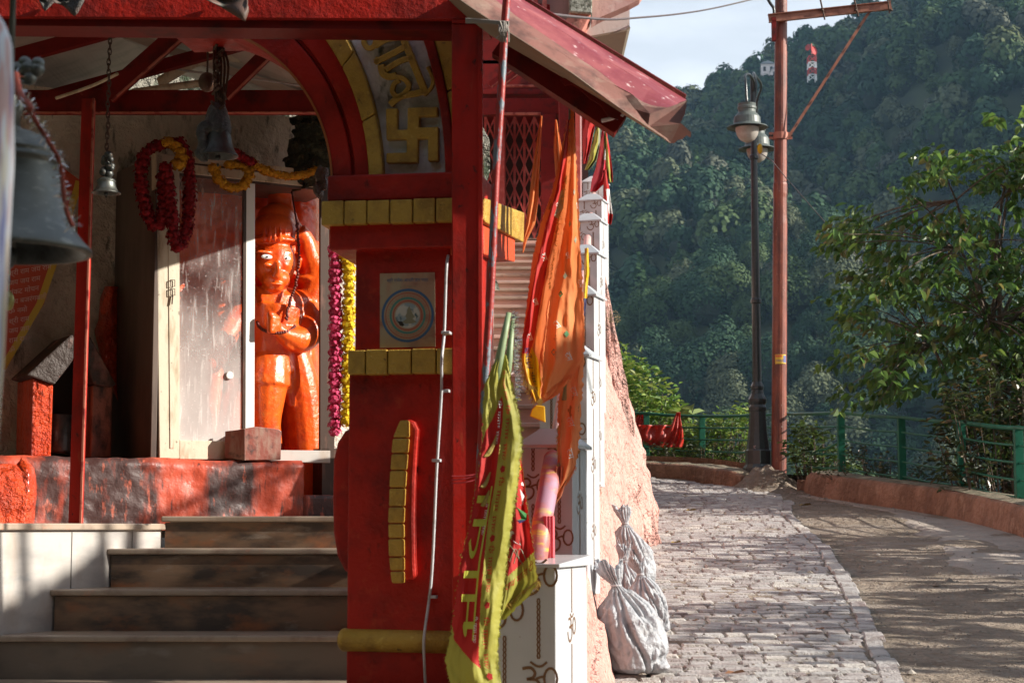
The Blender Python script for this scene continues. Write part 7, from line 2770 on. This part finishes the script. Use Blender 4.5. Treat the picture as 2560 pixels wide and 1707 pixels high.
# bamboo the orange flags hang from
b = MB()
b.tube([P(1428, 262, YO + .03), P(1424, 600, YO + .06), P(1410, 1000, YO + .1)], .009, 8)
tag(b.build('flag_stick', M['bamboo'], smooth=True), 'thin stick inside the folds of the orange flags', 'stick')

# far flags at the head of the stair
def farflag(rows, Yc, ms, mf, label):
    o, f = drape('far_flag', rows, Yc, ms, mf, lambda u, v, px, py: .09 * math.sin(u * 7 + v * 3) + .05 * fnoise(u * 3, v * 3, 1), None, 24, 60, solid=.003)
    tag(o, label, 'flag', 'flags at the head of the stair')
farflag([(240, 1458, 1500), (300, 1458, 1490), (380, 1458, 1474), (410, 1458, 1466)], 19.4, [M['flagred']], lambda u, v: 0, 'plain red flag hanging from the roof edge at the head of the stair')
farflag([(310, 1492, 1500), (360, 1480, 1500), (400, 1472, 1492), (425, 1462, 1474)], 19.2, [M['flaglime'], M['figprint']], lambda u, v: 0 if u < .7 else 1, 'olive and lime flag between the far red flags')
farflag([(320, 1506, 1514), (360, 1500, 1516), (420, 1490, 1520), (450, 1480, 1520), (480, 1476, 1490)], 19.0, [mat('rose_cloth', (0.75, 0.08, 0.12), .5, trans=.35), M['flagwht']], lambda u, v: 1 if (u > .6 and v < .5) else 0, 'pink and white flag at the head of the stair')
farflag([(330, 1512, 1516), (400, 1514, 1528), (440, 1518, 1532), (456, 1524, 1532)], 18.9, [M['flaglime'], M['flagred']], lambda u, v: 0 if u < .6 else 1, 'thin lime-edged flag right of the pink and white one')
farflag([(425, 1508, 1516), (480, 1508, 1524), (540, 1510, 1532), (562, 1516, 1528)], 18.8, [M['flagred'], M['flagwht']], lambda u, v: 1 if v > .35 and u > .4 + .2 * v and v < .8 else 0, 'red and white flag tip hanging lowest beside the highest posts')
farflag([(620, 1462, 1470), (680, 1460, 1472), (740, 1458, 1468), (800, 1456, 1462)], 11.0, [M['flagyel'], M['flagnavy']], lambda u, v: 1 if v > .7 else 0, 'thin yellow strip of cloth showing at the right edge of the orange flag')

# ================================================================ porch with the lattice gate at the head of the stair
YGt = 22.6
gt = empty('lattice_gate', tuple(P(1300, 640, YGt)), 'closed red folding lattice gate at the head of the stair', 'gate')
kk = YGt / FOC
cols = [1262 + i * 24.5 for i in range(-2, 5)]
for i, x in enumerate(cols):
    b = MB()
    b.box(P(x - 3, 400, YGt).x, P(x + 3, 400, YGt).x, YGt, YGt + .03, ZG + .02, P(x, 288, YGt).z)
    b.build('upright', M['gatered'], gt)
for i in range(len(cols) - 1):
    b = MB()
    for j in range(6):
        y0 = 292 + j * 60
        for s in (0, 1):
            a = P(cols[i + s], y0, YGt - .02 + .03 * s)
            c = P(cols[i + 1 - s], y0 + 60, YGt - .02 + .03 * s)
            b.beam(a, c, V((0, .008, 0)), V((.022, 0, .006)))
    b.build('lattice', M['gatered'], gt)
pr = empty('red_porch', tuple(P(1300, 640, YGt + .2)), 'dark red painted porch frame round the lattice gate', 'porch')
def pbeam(x0, y0, x1, y1, Yb, m='darkred', d=.15, name='post'):
    b = MB()
    a, c = P(x0, y0, Yb), P(x1, y1, Yb)
    b.box(min(a.x, c.x), max(a.x, c.x), Yb, Yb + d, min(a.z, c.z), max(a.z, c.z))
    return b.build(name, M[m], pr, bevel=.006)
pbeam(1352, 285, 1392, 645, 21.9)
pbeam(1150, 246, 1400, 286, 21.95, name='header')
pbeam(1150, 150, 1440, 222, 22.2, name='upper_board')
pbeam(1150, 222, 1360, 236, 22.1, 'darkred', name='upper_rail')
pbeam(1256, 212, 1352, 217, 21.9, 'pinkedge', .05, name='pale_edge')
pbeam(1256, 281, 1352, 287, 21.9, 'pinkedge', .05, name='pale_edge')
pbeam(1240, 285, 1262, 640, 22.3, 'gatered', name='post')
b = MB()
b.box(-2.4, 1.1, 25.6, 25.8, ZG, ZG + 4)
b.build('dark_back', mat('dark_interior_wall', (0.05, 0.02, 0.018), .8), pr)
b = MB()
b.box(.78, .84, 20.95, 25.6, ZG + .9, P(1300, 150, 22.2).z)
b.build('shade_board', M['darkred'], pr)  # added hidden board, blocks the sun from the header
b = MB()
b.box(-2.4, 1.25, 22.2, 25.8, P(1300, 160, 22.2).z, P(1300, 150, 22.2).z + .1)
b.build('porch_ceiling', M['darkred'], pr)
rp = empty('red_column', tuple(P(1418, 640, 20.6)), 'tall dark red column with a sunlit edge, right of the lattice gate', 'column')
b = MB()
b.box(P(1398, 300, 20.6).x, P(1436, 300, 20.6).x, 20.6, 20.9, ZG - .4, P(1400, 120, 20.6).z)
b.build('shaft', M['darkred'], rp, bevel=.008)
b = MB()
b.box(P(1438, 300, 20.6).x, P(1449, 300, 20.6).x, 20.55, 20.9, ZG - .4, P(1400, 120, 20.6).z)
b.build('sunlit_strip', M['gatered'], rp)  # brighter red strip paints in the sunlit edge of the column
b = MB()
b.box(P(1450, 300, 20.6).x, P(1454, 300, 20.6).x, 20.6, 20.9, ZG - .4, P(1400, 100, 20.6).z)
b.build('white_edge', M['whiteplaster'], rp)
# building high on the right of the porch, its corner against the sky
ub = empty('upper_building', tuple(P(1430, 105, 16.5)), 'corner of a pink and white upper storey jutting out against the sky', 'building')
YU = 16.5
def up_(pts, Yb, d, name, m, bev=.0):
    b = MB()
    b.prism([P(x, y, Yb) for x, y in pts], (0, d, 0))
    return b.build(name, m, ub, bevel=bev)
up_([(1450, 98), (1500, 88), (1566, 76), (1574, 68), (1574, -60), (1478, -60), (1478, 60)], YU + .5, 1.2, 'white_slab', M['whiteplaster'])
up_([(1450, 100), (1568, 78), (1576, 70), (1574, 66), (1564, 74), (1450, 95)], YU + .45, 1.3, 'slab_edge', M['sheetgrey'])
up_([(1480, 56), (1481, -60), (1640, -60), (1600, -2), (1574, 12), (1500, 44)], YU + .2, .2, 'pink_cornice', M['pinkplaster'])
up_([(1424, 30), (1424, -60), (1481, -60), (1480, 34)], YU, .5, 'cement_block', M['lichen'], .01)
up_([(1398, 88), (1424, 31), (1479, 34), (1450, 90)], YU + .05, .5, 'pink_bracket', mat('stained_pink_plaster', (0.6, 0.22, 0.17), .8, [((0.2, 0.09, 0.07), (5, 5, 3), .5, .6, 7)], bump=.2), .01)
up_([(1300, 60), (1300, -60), (1424, -60), (1424, 30), (1398, 90)], YU + .3, .2, 'grey_pink_wall', mat('grey_pink_plaster', (0.42, 0.28, 0.26), .8, [((0.3, 0.2, 0.18), (6, 6, 1), .5, .66, 5)]))
up_([(1424, 130), (1424, 90), (1450, 92), (1450, 130)], YU + .3, .4, 'white_column', M['whiteplaster'])
for i in range(4):
    up_([(1288 + i * 22, 42), (1292 + i * 22, -60), (1302 + i * 22, -60), (1300 + i * 22, 46)], YU + .1, .1, 'red_slat', M['gatered'])
for i in range(3):
    up_([(1286, 34 + i * 5 - 30), (1375, 42 + i * 5 - 30), (1375, 45 + i * 5 - 30), (1286, 37 + i * 5 - 30)], YU + .16, .1, 'red_louvre', M['flagred'])

# ================================================================ what stands beside the frame: trees over the road and the wooded bank behind the temple
M['bankleaf'] = leafmat('bank_foliage', .2, .6, .3)
def crown_tree(x, y, zb_, H, R_, n, label, group, seed):
    rg = np.random.default_rng(seed)
    root = empty('unseen_roadside_tree', (x, y, zb_), label, 'tree', group)
    MB().tube([(x, y, zb_ - .3), (x + .1, y, zb_ + H * .5), (x, y + .1, zb_ + H * .85)], [.22, .15, .05], 8).build('trunk', M['bark'], root)
    c0 = unit(rg.normal(size=(n, 3))) * rg.uniform(.35, 1, size=(n, 1)) ** .6
    c = c0 * np.array([R_, R_, H * .32]) + np.array([x, y, zb_ + H * .72])
    keep = np.array([mn.noise(V(tuple(q * 1.1))) > -.12 for q in c])
    c = c[keep]
    nr = unit(rg.normal(size=c.shape) + np.array([0, 0, .8]))
    v = cards(c, nr, rg.uniform(.06, .12, size=len(c)), rg, 1.4)
    q = np.arange(len(v)).reshape(-1, 4)
    npmesh('foliage', v, q, np.array([(0.05, 0.08, 0.02)]) * rg.uniform(.7, 1.3, size=(len(c), 1)), M['bankleaf'], root)
gname = 'trees beside the road outside the picture'
for i, (x, y, H, R_, n) in enumerate(((8.4, 6.4, 4.1, 2.1, 1300), (8.6, 10.2, 4.0, 2.2, 1300), (9.6, -9.0, 7, 3.0, 2600), (9.5, -5, 8, 3.0, 2600), (8.8, 14.2, 3.9, 2.2, 1400), (8.4, .6, 9.8, 2.9, 5600))):
    crown_tree(x, y, rz(y) - .8, H, R_, n, 'roadside tree number %s along the outer edge of the road, out of view' % ('one', 'two', 'three', 'four', 'five', 'six')[i], gname, 60 + i)
mb = MB()
def bank(u, v):
    t = v
    a = lerp(-30, 45, u)
    x = -4.4 - 16 * t + .9 * fnoise(a * .3, t * 4, 2)
    z = lerp(-3, 17, t ** .8) + rz(max(a, 0)) * .4
    return (x, a, z + .8 * fnoise(a * .4, t * 5, 7))
mb.grid(bank, 60, 24)
tag(mb.build('hillside_bank', mat('bank_undergrowth', (0.03, 0.045, 0.015), .95, [((0.06, 0.06, 0.03), 2, .45, .6, 6)], bump=.8, bscale=6), smooth=True), 'wooded bank rising behind the temple', 'hill', kind='structure')
mb = MB()
mb.grid(lambda u, v: (lerp(-20, 26, u), -7.5 - 7 * v, lerp(-3, 19, v) + 1.2 * fnoise(u * 9, v * 4, 3)), 50, 16)
tag(mb.build('hillside_behind', M['earth'], smooth=True), 'wooded bank rising behind the viewer', 'hill', kind='structure')

# ================================================================ the air
hm = bpy.data.materials.new('valley_haze')
hm.use_nodes = True
t = hm.node_tree
t.nodes.remove(t.nodes['Principled BSDF'])
pv = t.nodes.new('ShaderNodeVolumePrincipled')
pv.inputs['Color'].default_value = (0.42, 0.7, 1.0, 1)
pv.inputs['Density'].default_value = 0.00011
pv.inputs['Anisotropy'].default_value = 0.0
t.links.new(pv.outputs['Volume'], t.nodes['Material Output'].inputs['Volume'])
b = MB()
b.box(-420, 720, -40, 1115, -55, 330)
hz_o = b.build('haze', hm)
hz_o['kind'] = 'stuff'
hz_o['label'] = 'thin blue haze filling the valley'
hz_o.display_type = 'WIRE'

# added unseen tree, limbs and leaves shaped to throw shade on steps and ledge
bt_ = empty('unseen_roadside_tree', (5.75, 5.6, .5), 'added half-bare tree shaped to shade the steps, at the outer edge of the road, out of view', 'tree', gname)
def cast(p, X0):
    k_ = (X0 - p.x) / sdir.x
    return p + sdir * k_
LG = lambda x, y: hit(x, y, (A1.x, A1.y), (nn.x, nn.y))
LN = [(S(380, 1300, .12), S(715, 1146, .12), .04), (S(470, 1303, .12), S(800, 1142, .12), .032),
      (S(606, 1290, .12), S(640, 1218, .12), .022), (S(658, 1290, .12), S(706, 1192, .12), .022), (S(712, 1290, .12), S(756, 1196, .12), .022), (S(590, 1222, .12), S(790, 1290, .12), .020),
      (P(240, 1470, 7.3), P(430, 1376, 7.3), .034), (P(430, 1474, 7.3), P(640, 1372, 7.3), .028), (P(590, 1474, 7.3), P(730, 1380, 7.3), .026), (P(470, 1478, 7.3), P(760, 1390, 7.3), .022),
      (P(420, 1360, 7.6), P(700, 1296, 7.6), .026), (P(640, 1366, 7.6), P(820, 1310, 7.6), .026),
      (LG(56, 1300), LG(62, 1480), .045), (LG(255, 1316), LG(262, 1420), .045), (LG(332, 1322), LG(328, 1380), .085)]
trunk_pts = [V((5.75, 5.6, .2)), V((5.7, 5.75, 1.6)), V((5.5, 5.9, 2.8)), V((5.4, 5.95, 3.5)), V((5.3, 6.0, 3.95))]
b = MB()
b.tube(spline([tuple(p) for p in trunk_pts], 6), [lerp(.09, .025, i / 24) for i in range(25)], 9)
b.build('trunk', M['bark'], bt_, smooth=True)
for i, (a, c, r) in enumerate(LN):
    b = MB()
    a, c = cast(a, 5.25), cast(c, 5.4)
    r *= .62
    near = trunk_pts[-1] - V((0, 0, .1 * (i % 3)))
    b.tube([a - (c - a) * .15, a, c, c + (c - a) * .1], [r * .6, r, r * 1.1, r], 8)
    a2 = a - (c - a) * .15
    b.tube([a2, V((5.3, lerp(a2.y, near.y, .45), min(a2.z, near.z + .12) - .1)), V(near)], [.008, .010, .014], 6)
    b.build('shade_branch', M['bark'], bt_, smooth=True)
pg = [(-60, 1572, 0), (110, 1490, 0), (250, 1400, 0), (300, 1500, 7.3), (420, 1508, 7.3), (560, 1500, 7.3), (700, 1508, 7.3), (860, 1500, 7.3), (880, 1720, 6.7), (-200, 1720, 6.7)]  # leaf clump outline, taken from the shade wanted on ledge and steps
pg = [cast(LG(x, y) if d == 0 else P(x, y, d), 5.3) for x, y, d in pg]
py_, pz_ = [p.y for p in pg], [p.z for p in pg]
cs_ = []
rg_ = np.random.default_rng(77)
while len(cs_) < 6500:
    y, z = rg_.uniform(min(py_), max(py_)), rg_.uniform(min(pz_), max(pz_))
    if inside([(p.y, p.z) for p in pg], y, z):
        k_ = rg_.uniform(-.6, .7)
        cs_.append((5.3 + k_ * sdir.x, y + k_ * sdir.y, z + k_ * sdir.z))
cs_ = np.array(cs_)
v_ = cards(cs_, unit(rg_.normal(size=cs_.shape) + np.array([1.2, 0, .4])), rg_.uniform(.028, .045, size=len(cs_)), rg_, 1.4)
npmesh('foliage', v_, np.arange(len(v_)).reshape(-1, 4), np.array([(0.05, 0.08, 0.02)]) * rg_.uniform(.7, 1.3, size=(len(cs_), 1)), M['bankleaf'], bt_)
